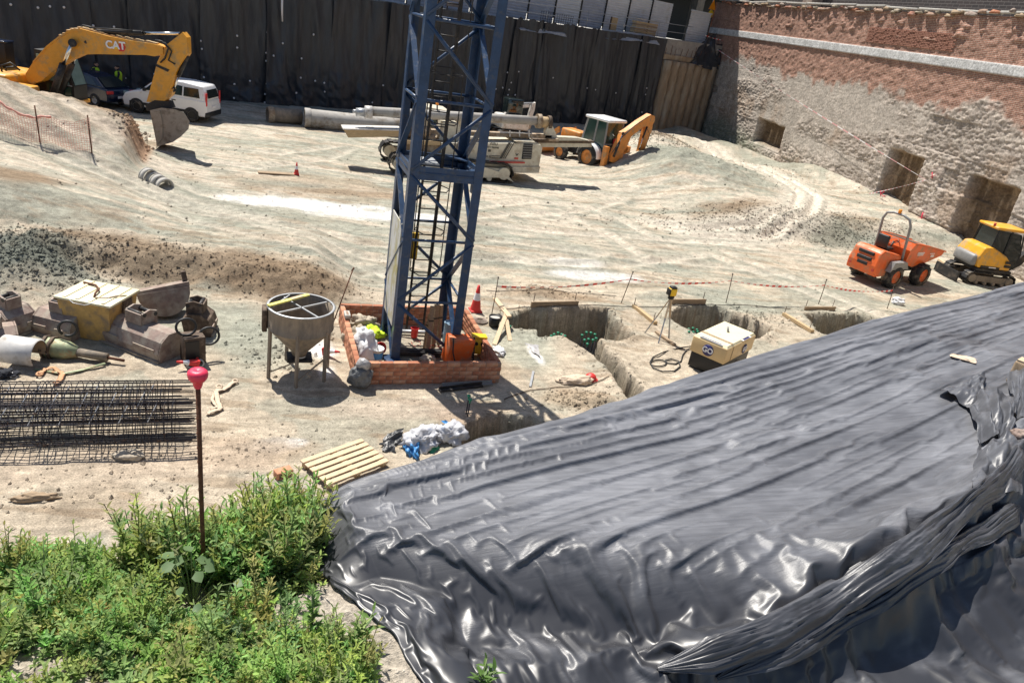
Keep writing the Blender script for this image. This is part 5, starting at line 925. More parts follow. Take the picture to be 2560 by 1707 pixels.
# the lowered mast: kelly tube, slide beam, rotary head
def rtube(a_, b_, r, y, nm, mt, par=None, n=16):
    m2 = MB(); m2.cyl(rq(*a_, y), rq(*b_, y), r, n); return m2.build(nm, mt, par or rg, True)
k1 = rtube((915, 278), (1352, 303), .21, 34.3, 'kelly_tube', 'pipe_conc'); rtube((882, 279), (893, 280), .09, 34.3, 'tube_tip', 'galv', k1); rtube((890, 281), (916, 282), .19, 34.3, 'tube_neck', 'galv', k1); rtube((912, 281), (930, 282), .29, 34.3, 'tube_collar', 'lattice_white', k1)
rtube((1342, 303), (1352, 303.5), .34, 34.3, 'flange', 'rig_brown', k1); rtube((1350, 305), (1372, 307), .26, 34.3, 'rotary_drive', 'timber', k1); rtube((1368, 307), (1376, 307.5), .34, 34.3, 'flange', 'dark_rust', k1)
for (pts, y, w, nm, mt) in (
    ([(940, 318), (1375, 337), (1375, 345), (940, 330)], 34.3, .5, 'mast_beam', 'rig_brown'), ([(855, 318), (1000, 322), (1000, 338), (868, 340)], 34.2, .8, 'mast_foot', 'timber'), ([(855, 317), (1000, 320), (1000, 323), (855, 320)], 34.2, .9, 'foot_plate', 'lattice_white'),
    ([(1330, 355), (1475, 357), (1475, 366), (1330, 366)], 34.6, .45, 'lower_beam', 'rig_white'), ([(1378, 340), (1440, 343), (1470, 350), (1380, 350)], 34.4, .4, 'mast_head_beam', 'rig_white'), ([(1330, 347), (1480, 351), (1480, 356), (1330, 355)], 34.6, .5, 'mast_rail', 'dark_rust'),
    ([(1362, 325), (1372, 310), (1380, 315), (1392, 345), (1360, 347)], 34.2, .3, 'head_bracket', 'rig_white'), ([(1368, 345), (1392, 346), (1392, 352), (1368, 351)], 34.0, .5, 'head_block', 'rig_brown'),
    ([(1100, 300), (1140, 305), (1150, 345), (1090, 345)], 34.6, 1.2, 'winch_frame', 'rig_white'), ([(1000, 340), (1100, 345), (1100, 400), (1010, 392)], 34.4, 1.4, 'slew_base', 'rig_brown'), ([(1000, 350), (1100, 352), (1100, 362), (1000, 360)], 33.6, .2, 'side_beam', 'timber')):
    m2 = MB(); m2.prism([rq(*p, y) for p in pts], YV, w); m2.build(nm, mt, rg, True)
for k in range(3): m2 = MB(); m2.bar(rq(1275+k*24, 342, 33.9), rq(1275+k*24, 326, 33.9), .05); m2.build('rail_post', 'lattice_white', rg, True)
m2 = MB(); m2.tube([rq(1250, 331, 33.9), rq(1330, 334, 33.9)], .03, 6); m2.build('hand_rail', 'lattice_white', rg, True)
for k in range(7): m2 = MB(); m2.tube([rq(1150+k*3, 395, 33.5-.02*k), rq(1140+k*4, 365, 33.4), rq(1152+k*5, 348, 33.5), rq(1180+k*4, 344, 33.6)], .035, 6); m2.build('hydraulic_hose', 'conc_dirty', rg, True)
for k in range(6): m2 = MB(); m2.blob(rq(1020+k*14, 330+18*(k % 3), 34.0), (.28, .3, .26), 8, .4, k, low=-1); m2.build('pump_block', random.choice(['rig_brown', 'dark_rust', 'timber_old']), rg, True)
m2 = MB(); m2.cyl(rq(1093, 258, 34.4), rq(1093, 262.5, 34.4), .07, 10); m2.build('beacon', 'amber', rg, True); m2 = MB(); m2.bar(rq(1093, 262, 34.4), rq(1093, 310, 34.4), .05); m2.build('beacon_post', 'dark_metal', rg, True)
m2 = MB(); m2.prism([rq(1060, 262, 36), rq(1115, 272, 36), rq(1150, 300, 36), rq(1150, 330, 36), rq(1050, 320, 36)], YV, 1.4); cbo = m2.build('operator_cab', 'rig_white', rg, True); m2 = MB(); m2.prism([rq(1075, 300, 35.25), rq(1135, 303, 35.25), rq(1145, 325, 35.25), rq(1070, 318, 35.25)], YV, .06); m2.build('window', 'green_glass', cbo, True)
# ---- grey excavator arm sticking up behind the rig
gx_ = thing('small_excavator', 'grey small excavator behind the drilling rig, only its arched arm showing', 'excavator', (16.6, 46.0, hz(16.6, 46)), .1)
def gq(px, py): return PL(px, py, (0, 46, 0), (0, 1, 0))
m2 = MB(); m2.prism([gq(1255, 300), gq(1262, 283), (gq(1276, 264)), gq(1296, 261), gq(1322, 262), gq(1322, 268), gq(1292, 270), gq(1280, 280), gq(1268, 300)], YV, .3); m2.build('boom', 'lattice_white', gx_, True)
m2 = MB(); m2.prism([gq(1330, 258), gq(1338, 256), gq(1335, 275), gq(1325, 305), gq(1316, 305), gq(1322, 280)], YV, .25); m2.build('stick', 'lattice_white', gx_, True); m2 = MB(); m2.cyl(gq(1280, 260), gq(1334, 259), .07, 10); m2.build('hydraulic_cylinder', 'galv', gx_, True)
for sy in (-.75, .75): track(gx_, (-.6, sy, 0), 2.5, .6, .4)
m2 = MB(); m2.rbox((-.7, 0, 1.05), (1.9, 1.6, .8), .12); m2.build('house', 'lattice_white', gx_); m2 = MB(); m2.rbox((-.6, .3, 1.9), (1.1, .9, 1.1), .1); m2.build('cab', 'glass', gx_)
m2 = MB(); m2.prism([gq(1315, 303), gq(1327, 303), gq(1322, 322), gq(1306, 318)], YV, .6); m2.build('bucket', 'bucket_grey', gx_, True)
# ---- casing pipes at the foot of the wall, leaning grid
def pipe(a_, b_, r, label, mt='pipe_conc', wall=.05):
    p, q = GG(*a_), GG(*b_); p.z = q.z = max(p.z, q.z)+r*.92; t = thing('casing_pipe', label, 'pipe', (p.x, p.y, p.z-r)); d = (q-p).normalized()
    L_ = (q-p).length; M = TM[t.name].inverted()@frame(p, d, (0, 0, 1)); m2 = MB(); m2.lathe([(r-wall, 0), (r, 0), (r, L_), (r-wall, L_), (r-wall, 0)], 28, axis='x', M=M); m2.build('barrel', mt, t); m2 = MB(); m2.lathe([(r+.012, .0), (r+.03, .02), (r+.03, .3), (r+.012, .32)], 28, axis='x', M=M); m2.build('collar', 'rig_brown' if mt != 'pipe_conc' else mt, t); return t
pipe((668, 304), (752, 310), .40, 'short stained casing pipe lying leftmost at the foot of the black sheets', 'conc_dirty'); pipe((760, 318), (1045, 345), .50, 'long grey casing pipe lying behind the crane mast')
t = thing('steel_grid', 'thin pale steel grid leaning on the long grey pipe', 'steel grid', GG(825, 320)); A_, B_ = GG(820, 322), GG(965, 340); A2, B2 = A_+Vector((0, .5, .75)), B_+Vector((0, .3, .05))
for (p, q) in ((A_, B_), (A2, B2), (A_, A2)): m2 = MB(); m2.bar(p, q, .045); m2.build('frame_bar', 'lattice_white', t, True)
for k in range(1, 10): m2 = MB(); m2.bar(A_.lerp(B_, k/10), A2.lerp(B2, k/10), .03); m2.build('bar', 'lattice_white', t, True)
# ---- orange site dumper
dh = math.radians(12); dr = GG(2216, 716); dd = Vector((math.cos(dh), math.sin(dh), 0)); dc = Vector((dr.x, dr.y, 0))+Vector((-dd.y, dd.x, 0))*.66
du = thing('site_dumper', 'orange site dumper with roll bar parked in front of the party wall', 'dumper', (dc.x, dc.y, dr.z), dh)
for sd in (-1, 1):
    for x in (0, 1.72): wheel(du, Vector((x, sd*.66, .42)), .42, .34, 'dump_orange', side=sd, n=22)
m2 = MB(); m2.rbox((.85, 0, .62), (2.3, .7, .34), .04); m2.build('chassis', 'dark_metal', du)
bevelled(loft([(-.95, .38), (-1.02, .75), (-.92, 1.22), (-.75, 1.33), (-.05, 1.20), (.35, 1.12), (.35, .72), (-.1, .72), (-.35, .40)], .4, 1.3, .62, .54), 'engine_cover', 'dump_orange', du, .06)
for k, (z_, w_) in enumerate(((1.12, .62), (.92, .58), (.74, .42))): m2 = MB(); m2.rbox((-1.0+.02*(k == 0)*2, 0, z_), (.06, w_, .12), .02); m2.build('grille', 'black_paint', du)
for sd in (-1, 1): m2 = MB(); m2.cyl((-1.02, sd*.47, .6), (-.96, sd*.47, .6), .05, 10); m2.build('tail_lamp', 'red_print', du); m2 = MB(); m2.prism([(-.5, sd*.72, .62), (-.35, sd*.72, .98), (.35, sd*.72, .98), (.55, sd*.72, .7), (.4, sd*.72, .72), (-.38, sd*.72, .72)], (0, 1, 0), .2); m2.build('mudguard', 'grey_paint', du)
m2 = MB(); m2.rbox((.0, 0, 1.28), (.42, .46, .1), .03); m2.rbox((-.25, 0, 1.52), (.12, .44, .46), .04); m2.build('seat', 'black_paint', du)
m2 = MB(); m2.tube([(.28, 0, 1.1), (.42, 0, 1.5)], .03, 6); m2.lathe([(.15, 0), (.165, .012), (.18, 0), (.165, -.012), (.15, 0)], 18, M=Matrix.Translation((.42, 0, 1.52))@Matrix.Rotation(-.5, 4, 'Y')); m2.build('steering_wheel', 'black_paint', du)
rb = MB(); rb.tube([(.40, -.58, .75), (.28, -.56, 1.5), (.15, -.55, 2.2), (.12, -.45, 2.42), (.12, -.2, 2.5), (.12, .2, 2.5), (.12, .45, 2.42), (.15, .55, 2.2), (.28, .56, 1.5), (.40, .58, .75)], .045, 8); ro = rb.build('roll_bar', 'grey_paint', du); m2 = MB(); m2.cyl((.12, 0, 2.53), (.12, 0, 2.66), .06, 12); m2.build('beacon', 'amber', ro)
du.scale = (1.1, 1.1, 1.1)
SKP = [(.62, .82), (.5, 1.35), (.62, 1.62), (1.5, 1.5), (2.75, 1.28), (2.72, 1.12), (1.9, .82), (1.2, .68)]
sk = loft(SKP, .68, 1.62, .55, .72); so = sk.build('skip', 'dump_orange', du); m2 = MB(); m2.prism([(.66, 0, 1.6), (1.5, 0, 1.485), (2.6, 0, 1.29), (2.6, 0, 1.30), (1.5, 0, 1.515), (.66, 0, 1.632)], (0, 1, 0), 1.28); m2.build('skip_hollow', 'dark_rust', so)
for sd in (-1, 1):
    m2 = MB(); m2.tube([(.6, sd*.72, 1.63), (1.5, sd*.72, 1.52), (2.75, sd*.7, 1.30)], .03, 6); m2.build('skip_rim', 'dump_orange', so)
    for (x, z_, w_, h_) in ((1.25, 1.27, .42, .03), (1.25, 1.22, .4, .03), (1.27, 1.17, .36, .03), (2.0, 1.22, .3, .03), (2.08, 1.12, .2, .08)): m2 = MB(); m2.box((x, sd*(.55+(z_-.68)/.94*.17+.012), z_), (w_, .01, h_)); m2.build('label_print', 'tape_white', so)
# ---- yellow mini excavator
mp0 = GG(2405, 712); me_ = thing('mini_excavator', 'yellow compact excavator with dark cab at the right edge beside the dumper', 'excavator', (mp0.x+1.55, mp0.y+.75, mp0.z), math.radians(-12))
for sy in (-.62, .62): track(me_, (.1, sy, 0), 2.35, .56, .36, frame_m='conc_dirty')
m2 = MB(); m2.rbox((.1, 0, .66), (1.7, 1.5, .16), .04); m2.build('slew_deck', 'dark_metal', me_)
bevelled(loft([(-.78, .75), (-.86, 1.2), (-.68, 1.62), (-.3, 1.66), (.45, 1.35), (.78, 1.08), (.78, .75)], .75, 1.6, .78, .70), 'engine_cover', 'mini_yellow', me_, .08)
m2 = MB(); m2.rbox((-.85, 0, 1.0), (.3, 1.3, .5), .12); m2.build('counterweight', 'grey_paint', me_)
for z_ in (.95, 1.12): m2 = MB(); m2.rbox((.58, -.785, z_), (.3, .03, .12), .015); m2.build('vent', 'black_paint', me_)
m2 = MB(); m2.box((-.2, -.79, .82), (.9, .02, .1)); m2.build('side_skirt', 'dark_metal', me_); m2 = MB(); m2.box((-.1, -.805, .83), (.34, .01, .04)); m2.build('lettering', 'tape_white', me_)
cb2 = loft([(-.35, 1.4), (-.28, 2.38), (.85, 2.3), (1.1, 1.5), (1.05, .8), (.6, .8), (.2, 1.2)], 1.2, 2.4, .60, .52); co = cb2.build('cab', 'glass', me_)
m2 = MB(); m2.rbox((.32, 0, 2.45), (1.5, 1.2, .12), .05); m2.build('cab_roof', 'mini_yellow', co)
for sd in (-1, 1):
    for (p, q) in (((-.36, 1.4), (-.30, 2.4)), ((.88, 2.35), (1.12, 1.5)), ((.35, 1.3), (.35, 2.38)), ((1.12, 1.5), (1.08, .8))): m2 = MB(); m2.bar((p[0], sd*.6, p[1]), (q[0], sd*.56, q[1]), .06); m2.build('pillar', 'black_paint', co)
m2 = MB(); m2.cyl((-.4, -.3, 2.5), (-.4, -.3, 2.62), .05, 10); m2.build('beacon', 'red_print', co); m2 = MB(); m2.tube([(-.4, -.3, 2.48), (-.1, -.25, 2.45)], .02, 6); m2.build('beacon_arm', 'grey_paint', co)
m2 = MB(); m2.prism([(1.1, .1, .7), (1.5, .1, .9), (2.4, .1, 2.3), (2.6, .1, 2.2), (1.9, .1, .9), (1.5, .1, .6)], (0, 1, 0), .22); m2.build('boom', 'dark_metal', me_); m2 = MB(); m2.prism([(2.4, .1, 2.35), (2.6, .1, 2.3), (3.0, .1, .9), (2.85, .1, .85)], (0, 1, 0), .18); m2.build('stick', 'dark_metal', me_); m2 = MB(); m2.prism([(2.7, .1, .9), (3.05, .1, .85), (3.1, .1, .35), (2.8, .1, .15), (2.65, .1, .4)], (0, 1, 0), .5); m2.build('bucket', 'dark_rust', me_)
m2 = MB(); m2.box((-1.45, 0, .24), (.08, 1.5, .4)); bo2 = m2.build('dozer_blade', 'dark_metal', me_)
for sd in (-.4, .4): m2 = MB(); m2.bar((-1.42, sd, .26), (-.6, sd, .4), .09); m2.build('blade_arm', 'dark_metal', bo2)
p, q = GG(2345, 655), GG(2402, 690); t = thing('timber_beam', 'pale timber beam lying between the dumper and the compact excavator', 'timber', p); m2 = MB(); m2.bar(p+Vector((0, 0, .1)), q+Vector((0, 0, .08)), .12); m2.build('shaft', 'pale_wood', t, True); m2 = MB(); m2.bar(q+Vector((-.1, 0, .02)), q+Vector((.15, -.3, .05)), .1); m2.build('chock', 'dark_rust', t, True)
# ================= TOOL YARD AND CLUTTER
def onto(p, dz=0): return Vector((p[0], p[1], hz(p[0], p[1])+dz))
# ---- concrete hopper on legs
hc = Vector((1.08, 14.12, 0)); hp = thing('concrete_hopper', 'round dirty steel concrete hopper on legs left of the brick enclosure', 'hopper', onto(hc))
m2 = MB(); m2.lathe([(.64, 1.52), (.655, 1.53), (.66, 1.5), (.65, 1.48), (.65, 1.08), (.66, 1.07), (.64, 1.05), (.17, .52), (.14, .42), (.12, .42), (.15, .53), (.61, 1.06), (.62, 1.12), (.625, 1.52), (.64, 1.52)], 36); m2.build('bowl', 'conc_dirty', hp)
m2 = MB(); m2.lathe([(.655, 1.50), (.675, 1.515), (.655, 1.53), (.62, 1.525)], 36); m2.build('rim', 'galv', hp)
for an in (math.radians(200), math.radians(262), math.radians(318), math.radians(20), math.radians(110)):
    x, y = .63*math.cos(an), .63*math.sin(an); m2 = MB(); m2.bar((x, y, 1.15), (x*1.02, y*1.02, -.02), .055); m2.build('leg', 'conc_dirty', hp)
for an in (.55, .55+math.pi/2): m2 = MB(); m2.bar((.62*math.cos(an), .62*math.sin(an), 1.47), (-.62*math.cos(an), -.62*math.sin(an), 1.47), .03); m2.build('cross_bar', 'galv', hp)
m2 = MB(); m2.bar((-.6, -.15, 1.50), (-.2, .58, 1.50), .025); m2.build('cross_bar', 'galv', hp)
for an in (math.radians(200), math.radians(262)): m2 = MB(); m2.bar((.64*math.cos(an), .64*math.sin(an), .12), (.64*math.cos(an+1.0), .64*math.sin(an+1.0), .55), .025); m2.build('stay', 'conc_dirty', hp)
m2 = MB(); m2.rbox((-.70, .02, 1.22), (.1, .34, .48), .03); m2.build('side_plate', 'dark_rust', hp); m2 = MB(); m2.box((0, 0, .36), (.5, .4, .06)); m2.build('outlet_gate', 'dark_metal', hp)
t = thing('yellow_plank', 'yellow painted plank laid across the top of the round hopper', 'plank', onto(hc, 1.54), math.radians(38)); m2 = MB(); m2.box((-.08, .28, .02), (1.02, .09, .03)); m2.build('board', 'pale_yellow', t); m2 = MB(); m2.box((.12, .28, .038), (.3, .085, .006)); m2.build('bare_patch', 'pale_wood', t)
# ---- yellow skip with cream lid
c = onto((-2.86, 16.0)); t = thing('steel_skip', 'yellow steel skip with cream ribbed lid in the tool yard at left', 'skip', c, math.radians(-24)); m2 = MB(); m2.box((0, 0, .42), (.92, .82, .84), taper=(1.2, 1.22)); m2.build('box', 'skip_yellow', t)
m2 = MB(); m2.rbox((0, 0, .87), (1.2, 1.06, .05), .015); ld = m2.build('lid', 'cream', t)
for k in range(4): m2 = MB(); m2.rbox((-.4+k*.27, 0, .90), (.07, .98, .03), .01); m2.build('rib', 'cream', ld)
m2 = MB(); m2.tube([(-.5, .3, .92), (-.2, .25, .93), (0, .05, .95), (.05, -.15, .95), (.12, -.3, .93)], .022, 6); m2.build('chain', 'rust', t); m2 = MB(); m2.tube([(.15, -.32, .93), (.35, -.25, .93), (.45, -.05, .93), (.56, .1, .9)], .014, 6); m2.build('rope', 'webbing_pale', t); m2 = MB(); m2.tube([(-.25, -.54, .88), (-.15, -.57, .84), (.1, -.57, .84), (.2, -.54, .88)], .01, 6); m2.build('lid_handle', 'galv', t)
m2 = MB(); m2.box((.56, .1, .55), (.05, .3, .6)); m2.build('side_bracket', 'dark_rust', t)
# ---- excavator buckets
def dig_bucket(p, rz, L_, s, label, mt, ears=True, earw=.5, rx=0, name='excavator_bucket', open_front=True):
    t = thing(name, label, 'bucket', p, rz, rx=rx); O = [(-.42, .02), (-.46, .25), (-.36, .55), (-.12, .72), (.22, .70), (.42, .5)]; IN = [(.42, .5), (.2, .64), (-.1, .66), (-.31, .5), (-.4, .25), (-.37, .03)]
    sh = MB(); full = O+IN; n = len(full); V = []
    for x in (-L_/2, L_/2):
        for y, z in full: V.append((x, y*s, z*s))
    sh.add(V, [(i, (i+1) % n, n+(i+1) % n, n+i) for i in range(n)]); b_ = sh.build('shell', mt, t)
    for x in (-L_/2, L_/2): m2 = MB(); m2.prism([(x, y*s, z*s) for y, z in O+[(.34, .05), (0, .0)]], (1, 0, 0), .04); m2.build('side_plate', mt, t)
    m2 = MB(); m2.box((0, -.40*s, .03), (L_, .16*s, .04)); m2.build('cutting_edge', 'bucket_grey', t)
    for k in range(2): m2 = MB(); m2.box(((k-.5)*L_*.55, -.455*s, .3*s), (L_*.32, .02, .1*s)); m2.build('wear_plate', 'rusty_bucket', t)
    if ears:
        for x in (-earw/2, earw/2): m2 = MB(); m2.prism([(x, -.15*s, .62*s), (x, .3*s, .55*s), (x, .32*s, 1.0*s), (x, .1*s, 1.08*s), (x, -.14*s, 1.02*s)], (1, 0, 0), .04); m2.build('ear', mt, t)
        for y, z in ((-.08, .98), (.26, .92)): m2 = MB(); m2.cyl((-earw/2-.03, y*s, z*s), (earw/2+.03, y*s, z*s), .04*s/.7, 10); m2.build('pin', 'dark_metal', t)
        m2 = MB(); m2.box((0, -.17*s, .86*s), (earw, .03, .3*s)); m2.build('ear_plate', mt, t)
    return t
dig_bucket(onto((-2.03, 15.35)), math.radians(-41), 1.75, .80, 'wide brown ditching bucket with square lifting frame in the middle of the tool yard', 'rusty_red', earw=.42)
dig_bucket(onto((-3.55, 15.95)), math.radians(-30), .85, .72, 'narrow grey-brown digging bucket left of the wide ditching bucket', 'rusty_bucket', earw=.3)
dig_bucket(onto((-4.45, 16.0)), math.radians(50), .6, .75, 'rusty red bucket at the far left edge of the tool yard', 'rusty_red', earw=.3)
dig_bucket(onto((-4.55, 15.1)), math.radians(20), .75, .70, 'brown bucket with pale top at the left edge in front of the rusty red one', 'rusty_bucket', earw=.3)
dig_bucket(onto((-.93, 16.05)), math.radians(80), .55, .72, 'small upright brown bucket with open ears right of the wide bucket', 'dark_rust', earw=.34)
t = thing('clam_bucket', 'half round rusty clam bucket lying behind the wide ditching bucket', 'bucket', onto((-1.62, 16.9)), math.radians(12), rx=-.25, ry=-.15); arc = [(.55*math.cos(a_), .62+.60*math.sin(a_)) for a_ in np.linspace(math.pi, 2*math.pi, 12)]
m2 = MB(); m2.prism([(x, -.2, z) for x, z in arc], (0, 1, 0), .04); m2.build('side_plate', 'rusty_red', t); m2 = MB(); m2.prism([(x, .25, z) for x, z in arc], (0, 1, 0), .04); m2.build('side_plate', 'dark_rust', t)
V = []; 
for y in (-.2, .25): V += [(x, y, z) for x, z in arc]
m2 = MB(); m2.add(V, [(i, i+1, 12+i+1, 12+i) for i in range(11)]); m2.build('shell', 'rusty_red', t); m2 = MB(); m2.prism([(-.6, .02, .62), (.56, .02, .63), (.56, .02, .72), (-.6, .02, .68)], (0, 1, 0), .42); m2.build('hinge_beam', 'rusty_bucket', t); m2 = MB(); m2.box((.5, .05, .78), (.1, .2, .32)); m2.build('hinge_block', 'dark_rust', t)
# ---- hydraulic hammer, cut pipe shell
p, q = onto((-3.35, 14.85), .17), onto((-2.62, 14.62), .12); t = thing('hydraulic_hammer', 'pale green hydraulic hammer lying on its side in front of the buckets', 'hydraulic hammer', (p.x, p.y, p.z-.17)); d = (q-p).normalized()
m2 = MB(); m2.tube([p-d*.35, p-d*.3, p+d*.1, p+d*.3], [.2, .21, .19, .1], 8); m2.build('body', 'hammer_green', t, True); m2 = MB(); m2.cyl(p+d*.25, q+d*.1, .085, 14); m2.build('chisel_housing', 'conc_dirty', t, True); m2 = MB(); m2.cyl(q+d*.1, q+d*.42, .03, 8); m2.build('chisel', 'rust', t, True)
for k in (-.33, -.2): m2 = MB(); m2.tube([p+d*k, p+d*(k+.06)], .235, 8); m2.build('mounting_band', 'dark_rust', t, True)
m2 = MB(); m2.tube([p+Vector((.1, .1, .1))+Vector((.16*math.cos(a_), .05, .28+.16*math.sin(a_))) for a_ in np.linspace(-2, 4.0, 16)], .028, 7); m2.build('hose', 'hose', t, True)
m2 = MB(); m2.tube([onto((-3.7, 14.3), .02), onto((-3.2, 14.1), .03), onto((-2.9, 14.25), .03), onto((-2.55, 14.45), .06)], .04, 6, flat=.4); m2.build('sling', 'hammer_green', t, True)
p = onto((-3.95, 14.55)); t = thing('pipe_shell', 'short cut piece of pale pipe with a ragged end lying at left', 'pipe', p, math.radians(-18)); m2 = MB(); m2.lathe([(.26, -.32), (.28, -.32), (.28, .30), (.26, .32)], 20, axis='x', arc=math.pi*1.35, M=Matrix.Translation((0, 0, .25))@Matrix.Rotation(-.5, 4, 'X')); m2.build('shell', 'lattice_white', t); m2 = MB(); m2.lathe([(.255, -.3), (.255, .3)], 20, axis='x', arc=math.pi*1.35, M=Matrix.Translation((0, 0, .25))@Matrix.Rotation(-.5, 4, 'X')); m2.build('lining', 'timber_old', t)
# ---- coupler with hoses, lying cone
t = thing('quick_coupler', 'dark steel coupler box with black hose loops behind the pole with the pink cap', 'coupler', onto((-.98, 14.68)), .3); m2 = MB(); m2.rbox((0, 0, .3), (.42, .36, .6), .02); m2.build('box', 'dark_rust', t); m2 = MB(); m2.box((-.05, -.185, .32), (.26, .02, .42)); m2.build('recess', 'black_paint', t)
for (cx, cy, r, z_) in ((-.12, .0, .19, .78), (.33, .05, .2, .5)): m2 = MB(); m2.tube([(cx+r*math.cos(a_), cy+.25*r*math.sin(a_), z_+r*math.sin(a_)*.85) for a_ in np.linspace(-2.2, 4.2, 22)], .026, 7); m2.build('hose', 'hose', t)
for x in (-.12, .05): m2 = MB(); m2.lathe([(.06, -.02), (.09, -.02), (.09, .02), (.06, .02)], 14, M=Matrix.Translation((x, -.32, .09))@Matrix.Rotation(1.2, 4, 'X')); m2.build('clamp_ring', 'galv', t)
def cone(p, h, label, lying=None):
    t = thing('traffic_cone', label, 'traffic cone', p, lying or 0, rx=1.35 if lying is not None else 0); m2 = MB(); m2.lathe([(.30*h, .0), (.30*h, .04), (.2*h, .05)], 4, M=Matrix.Rotation(math.pi/4, 4, 'Z'), smooth=False); m2.build('base', 'red_plastic', t); m2 = MB(); m2.lathe([(.2*h, .04), (.135*h, .45*h)], 18); m2.build('lower_cone', 'red_plastic', t); m2 = MB(); m2.lathe([(.136*h, .45*h), (.086*h, .72*h)], 18); m2.build('white_band', 'white_print', t); m2 = MB(); m2.lathe([(.086*h, .72*h), (.045*h, h), (0, h)], 18); m2.build('tip', 'red_plastic', t); return t
cone(GG(1188, 777), .74, 'upright red traffic cone with white band right of the brick enclosure'); cone(GG(741, 437), .5, 'small red traffic cone standing far out on the haul road'); cone(onto((-.86, 14.35), .12), .42, 'small red and white cone lying beside the dark coupler', lying=-1.3); cone(onto((1.66, 14.9), .1), .4, 'red cone tipped over behind the right leg of the hopper', lying=.9)
# ---- webbing slings
def strap(pts, label, mt, w=.05):
    p = [GG(*q) for q in pts]; t = thing('lifting_sling', label, 'sling', p[0]); m2 = MB(); fine = []
    for i in range(len(p)-1):
        for k in range(4): q = p[i].lerp(p[i+1], k/4); q.z = hz(q.x, q.y)+.03+.03*abs(math.sin(i*2.1+k)); fine.append(q)
    m2.tube(fine, w, 6, flat=.25); m2.build('band', mt, t, True); m2 = MB(); m2.tube([fine[0]+Vector((.05*math.cos(a_), .07*math.sin(a_), .02)) for a_ in np.linspace(0, 6, 12)], .02, 5); m2.build('eye_loop', mt, t, True)
strap([(100, 940), (112, 928), (135, 925), (158, 938), (150, 955), (132, 970)], 'orange webbing sling curled on the ground left of the hammer', 'webbing'); strap([(588, 958), (565, 975), (540, 985), (545, 1010), (552, 1025), (530, 1035), (512, 1040)], 'beige webbing sling curled on the ground right of the pink cap pole', 'webbing_pale'); strap([(548, 972), (535, 990), (530, 1005), (545, 1022), (520, 1030)], 'second beige sling lying tangled beside the curled one', 'webbing_pale', .035)
sack('rag', 18, 940, (.16, .12, .08), 'dark_cloth', 'dark cloth heap at the left edge behind the rebar cages', 'cloth', 31, .6); sack('rag', 30, 942, (.09, .07, .06), 'white_plastic', 'small pale cloth beside the dark heap at the left edge', 'cloth', 33, .6)
# ---- rebar cages
def cage(cy, r, x0_, x1_, ext, nl, label, ph, zc=None):
    zc = zc or r+.04; t = thing('rebar_cage', label, 'rebar cage', (x1_-1, cy, hz(x1_-1, cy))); base = hz(x1_-1, cy)
    for k in range(nl):
        a_ = 2*math.pi*k/nl+ph; e = ext*(1+.12*math.sin(k*3.3)); m2 = MB(); m2.tube([(x0_, cy+r*math.cos(a_), base+zc+r*math.sin(a_)), (x1_+e, cy+(r+.01*math.sin(k))*math.cos(a_), base+zc+r*math.sin(a_)+.01*math.sin(k*5))], .010, 5); m2.build('long_bar', 'rebar', t, True)
    nh = int((x1_-x0_)/.12)
    for k in range(nh):
        x = x1_-.05-k*.12*(1+.04*math.sin(k)); m2 = MB(); m2.tube([(x+.012*math.sin(a_*2), cy+(r+.012)*math.cos(a_), base+zc+(r+.012)*math.sin(a_)) for a_ in np.linspace(0, 2*math.pi, 20, endpoint=False)], .0065, 4, closed=True); m2.build('hoop', 'rebar', t, True)
    for k in range(9):
        x = x1_-.3-k*.42; m2 = MB(); m2.bar((x, cy-.1, base+zc+r+.02), (x-.12, cy-.28, base+zc+r-.2), .012); m2.build('spacer', 'galv', t, True)
cage(11.70, .35, -5.6, -1.05, .28, 22, 'front rebar cage lying at the left edge of the sand', .1); cage(12.36, .36, -5.6, -1.15, .3, 20, 'back rebar cage lying behind the front one at left', .3); cage(12.02, .2, -5.6, -1.25, .25, 12, 'smaller rebar cage nested on top between the two others', .2, .60)
# ---- pallet, rubbish, brick
a_, b_ = G(752, 1178), G(915, 1118); d = (b_-a_).normalized(); rz = math.atan2(d.y, d.x); c = (a_+b_)/2+Vector((d.y, -d.x, 0))*.30; t = thing('pallet', 'pale wooden pallet lying in front of the black plastic sheet', 'pallet', onto((c.x, c.y)), rz, rx=.02)
for k in range(6): m2 = MB(); m2.box((0, -.36+k*.144, .133), (1.25, .095, .022)); m2.build('slat', 'pale_wood', t)
for x in (-.55, 0, .55): m2 = MB(); m2.box((x, 0, .108), (.1, .82, .025)); m2.build('stringer', 'pale_wood', t)
for x in (-.55, 0, .55):
    for y in (-.33, 0, .33): m2 = MB(); m2.box((x, y, .05), (.1, .1, .09)); m2.build('block', 'timber', t)
for k, (px, py, r, mt, lb, sd) in enumerate(((1050, 1112, (.28, .24, .19), 'clear_white', 'milky plastic bag full of rubbish by the sheet edge, left one', 51), (1085, 1095, (.22, .2, .16), 'clear_white', 'milky plastic bag full of rubbish in the middle of the heap', 52), (1128, 1098, (.26, .2, .2), 'clear_white', 'large crumpled white bag at the right end of the rubbish heap', 53), (1028, 1122, (.12, .3, .12), 'blue_plastic', 'strip of blue plastic film hanging at the left of the rubbish heap', 54), (1075, 1122, (.12, .1, .06), 'green_cap', 'scrap of green plastic under the rubbish bags', 55))): sack('rubbish_bag' if k < 3 else 'plastic_scrap', px, py, r, mt, lb, 'bag' if k < 3 else 'plastic scrap', sd, .7)
scrap('plastic_film', [GG(1108, 1082, .30), GG(1150, 1100, .30), GG(1140, 1108, .22), GG(1100, 1090, .34)], 'blue_plastic', 'bright blue plastic film lying on the white rubbish bag', 'plastic film', 8, .04, 3)
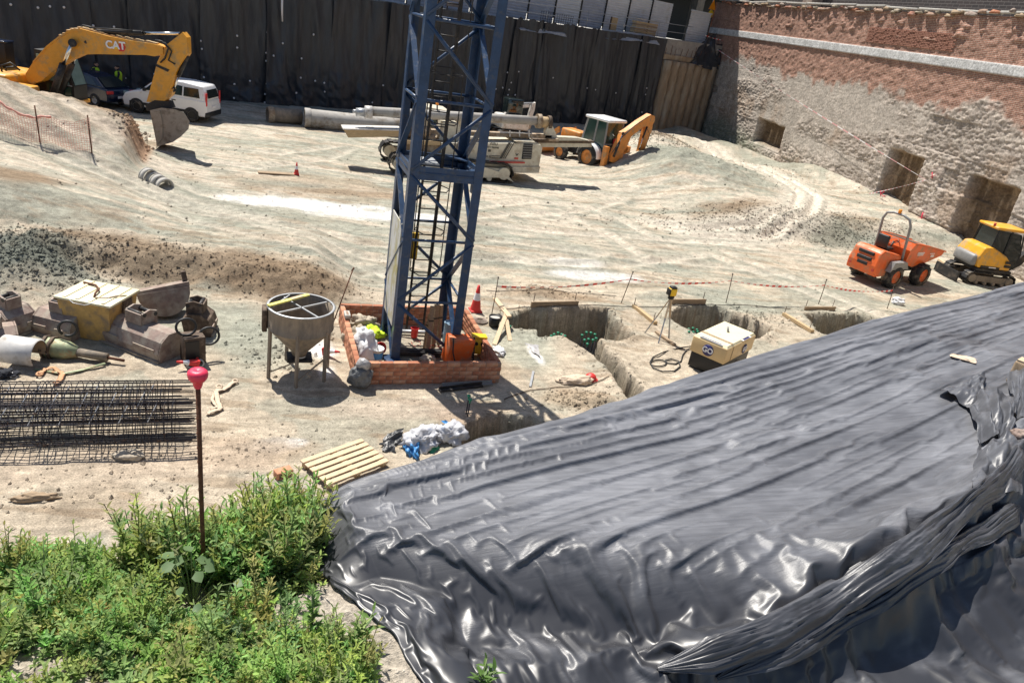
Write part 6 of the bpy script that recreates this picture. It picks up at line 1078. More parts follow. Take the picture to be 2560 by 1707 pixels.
scrap('plastic_film', [GG(945, 1118, .02), GG(1000, 1112, .02), GG(1008, 1092, .22), GG(965, 1098, .12)], 'black_scrap', 'scrap of black plastic lying above the pallet', 'plastic film', 12, .08, 4); scrap('plastic_film', [GG(955, 1130, .02), GG(985, 1130, .02), GG(985, 1118, .1), GG(958, 1116, .1)], 'black_scrap', 'small black plastic scrap between the pallet and the rubbish', 'plastic film', 10, .06, 7)
p = GG(708, 1190); t = thing('broken_brick', 'broken orange hollow brick lying beyond the tall weeds', 'brick', p, .4); m2 = MB(); m2.rbox((0, 0, .07), (.28, .16, .13), .01); m2.build('body', 'brick_c', t)
for k in range(3): m2 = MB(); m2.box((-.08+k*.08, -.081, .07), (.05, .006, .07)); m2.build('cell', 'dark_rust', t)
# ---- boards along the trenches
def board(a_, b_, w, h, label, mt='timber_old', stake=True):
    p, q = GG(*a_), GG(*b_); t = thing('shuttering_board', label, 'board', p); m2 = MB(); ax = (q-p).normalized(); M = TM[t.name].inverted()@frame((p+q)/2+Vector((0, 0, h/2)), ax, Vector((-ax.y, ax.x, 0))); m2.box((0, 0, 0), ((q-p).length, w, h), M=M); m2.build('plank', mt, t)
    if stake:
        for f in (.06, .94): s = p.lerp(q, f); m2 = MB(); m2.tube([s+Vector((0, .06, -.2)), s+Vector((0, .06, h+.22))], .012, 5); m2.build('stake', 'dark_rust', t, True)
board((1326, 771), (1443, 768), .05, .2, 'upright brown board along the back edge of the large pit'); board((1678, 761), (1762, 761), .05, .18, 'upright board behind the tripod'); board((1583, 768), (1638, 812), .12, .1, 'plank lying aslant left of the tripod', 'timber'); board((1640, 832), (1686, 865), .1, .06, 'narrow dark plank lying below the tripod feet', stake=False); board((1958, 788), (2030, 832), .12, .1, 'plank lying aslant beside the far right pit', 'timber'); board((2010, 776), (2086, 776), .05, .14, 'low board at the back edge of the far right pit'); board((645, 432), (735, 438), .3, .05, 'flat plank lying on the haul road beside the small cone', 'timber_old', False); board((1325, 968), (1333, 930), .05, .03, 'pale metal strip lying on the grey ground right of the enclosure', 'galv', False)
t = thing('trestle', 'pale wooden trestle leaning at the left end of the large pit', 'trestle', GG(1238, 862))
for (p, q, w) in ((GG(1236, 862), GG(1262, 812, .35), .11), (GG(1275, 852), GG(1258, 815, .36), .1), (GG(1232, 778, .38), GG(1268, 822, .34), .13)): m2 = MB(); m2.bar(p, q, w, w*.4); m2.build('timber', 'pale_wood', t, True)
t = thing('bucket', 'black plastic bucket standing between enclosure and trestle', 'bucket', GG(1234, 815)); m2 = MB(); m2.lathe([(0, 0), (.12, 0), (.15, .28), (.16, .28), (.13, .02)], 18); m2.build('shell', 'black_paint', t); m2 = MB(); m2.lathe([(0, .24), (.14, .24)], 18); m2.build('contents', 'conc', t)
t = thing('cable_coil', 'flat dull red coil of cable lying by the enclosure', 'coil', GG(1200, 803))
for k in range(4): m2 = MB(); r = .2-.035*k; m2.tube([(r*math.cos(a_), r*.9*math.sin(a_), .02+.01*k) for a_ in np.linspace(0, 2*math.pi, 22, endpoint=False)], .014, 5, closed=True); m2.build('turn', 'rusty_red', t)
sack('cement_sack', 1440, 955, (.42, .16, .1), 'webbing_pale', 'flattened pale sack lying between enclosure and trench', 'sack', 61, .4); t = thing('hard_hat', 'red hard hat lying beside the flattened sack', 'hard hat', GG(1476, 948)); m2 = MB(); m2.lathe([(.15, 0), (.14, .03), (.12, .1), (.07, .14), (0, .155)], 18); m2.build('shell', 'red_plastic', t); m2 = MB(); m2.lathe([(.14, .0), (.18, .005), (.175, .02), (.14, .025)], 18); m2.build('brim', 'red_plastic', t)
scrap('plastic_film', [GG(1312, 858, .02), GG(1345, 862, .02), GG(1348, 895, .05), GG(1330, 880, .03)], 'clear_bag', 'pale plastic film lying on the grey ground right of the enclosure', 'plastic film', 10, .05, 11); sack('rag', 1245, 880, (.14, .2, .07), 'white_plastic', 'small white rag beside the right wall of the enclosure', 'cloth', 63, .6); sack('bucket_spill', 2243, 760, (.22, .2, .16), 'white_plastic', 'small white lump of plastic on the ground below the dumper', 'plastic lump', 65, .4)
# ---- starter bars with green caps
def starters(lst, label, group, dep, top=.06, mt='rebar'):
    ords = ['leftmost'] + [w+' from the left' for w in ('second', 'third', 'fourth', 'fifth', 'sixth', 'seventh', 'eighth')][:len(lst)-2] + ['rightmost']
    for i, (px, py) in enumerate(sorted(lst)):
        p = G(px, py, top); t = thing('starter_bar', ords[i]+' '+label, 'starter bar', (p.x, p.y, min(hz(p.x, p.y), -.05)), group=group); m2 = MB(); z0 = 0; zt = top-t.location.z; m2.tube([(0, 0, -.1), (0, 0, zt)], .014, 6); m2.build('rod', mt, t); m2 = MB(); m2.lathe([(0, zt+.05), (.035, zt+.045), (.042, zt+.02), (.02, zt), (.018, zt-.05)], 10); m2.build('cap', 'green_cap', t)
starters([(1455, 840), (1466, 833), (1477, 834), (1487, 838), (1461, 852), (1471, 850), (1482, 852), (1468, 862), (1490, 848)], 'green capped bar in the trench mouth of the large pit', 'starter bars in the trench mouth', 1.2)
starters([(1378, 842), (1385, 838), (1395, 834), (1404, 838), (1412, 842)], 'green capped bar above the front edge of the large pit', 'starter bars at the front edge of the large pit', 1.2); starters([(1722, 824), (1732, 822), (1742, 826), (1722, 831), (1733, 832), (1744, 831)], 'green capped bar in the pit beside the cream generator', 'starter bars beside the generator', 1.2, .02)
starters([(1265, 812), (1275, 818), (1268, 826)], 'green capped bar at the wooden trestle', 'starter bars at the trestle', .3, .12); starters([(1172, 992), (1175, 1002)], 'green capped bar in the shadow of the crane', 'bars in the crane shadow', .2, .4)
# ---- tape posts and striped tape
pt = [((1228, 791), (1246, 692)), ((1552, 757), (1583, 679)), ((1815, 757), (1832, 684)), ((2046, 760), (2067, 698)), ((2218, 772), (2236, 712))]; tops = []; names = ('first bent rod carrying the striped tape, nearest the trestle', 'leaning rod carrying the striped tape behind the tripod', 'thin rod carrying the striped tape behind the generator', 'thin rod carrying the striped tape left of the dumper', 'short rod carrying the striped tape below the dumper')
for (b_, q), nm in zip(pt, names):
    p = GG(*b_); u = PL(*q, p, (0, 1, 0)); t = thing('tape_post', nm, 'rod', p); m2 = MB(); m2.tube([p-Vector((0, 0, .1)), p.lerp(u, .5)+Vector((.01, 0, 0)), u], .013, 6); m2.build('rod', 'dark_rust', t, True); m2 = MB(); m2.tube([u-(u-p)*.03, u], .022, 6); m2.build('cap', 'dark_metal', t, True); tops.append(p.lerp(u, .76 if len(tops) else .76))
def tape(pts, label, n, w=.07, sag=.1, red='tape_red'):
    t = thing('barrier_tape', label, 'tape', pts[0])
    for i in range(len(pts)-1):
        a_, b_ = pts[i], pts[i+1]
        for k in range(n):
            f0, f1 = k/n, (k+1)/n; V = []
            for f in (f0, (f0+f1)/2, f1): c = a_.lerp(b_, f)-Vector((0, 0, sag*4*f*(1-f))); tw = w/2*(.6+.4*math.cos(f*9+i)); V += [c+Vector((0, -.3*tw, tw)), c-Vector((0, -.3*tw, tw)), c+Vector((0, -.3*tw+.004, tw)), c-Vector((0, -.3*tw-.004, tw))]
            m2 = MB(); m2.add(V, [(0, 1, 5, 4), (4, 5, 9, 8), (2, 6, 7, 3), (6, 10, 11, 7), (0, 4, 6, 2), (4, 8, 10, 6), (1, 3, 7, 5), (5, 7, 11, 9)]); m2.build('red_stripe' if k % 2 else 'white_stripe', red if k % 2 else 'tape_white', t, True)
    return t
tape(tops, 'red and white striped tape strung between thin rods behind the pits', 30, .075, .12)
c0, c1, c2_ = rwp(1790, 122, .5), rwp(2315, 450, .45), rwp(2110, 495, .4); tape([c0, c1, c2_], 'faded red and white tape line running down across the party wall', 46, .065, .1, 'tape_faded')
tape([FP(SE-2.6, -.2, ftop(SE)+.6), FP(SE-.2, -.1, ftop(SE)+.45)], 'short striped tape across the corner above the bare piles', 10, .08, .05)
def cable(pts, r, label, mt='hose', dz=.02):
    p = [GG(*q) for q in pts]; f = []
    for i in range(len(p)-1):
        for k in range(6): q = p[i].lerp(p[i+1], k/6); f.append(Vector((q.x, q.y, max(hz(q.x, q.y), -.02)+dz)))
    m2 = MB(); m2.tube(f, r, 6); o = m2.build('cable', mt); return tag(o, label, 'cable')
cable([(1215, 727), (1330, 729), (1440, 732), (1560, 742)], .008, 'thin black cable lying across the ground behind the striped tape'); cable([(1255, 775), (1350, 772), (1480, 768), (1600, 768), (1700, 765), (1850, 763), (2000, 775)], .010, 'thin dark line running along the back of the pits'); cable([(1260, 1000), (1320, 978), (1420, 968), (1480, 960), (1530, 940)], .010, 'thin string lying across the ground towards the trench', 'dark_rust')
# ---- hose coil and generator
t = thing('hose_coil', 'black hose lying in loose loops left of the cream generator', 'hose', GG(1668, 900)); gp = lambda px, py: GG(px, py, .03)
m2 = MB(); m2.tube([gp(*q) for q in ((1738, 866), (1700, 872), (1660, 882), (1632, 895), (1624, 908), (1632, 922), (1655, 931), (1685, 930), (1700, 918), (1696, 905), (1678, 900), (1663, 903), (1668, 910), (1688, 912), (1702, 905), (1706, 890), (1715, 878), (1740, 874))], .017, 7); m2.build('long_loop', 'hose', t, True); m2 = MB(); m2.tube([gp(1645+20*math.cos(a_), 910+8*math.sin(a_)) for a_ in np.linspace(0, 2*math.pi, 18, endpoint=False)], .016, 7, closed=True); m2.build('small_loop', 'hose', t, True)
gz0 = hz(11.6, 14.4); t = thing('generator', 'cream generator box with round GO logo on a black base beside the black sheet', 'generator', (11.63, 14.43, gz0), math.radians(31))
m2 = MB(); m2.rbox((0, 0, .24), (1.62, .88, .42), .02); m2.build('base', 'black_paint', t); m2 = MB(); m2.rbox((0, 0, .65), (1.72, .96, .42), .03); sh = m2.build('shell', 'cream_shell', t); m2 = MB(); m2.box((0, 0, .875), (1.70, .94, .07), taper=(.93, .9)); m2.build('lid', 'cream', t); m2 = MB(); m2.box((-.52, 0, .913), (.1, .86, .008)); m2.build('lid_seam', 'timber_old', t); m2 = MB(); m2.box((-.5, -.483, .66), (.02, .012, .4)); m2.build('door_seam', 'timber_old', t)
m2 = MB(); m2.tube([(.12, 0, .91), (.14, .03, .98), (.2, .07, 1.01)], .03, 6); m2.build('lifting_eye', 'grey_paint', t)
for sd in (-1, 1): wheel(t, Vector((.1, sd*.40, .16)), .17, .12, 'dark_metal', tread=False, side=sd, n=16)
Me = frame((-.868, 0, .64), (0, -1, 0), (0, 0, 1)); m2 = MB(); m2.lathe([(0, .012), (.145, .012), (.15, 0)], 26, M=Me); lo = m2.build('logo_disc', 'navy_print', t); text_mesh('GO', .19, 'lettering', 'white_print', lo, Me@Matrix.Translation((0, 0, .018)), .003, .006)
Ms = frame((.25, -.492, .62), (1, 0, 0), (0, 0, 1)); m2 = MB(); m2.lathe([(0, .008), (.125, .008), (.13, 0)], 26, M=Ms); lo = m2.build('logo_disc', 'navy_print', t); text_mesh('GO', .16, 'lettering', 'white_print', lo, Ms@Matrix.Translation((0, 0, .014)), .003, .005)
for (c, dm) in (((-.80, 0, .895), (.09, .62, .012)), ((.25, -.445, .895), (.5, .09, .012))):
    m2 = MB(); m2.box(c, dm); lb_ = m2.build('label', 'white_print', t); m2 = MB(); m2.box((c[0], c[1], c[2]+.008), (dm[0]*.7, dm[1]*.9, .004)) if dm[0] > dm[1] else m2.box((c[0], c[1], c[2]+.008), (dm[0]*.6, dm[1]*.92, .004)); m2.build('label_print', 'navy_print', lb_)
# ---- laser level on tripod
hd2 = G(1668, 762, 1.28); ft = [GG(1612, 832), GG(1672, 848), GG(1646, 858)]; cc = sum(ft, Vector())/3; t = thing('laser_level', 'yellow laser level on a pale surveyor tripod between the pits', 'survey tripod', (cc.x, cc.y, hz(cc.x, cc.y))); top_ = Vector((cc.x+.12, cc.y+.05, hz(cc.x, cc.y)+1.2))
for f in ft: m2 = MB(); m2.bar(f, f.lerp(top_, .55), .035); lo = m2.build('leg', 'galv', t, True); m2 = MB(); m2.bar(f.lerp(top_, .5), top_, .055, .03); m2.build('upper_leg', 'pale_wood', lo, True)
m2 = MB(); m2.cyl(top_-Vector((0, 0, .03)), top_+Vector((0, 0, .05)), .08, 14); m2.build('head_plate', 'black_paint', t, True); m2 = MB(); m2.rbox(top_+Vector((0, 0, .17)), (.2, .17, .2), .02); m2.build('instrument', 'yellow', t, True); m2 = MB(); m2.rbox(top_+Vector((0, 0, .30)), (.17, .15, .05), .015); m2.build('cap', 'black_paint', t, True); m2 = MB(); m2.rbox(top_+Vector((-.11, 0, .17)), (.04, .18, .18), .01); m2.build('side_grip', 'black_paint', t, True)
# ---- half buried rings beside the ramp
for k in range(4):
    p = GG(372+k*13, 446+k*8); t = thing('concrete_ring', ('grey ring half buried at the end of the ramp, leftmost', 'grey ring half buried at the end of the ramp, second from the left', 'grey ring half buried at the end of the ramp, third from the left', 'grey ring half buried at the end of the ramp, rightmost')[k], 'ring', p-Vector((0, 0, .22)), -.9); m2 = MB(); m2.lathe([(.26, -.1), (.31, -.1), (.31, .1), (.26, .1), (.26, -.1)], 24, axis='x', M=Matrix.Translation((0, 0, .25))); m2.build('ring_wall', 'conc', t); m2 = MB(); m2.lathe([(.31, -.11), (.325, -.11), (.325, -.07), (.31, -.07)], 24, axis='x', M=Matrix.Translation((0, 0, .25))); m2.build('lip', 'conc', t)
# ---- orange net fence along the ramp
q0, q1 = onto((-4.9, 28.3)), onto((-9.4, 28.1)); dirn = (q1-q0).normalized(); t = thing('net_fence', 'torn orange safety net fence along the upper edge of the ramp', 'net fence', q0); nu, nv = 60, 15; Ln = (q1-q0).length
def npt(i, j): f = i/nu; b = q0.lerp(q1, f); zb = hz(b.x, b.y); hgt = 1.15*(1-.25*abs(math.sin(f*5.2)))-.25*f; return Vector((b.x, b.y+.1*math.sin(f*14+j*.3), zb+.02+hgt*j/nv+.02*math.sin(i*1.3+j)))
m2 = MB()
for i in range(0, nu+1): m2.tube([npt(i, j) for j in range(0, nv+1, 3)], .0065, 3, cap=False)
for j in range(0, nv+1): m2.tube([npt(i, j) for i in range(0, nu+1, 3)], .0065, 3, cap=False)
o = m2.build('netting', 'net_orange', t, True); o['kind'] = 'stuff'
for f in (0.0, .33, .66, 1.0): b = q0.lerp(q1, f); zb = hz(b.x, b.y); m2 = MB(); m2.tube([Vector((b.x, b.y, zb-.2)), Vector((b.x-.06, b.y, zb+1.25-.25*f))], .022, 6); m2.build('post', 'rust', t, True)
m2 = MB(); m2.tube([npt(i, nv) for i in range(nu//4, nu+1)], [.02+.03*abs(math.sin(i*.9)) for i in range(nu//4, nu+1)], 6); m2.build('bunched_edge', 'net_orange', t, True)
sack('stone', 325, 1143, (.2, .13, .09), 'stone', 'flat pale stone lying below the rebar cages', 'stone', 71, .4); sack('stone', 90, 1248, (.3, .08, .07), 'timber_old', 'brown stick-like clod lying left above the weeds', 'clod', 72, .4)
# ================= NEAR BANK: BLACK SHEET, WEEDS, CAPPED ROD
def st_of(p): return (-p[0]*EY+p[1]*EX, p[0]*EX+p[1]*EY)   # t, s
def world(t, s): return s*EX-t*EY, s*EY+t*EX
rid = [st_of(G(*q)) for q in ((900, 1330, 5.42), (1000, 1340, 5.44), (1260, 1335, 5.46), (1700, 1337, 5.46), (2000, 1350, 5.46), (2260, 1390, 5.44))]
rid = sorted([(s, t) for t, s in rid])+[(9, .75), (16, .6)]
edl = sorted([st_of(G(*q)) for q in ((600, 1215, 5.16), (770, 1300, 5.22), (780, 1406, 5.22), (815, 1565, 5.12), (895, 1680, 5.05), (945, 1750, 5.0))])
Ce = st_of(G(1560, 1800, 4.85))
def ridge_n(x, y, o, s): return 1-2*np.abs(fbm(x, y, o, s))
TCS, TCV = [1.2, 2.3, 4.25, 7.5, 11.5], [2.40, 2.60, 2.80, 2.92, 3.0]
def cre(x, sharp=.06): return np.sqrt(x*x+sharp*sharp)          # creased |x|
ROLLS = [([(1600, 1672), (1758, 1645), (1900, 1595), (2007, 1540), (2100, 1480), (2180, 1430), (2270, 1375), (2354, 1330), (2481, 1255), (2530, 1160), (2620, 1080)], .10, .075),
         ([(1640, 1700), (1800, 1672), (1980, 1606), (2100, 1546), (2220, 1474), (2330, 1404), (2440, 1330), (2600, 1220)], .075, .055), ([(1880, 1730), (2030, 1655), (2120, 1588), (2200, 1535), (2300, 1490)], .06, .045)]
ROLLS = [([st_of(G(*q, 5.25)) for q in l], h, w) for l, h, w in ROLLS]
def signed_path(t, s, pts):
    D = np.full(t.shape, 9.0); Sg = np.ones(t.shape); A_ = np.zeros(t.shape); acc = 0
    for (t0, s0), (t1, s1) in zip(pts[:-1], pts[1:]):
        et, es = t1-t0, s1-s0; l2 = et*et+es*es; f = np.clip(((t-t0)*et+(s-s0)*es)/l2, 0, 1); dt, ds = t-t0-et*f, s-s0-es*f; d = np.hypot(dt, ds); k = d < D
        D = np.where(k, d, D); Sg = np.where(k, np.sign(es*dt-et*ds), Sg); A_ = np.where(k, acc+f*math.sqrt(l2), A_); acc += math.sqrt(l2)
    return D*Sg, A_, acc
def tarp_base(t, s):
    tr = np.interp(s, [r[0] for r in rid], [r[1] for r in rid]); tc = np.interp(s, TCS, TCV)
    up = 5.46-.115*np.clip(t-tr, 0, 3); lo = 5.46-.50*np.clip(tr-t, 0, .42)-.09*np.clip(tr-t-.42, 0, 2)-.10*sm(3.4, 1.6, s)*np.clip(tr-t-.42, 0, 2)
    k = sm(-.34, .22, t-tr+.20*fbm(s*1.2, s*0+2, 2, 402)); z = lo*(1-k)+up*k+.11*sm(3.0, 9.0, s)
    dr = np.clip(t-tc, 0, 5); z = z-np.where(dr < .35, 1.9*dr**2, 1.9*.35**2+1.33*(dr-.35)*1.35)
    z = z+.055*fbm(s*.6, t*.9, 3, 401)*sm(.0, .4, tc-t+.2)+.05*fbm(s*1.6, t*1.5, 2, 404)*(1-k)
    for pts, h, wd in ROLLS:
        d, al, L_ = signed_path(t, s, pts); d = d+.04*fbm(al*2.2, al*0+h*50, 3, 431); env = sm(0, .35, al)*(1+.45*fbm(al*1.6, al*0+h*90, 2, 433))
        pr = np.where(d > 0, np.exp(-(d/(wd*1.9))**2), np.exp(-(d/(wd*.8))**2)); z = z+h*env*pr-.05*env*sm(.02, -.12, d)
    g_ = Hraw(*world(t, s), fine=False)+.012
    el = np.interp(t, [e[0] for e in edl], [e[1] for e in edl]); z = g_+(z-g_)*sm(-.02, .20, s-el)
    return np.maximum(z, g_+.004), k
nt0, ns0, LVL = 118, 158, 2; nT, nS = (nt0-1)*2**LVL+1, (ns0-1)*2**LVL+1
uu = np.linspace(0, 1, nT); tv = np.where(uu < .92, .03+uu/.92*3.2, 3.23+((uu-.92)/.08)**1.25*2.3); us = np.linspace(0, 1, nS); sg = (np.exp(3.1*us)-1)/(math.exp(3.1)-1)
el = np.interp(tv, [e[0] for e in edl], [e[1] for e in edl])+.03*fbm(tv*4, tv*0, 3, 431)
T = np.repeat(tv[:, None], nS, 1); S_ = el[:, None]+sg[None]*(17.0-el[:, None]); Bz, KK = tarp_base(T.ravel(), S_.ravel()); Bz = Bz.reshape(T.shape); KK = KK.reshape(T.shape); X, Y = world(T, S_)
B3 = np.stack([X, Y, Bz], -1)
# slack of the film: pulled along the bank above, loose and gathered below
slt = 1+KK*(.125*np.clip(.75+.9*fbm(S_*.45, T*1.1, 2, 451), .25, 1.4))+(1-KK)*.018; sls = 1+KK*(.004+.06*sm(3.6, 1.5, S_)*np.clip(.5+fbm(S_*1.2, T*1.6, 2, 453), 0, 1.2))+(1-KK)*(.075*np.clip(.7+1.2*fbm(S_*.9, T*.9, 2, 455), .12, 1.5))
skirt = sm(3.05, 3.3, T); slt = 1+(slt-1)*(1-skirt); sls = 1+(sls-1)*(1-skirt)
def con(A, B, Lr, k):
    d = B-A; n_ = np.sqrt((d*d).sum(-1))+1e-9; c = (k*.5*(n_-Lr)/n_)[..., None]*d; A += c; B -= c
def relax(P, st, its, kb, grav):
    Bq = B3[::st, ::st]; a_t = slt[::st, ::st]; a_s = sls[::st, ::st]
    Lt = np.linalg.norm(Bq[1:]-Bq[:-1], axis=-1)*.5*(a_t[1:]+a_t[:-1]); Ls = np.linalg.norm(Bq[:, 1:]-Bq[:, :-1], axis=-1)*.5*(a_s[:, 1:]+a_s[:, :-1])
    Ld = np.sqrt(.25*(Lt[:, 1:]+Lt[:, :-1])**2+.25*(Ls[1:]+Ls[:-1])**2); D1 = np.linalg.norm(Bq[1:, 1:]-Bq[:-1, :-1], axis=-1); D2 = np.linalg.norm(Bq[1:, :-1]-Bq[:-1, 1:], axis=-1); Dm = .5*(D1+D2); D1 = D1*Ld/Dm; D2 = D2*Ld/Dm
    Lt2 = Lt[1:]+Lt[:-1]; Ls2 = Ls[:, 1:]+Ls[:, :-1]
    for it in range(its):
        P[..., 2] -= grav
        for o_ in (0, 1):
            n_ = (P.shape[0]-o_)//2; con(P[o_:o_+2*n_:2], P[o_+1:o_+2*n_:2], Lt[o_:o_+2*n_:2][:n_], 1.0)
            n_ = (P.shape[1]-o_)//2; con(P[:, o_:o_+2*n_:2], P[:, o_+1:o_+2*n_:2], Ls[:, o_:o_+2*n_:2][:, :n_], 1.0)
        for o_ in (0, 1):
            n_ = (P.shape[0]-o_)//2; con(P[o_:o_+2*n_:2, :-1], P[o_+1:o_+2*n_:2, 1:], D1[o_:o_+2*n_:2][:n_], .5); con(P[o_:o_+2*n_:2, 1:], P[o_+1:o_+2*n_:2, :-1], D2[o_:o_+2*n_:2][:n_], .5)
        if kb > 0:
            for o_ in range(4):
                n_ = len(range(o_, P.shape[0]-2, 4)); con(P[o_:o_+4*n_:4], P[o_+2:o_+2+4*n_:4][:n_], Lt2[o_:o_+4*n_:4][:n_], kb)
                n_ = len(range(o_, P.shape[1]-2, 4)); con(P[:, o_:o_+4*n_:4], P[:, o_+2:o_+2+4*n_:4][:, :n_], Ls2[:, o_:o_+4*n_:4][:, :n_], kb)
        P[..., 2] = np.maximum(P[..., 2], Bq[..., 2]+.003)
        P[0] = Bq[0]; P[-1] = Bq[-1]; P[:, 0] = Bq[:, 0]; P[:, -1] = Bq[:, -1]
    return P
def upsample(P, st):
    Q = np.zeros((P.shape[0]*2-1, P.shape[1], 3)); Q[::2] = P; Q[1::2] = .5*(P[1:]+P[:-1]); Q[3:-3:2] = (9*(P[1:-2]+P[2:-1])-P[:-3]-P[3:])/16
    R_ = np.zeros((Q.shape[0], P.shape[1]*2-1, 3)); R_[:, ::2] = Q; R_[:, 1::2] = .5*(Q[:, 1:]+Q[:, :-1]); R_[:, 3:-3:2] = (9*(Q[:, 1:-2]+Q[:, 2:-1])-Q[:, :-3]-Q[:, 3:])/16; return R_
st = 2**LVL; P = B3[::st, ::st].copy(); Tq, Sq = T[::st, ::st], S_[::st, ::st]; dq = np.arctan2(Tq-Ce[0], Sq-Ce[1]); P[..., 2] += (.01+.05*np.abs(fbm(Sq*.35, Tq*12+.6*fbm(Sq*.4, Tq, 2, 456), 2, 457)))*KK[::st, ::st]+(1-KK[::st, ::st])*(.015+.13*np.abs(fbm(dq*3.4+.5*fbm(Sq, Tq, 2, 458), Tq*.8, 2, 459)))
for lv, (its, kb, gr) in enumerate(((300, .02, .00010), (110, .010, .00004), (32, .0, .00001))):
    P = relax(P, st, its, kb, gr)
    if lv < LVL: P = upsample(P, st); st //= 2
TV = P.copy()
def tz(px, py, z=5.3):
    # nearest point of the finished sheet along the pixel's ray
    d = ray(px, py); v = TV.reshape(-1, 3)-np.array([0, 0, HC]); tt_ = v@d/(d@d); e = ((v-tt_[:, None]*d)**2).sum(1); i = int(np.argmin(e+.002*tt_)); return tuple(TV.reshape(-1, 3)[i])
dust = KK*(.66+.45*fbm(S_*.8, T*5, 3, 433)+.25*fbm(S_*4, T*9, 3, 435))+.32*sm(.0, .6, fbm(S_*6, T*6, 4, 437))*(1-.5*KK)
dust = np.clip(dust, 0, 1).ravel()
m = bpy.data.materials.new('black_film'); m.use_nodes = True; n = m.node_tree.nodes; L = m.node_tree.links; b = n['Principled BSDF']; MAT['black_film'] = m
at = n.new('ShaderNodeAttribute'); at.attribute_name = 'dust'; tc = n.new('ShaderNodeTexCoord')
nz1 = n.new('ShaderNodeTexNoise'); nz1.inputs['Scale'].default_value = 16; nz1.inputs['Detail'].default_value = 8; nz1.inputs['Roughness'].default_value = .7; mp = n.new('ShaderNodeMapping'); mp.inputs['Rotation'].default_value = (0, 0, -math.radians(19)); mp.inputs['Scale'].default_value = (.22, 2.6, 1); L.new(tc.outputs['Object'], mp.inputs[0]); L.new(mp.outputs[0], nz1.inputs['Vector'])
mr = n.new('ShaderNodeMapRange'); mr.inputs[1].default_value = .3; mr.inputs[2].default_value = .7; mr.inputs[3].default_value = .55; mr.inputs[4].default_value = 1.2; L.new(nz1.outputs[0], mr.inputs[0])
mu = n.new('ShaderNodeMath'); mu.operation = 'MULTIPLY'; mu.use_clamp = True; L.new(at.outputs['Fac'], mu.inputs[0]); L.new(mr.outputs[0], mu.inputs[1])
mx = n.new('ShaderNodeMix'); mx.data_type = 'RGBA'; L.new(mu.outputs[0], mx.inputs[0]); mx.inputs[6].default_value = (.030, .031, .036, 1); mx.inputs[7].default_value = (.215, .22, .24, 1); L.new(mx.outputs[2], b.inputs['Base Color'])
mq = n.new('ShaderNodeMapRange'); mq.inputs[3].default_value = .38; mq.inputs[4].default_value = .45; L.new(mu.outputs[0], mq.inputs[0]); L.new(mq.outputs[0], b.inputs['Roughness']); b.inputs['Specular IOR Level'].default_value = .6
nb = n.new('ShaderNodeTexNoise'); nb.noise_type = 'RIDGED_MULTIFRACTAL'; nb.normalize = True; nb.inputs['Scale'].default_value = 7; nb.inputs['Detail'].default_value = 3.5; nb.inputs['Distortion'].default_value = .6; L.new(tc.outputs['Object'], nb.inputs['Vector']); bp = n.new('ShaderNodeBump'); bp.inputs['Strength'].default_value = .30; bp.inputs['Distance'].default_value = .018; ma_ = n.new('ShaderNodeMath'); ma_.operation = 'MULTIPLY_ADD'; mu2 = n.new('ShaderNodeMath'); mu2.operation = 'MULTIPLY'; L.new(nz1.outputs[0], mu2.inputs[0]); L.new(at.outputs['Fac'], mu2.inputs[1]); L.new(mu2.outputs[0], ma_.inputs[0]); ma_.inputs[1].default_value = 1.6; L.new(nb.outputs[0], ma_.inputs[2]); L.new(ma_.outputs[0], bp.inputs['Height']); L.new(bp.outputs[0], b.inputs['Normal'])
c0 = np.array([X.mean(), Y.mean(), 0.]); V = TV.reshape(-1, 3)-c0
o = link('plastic_sheet', np_mesh('plastic_sheet', V, grid_faces(*T.shape), 'black_film', {'dust': np.repeat(dust[:, None], 3, 1)})); o.location = c0; tag(o, 'huge wrinkled black plastic sheet covering the bank in the foreground', 'plastic sheet')
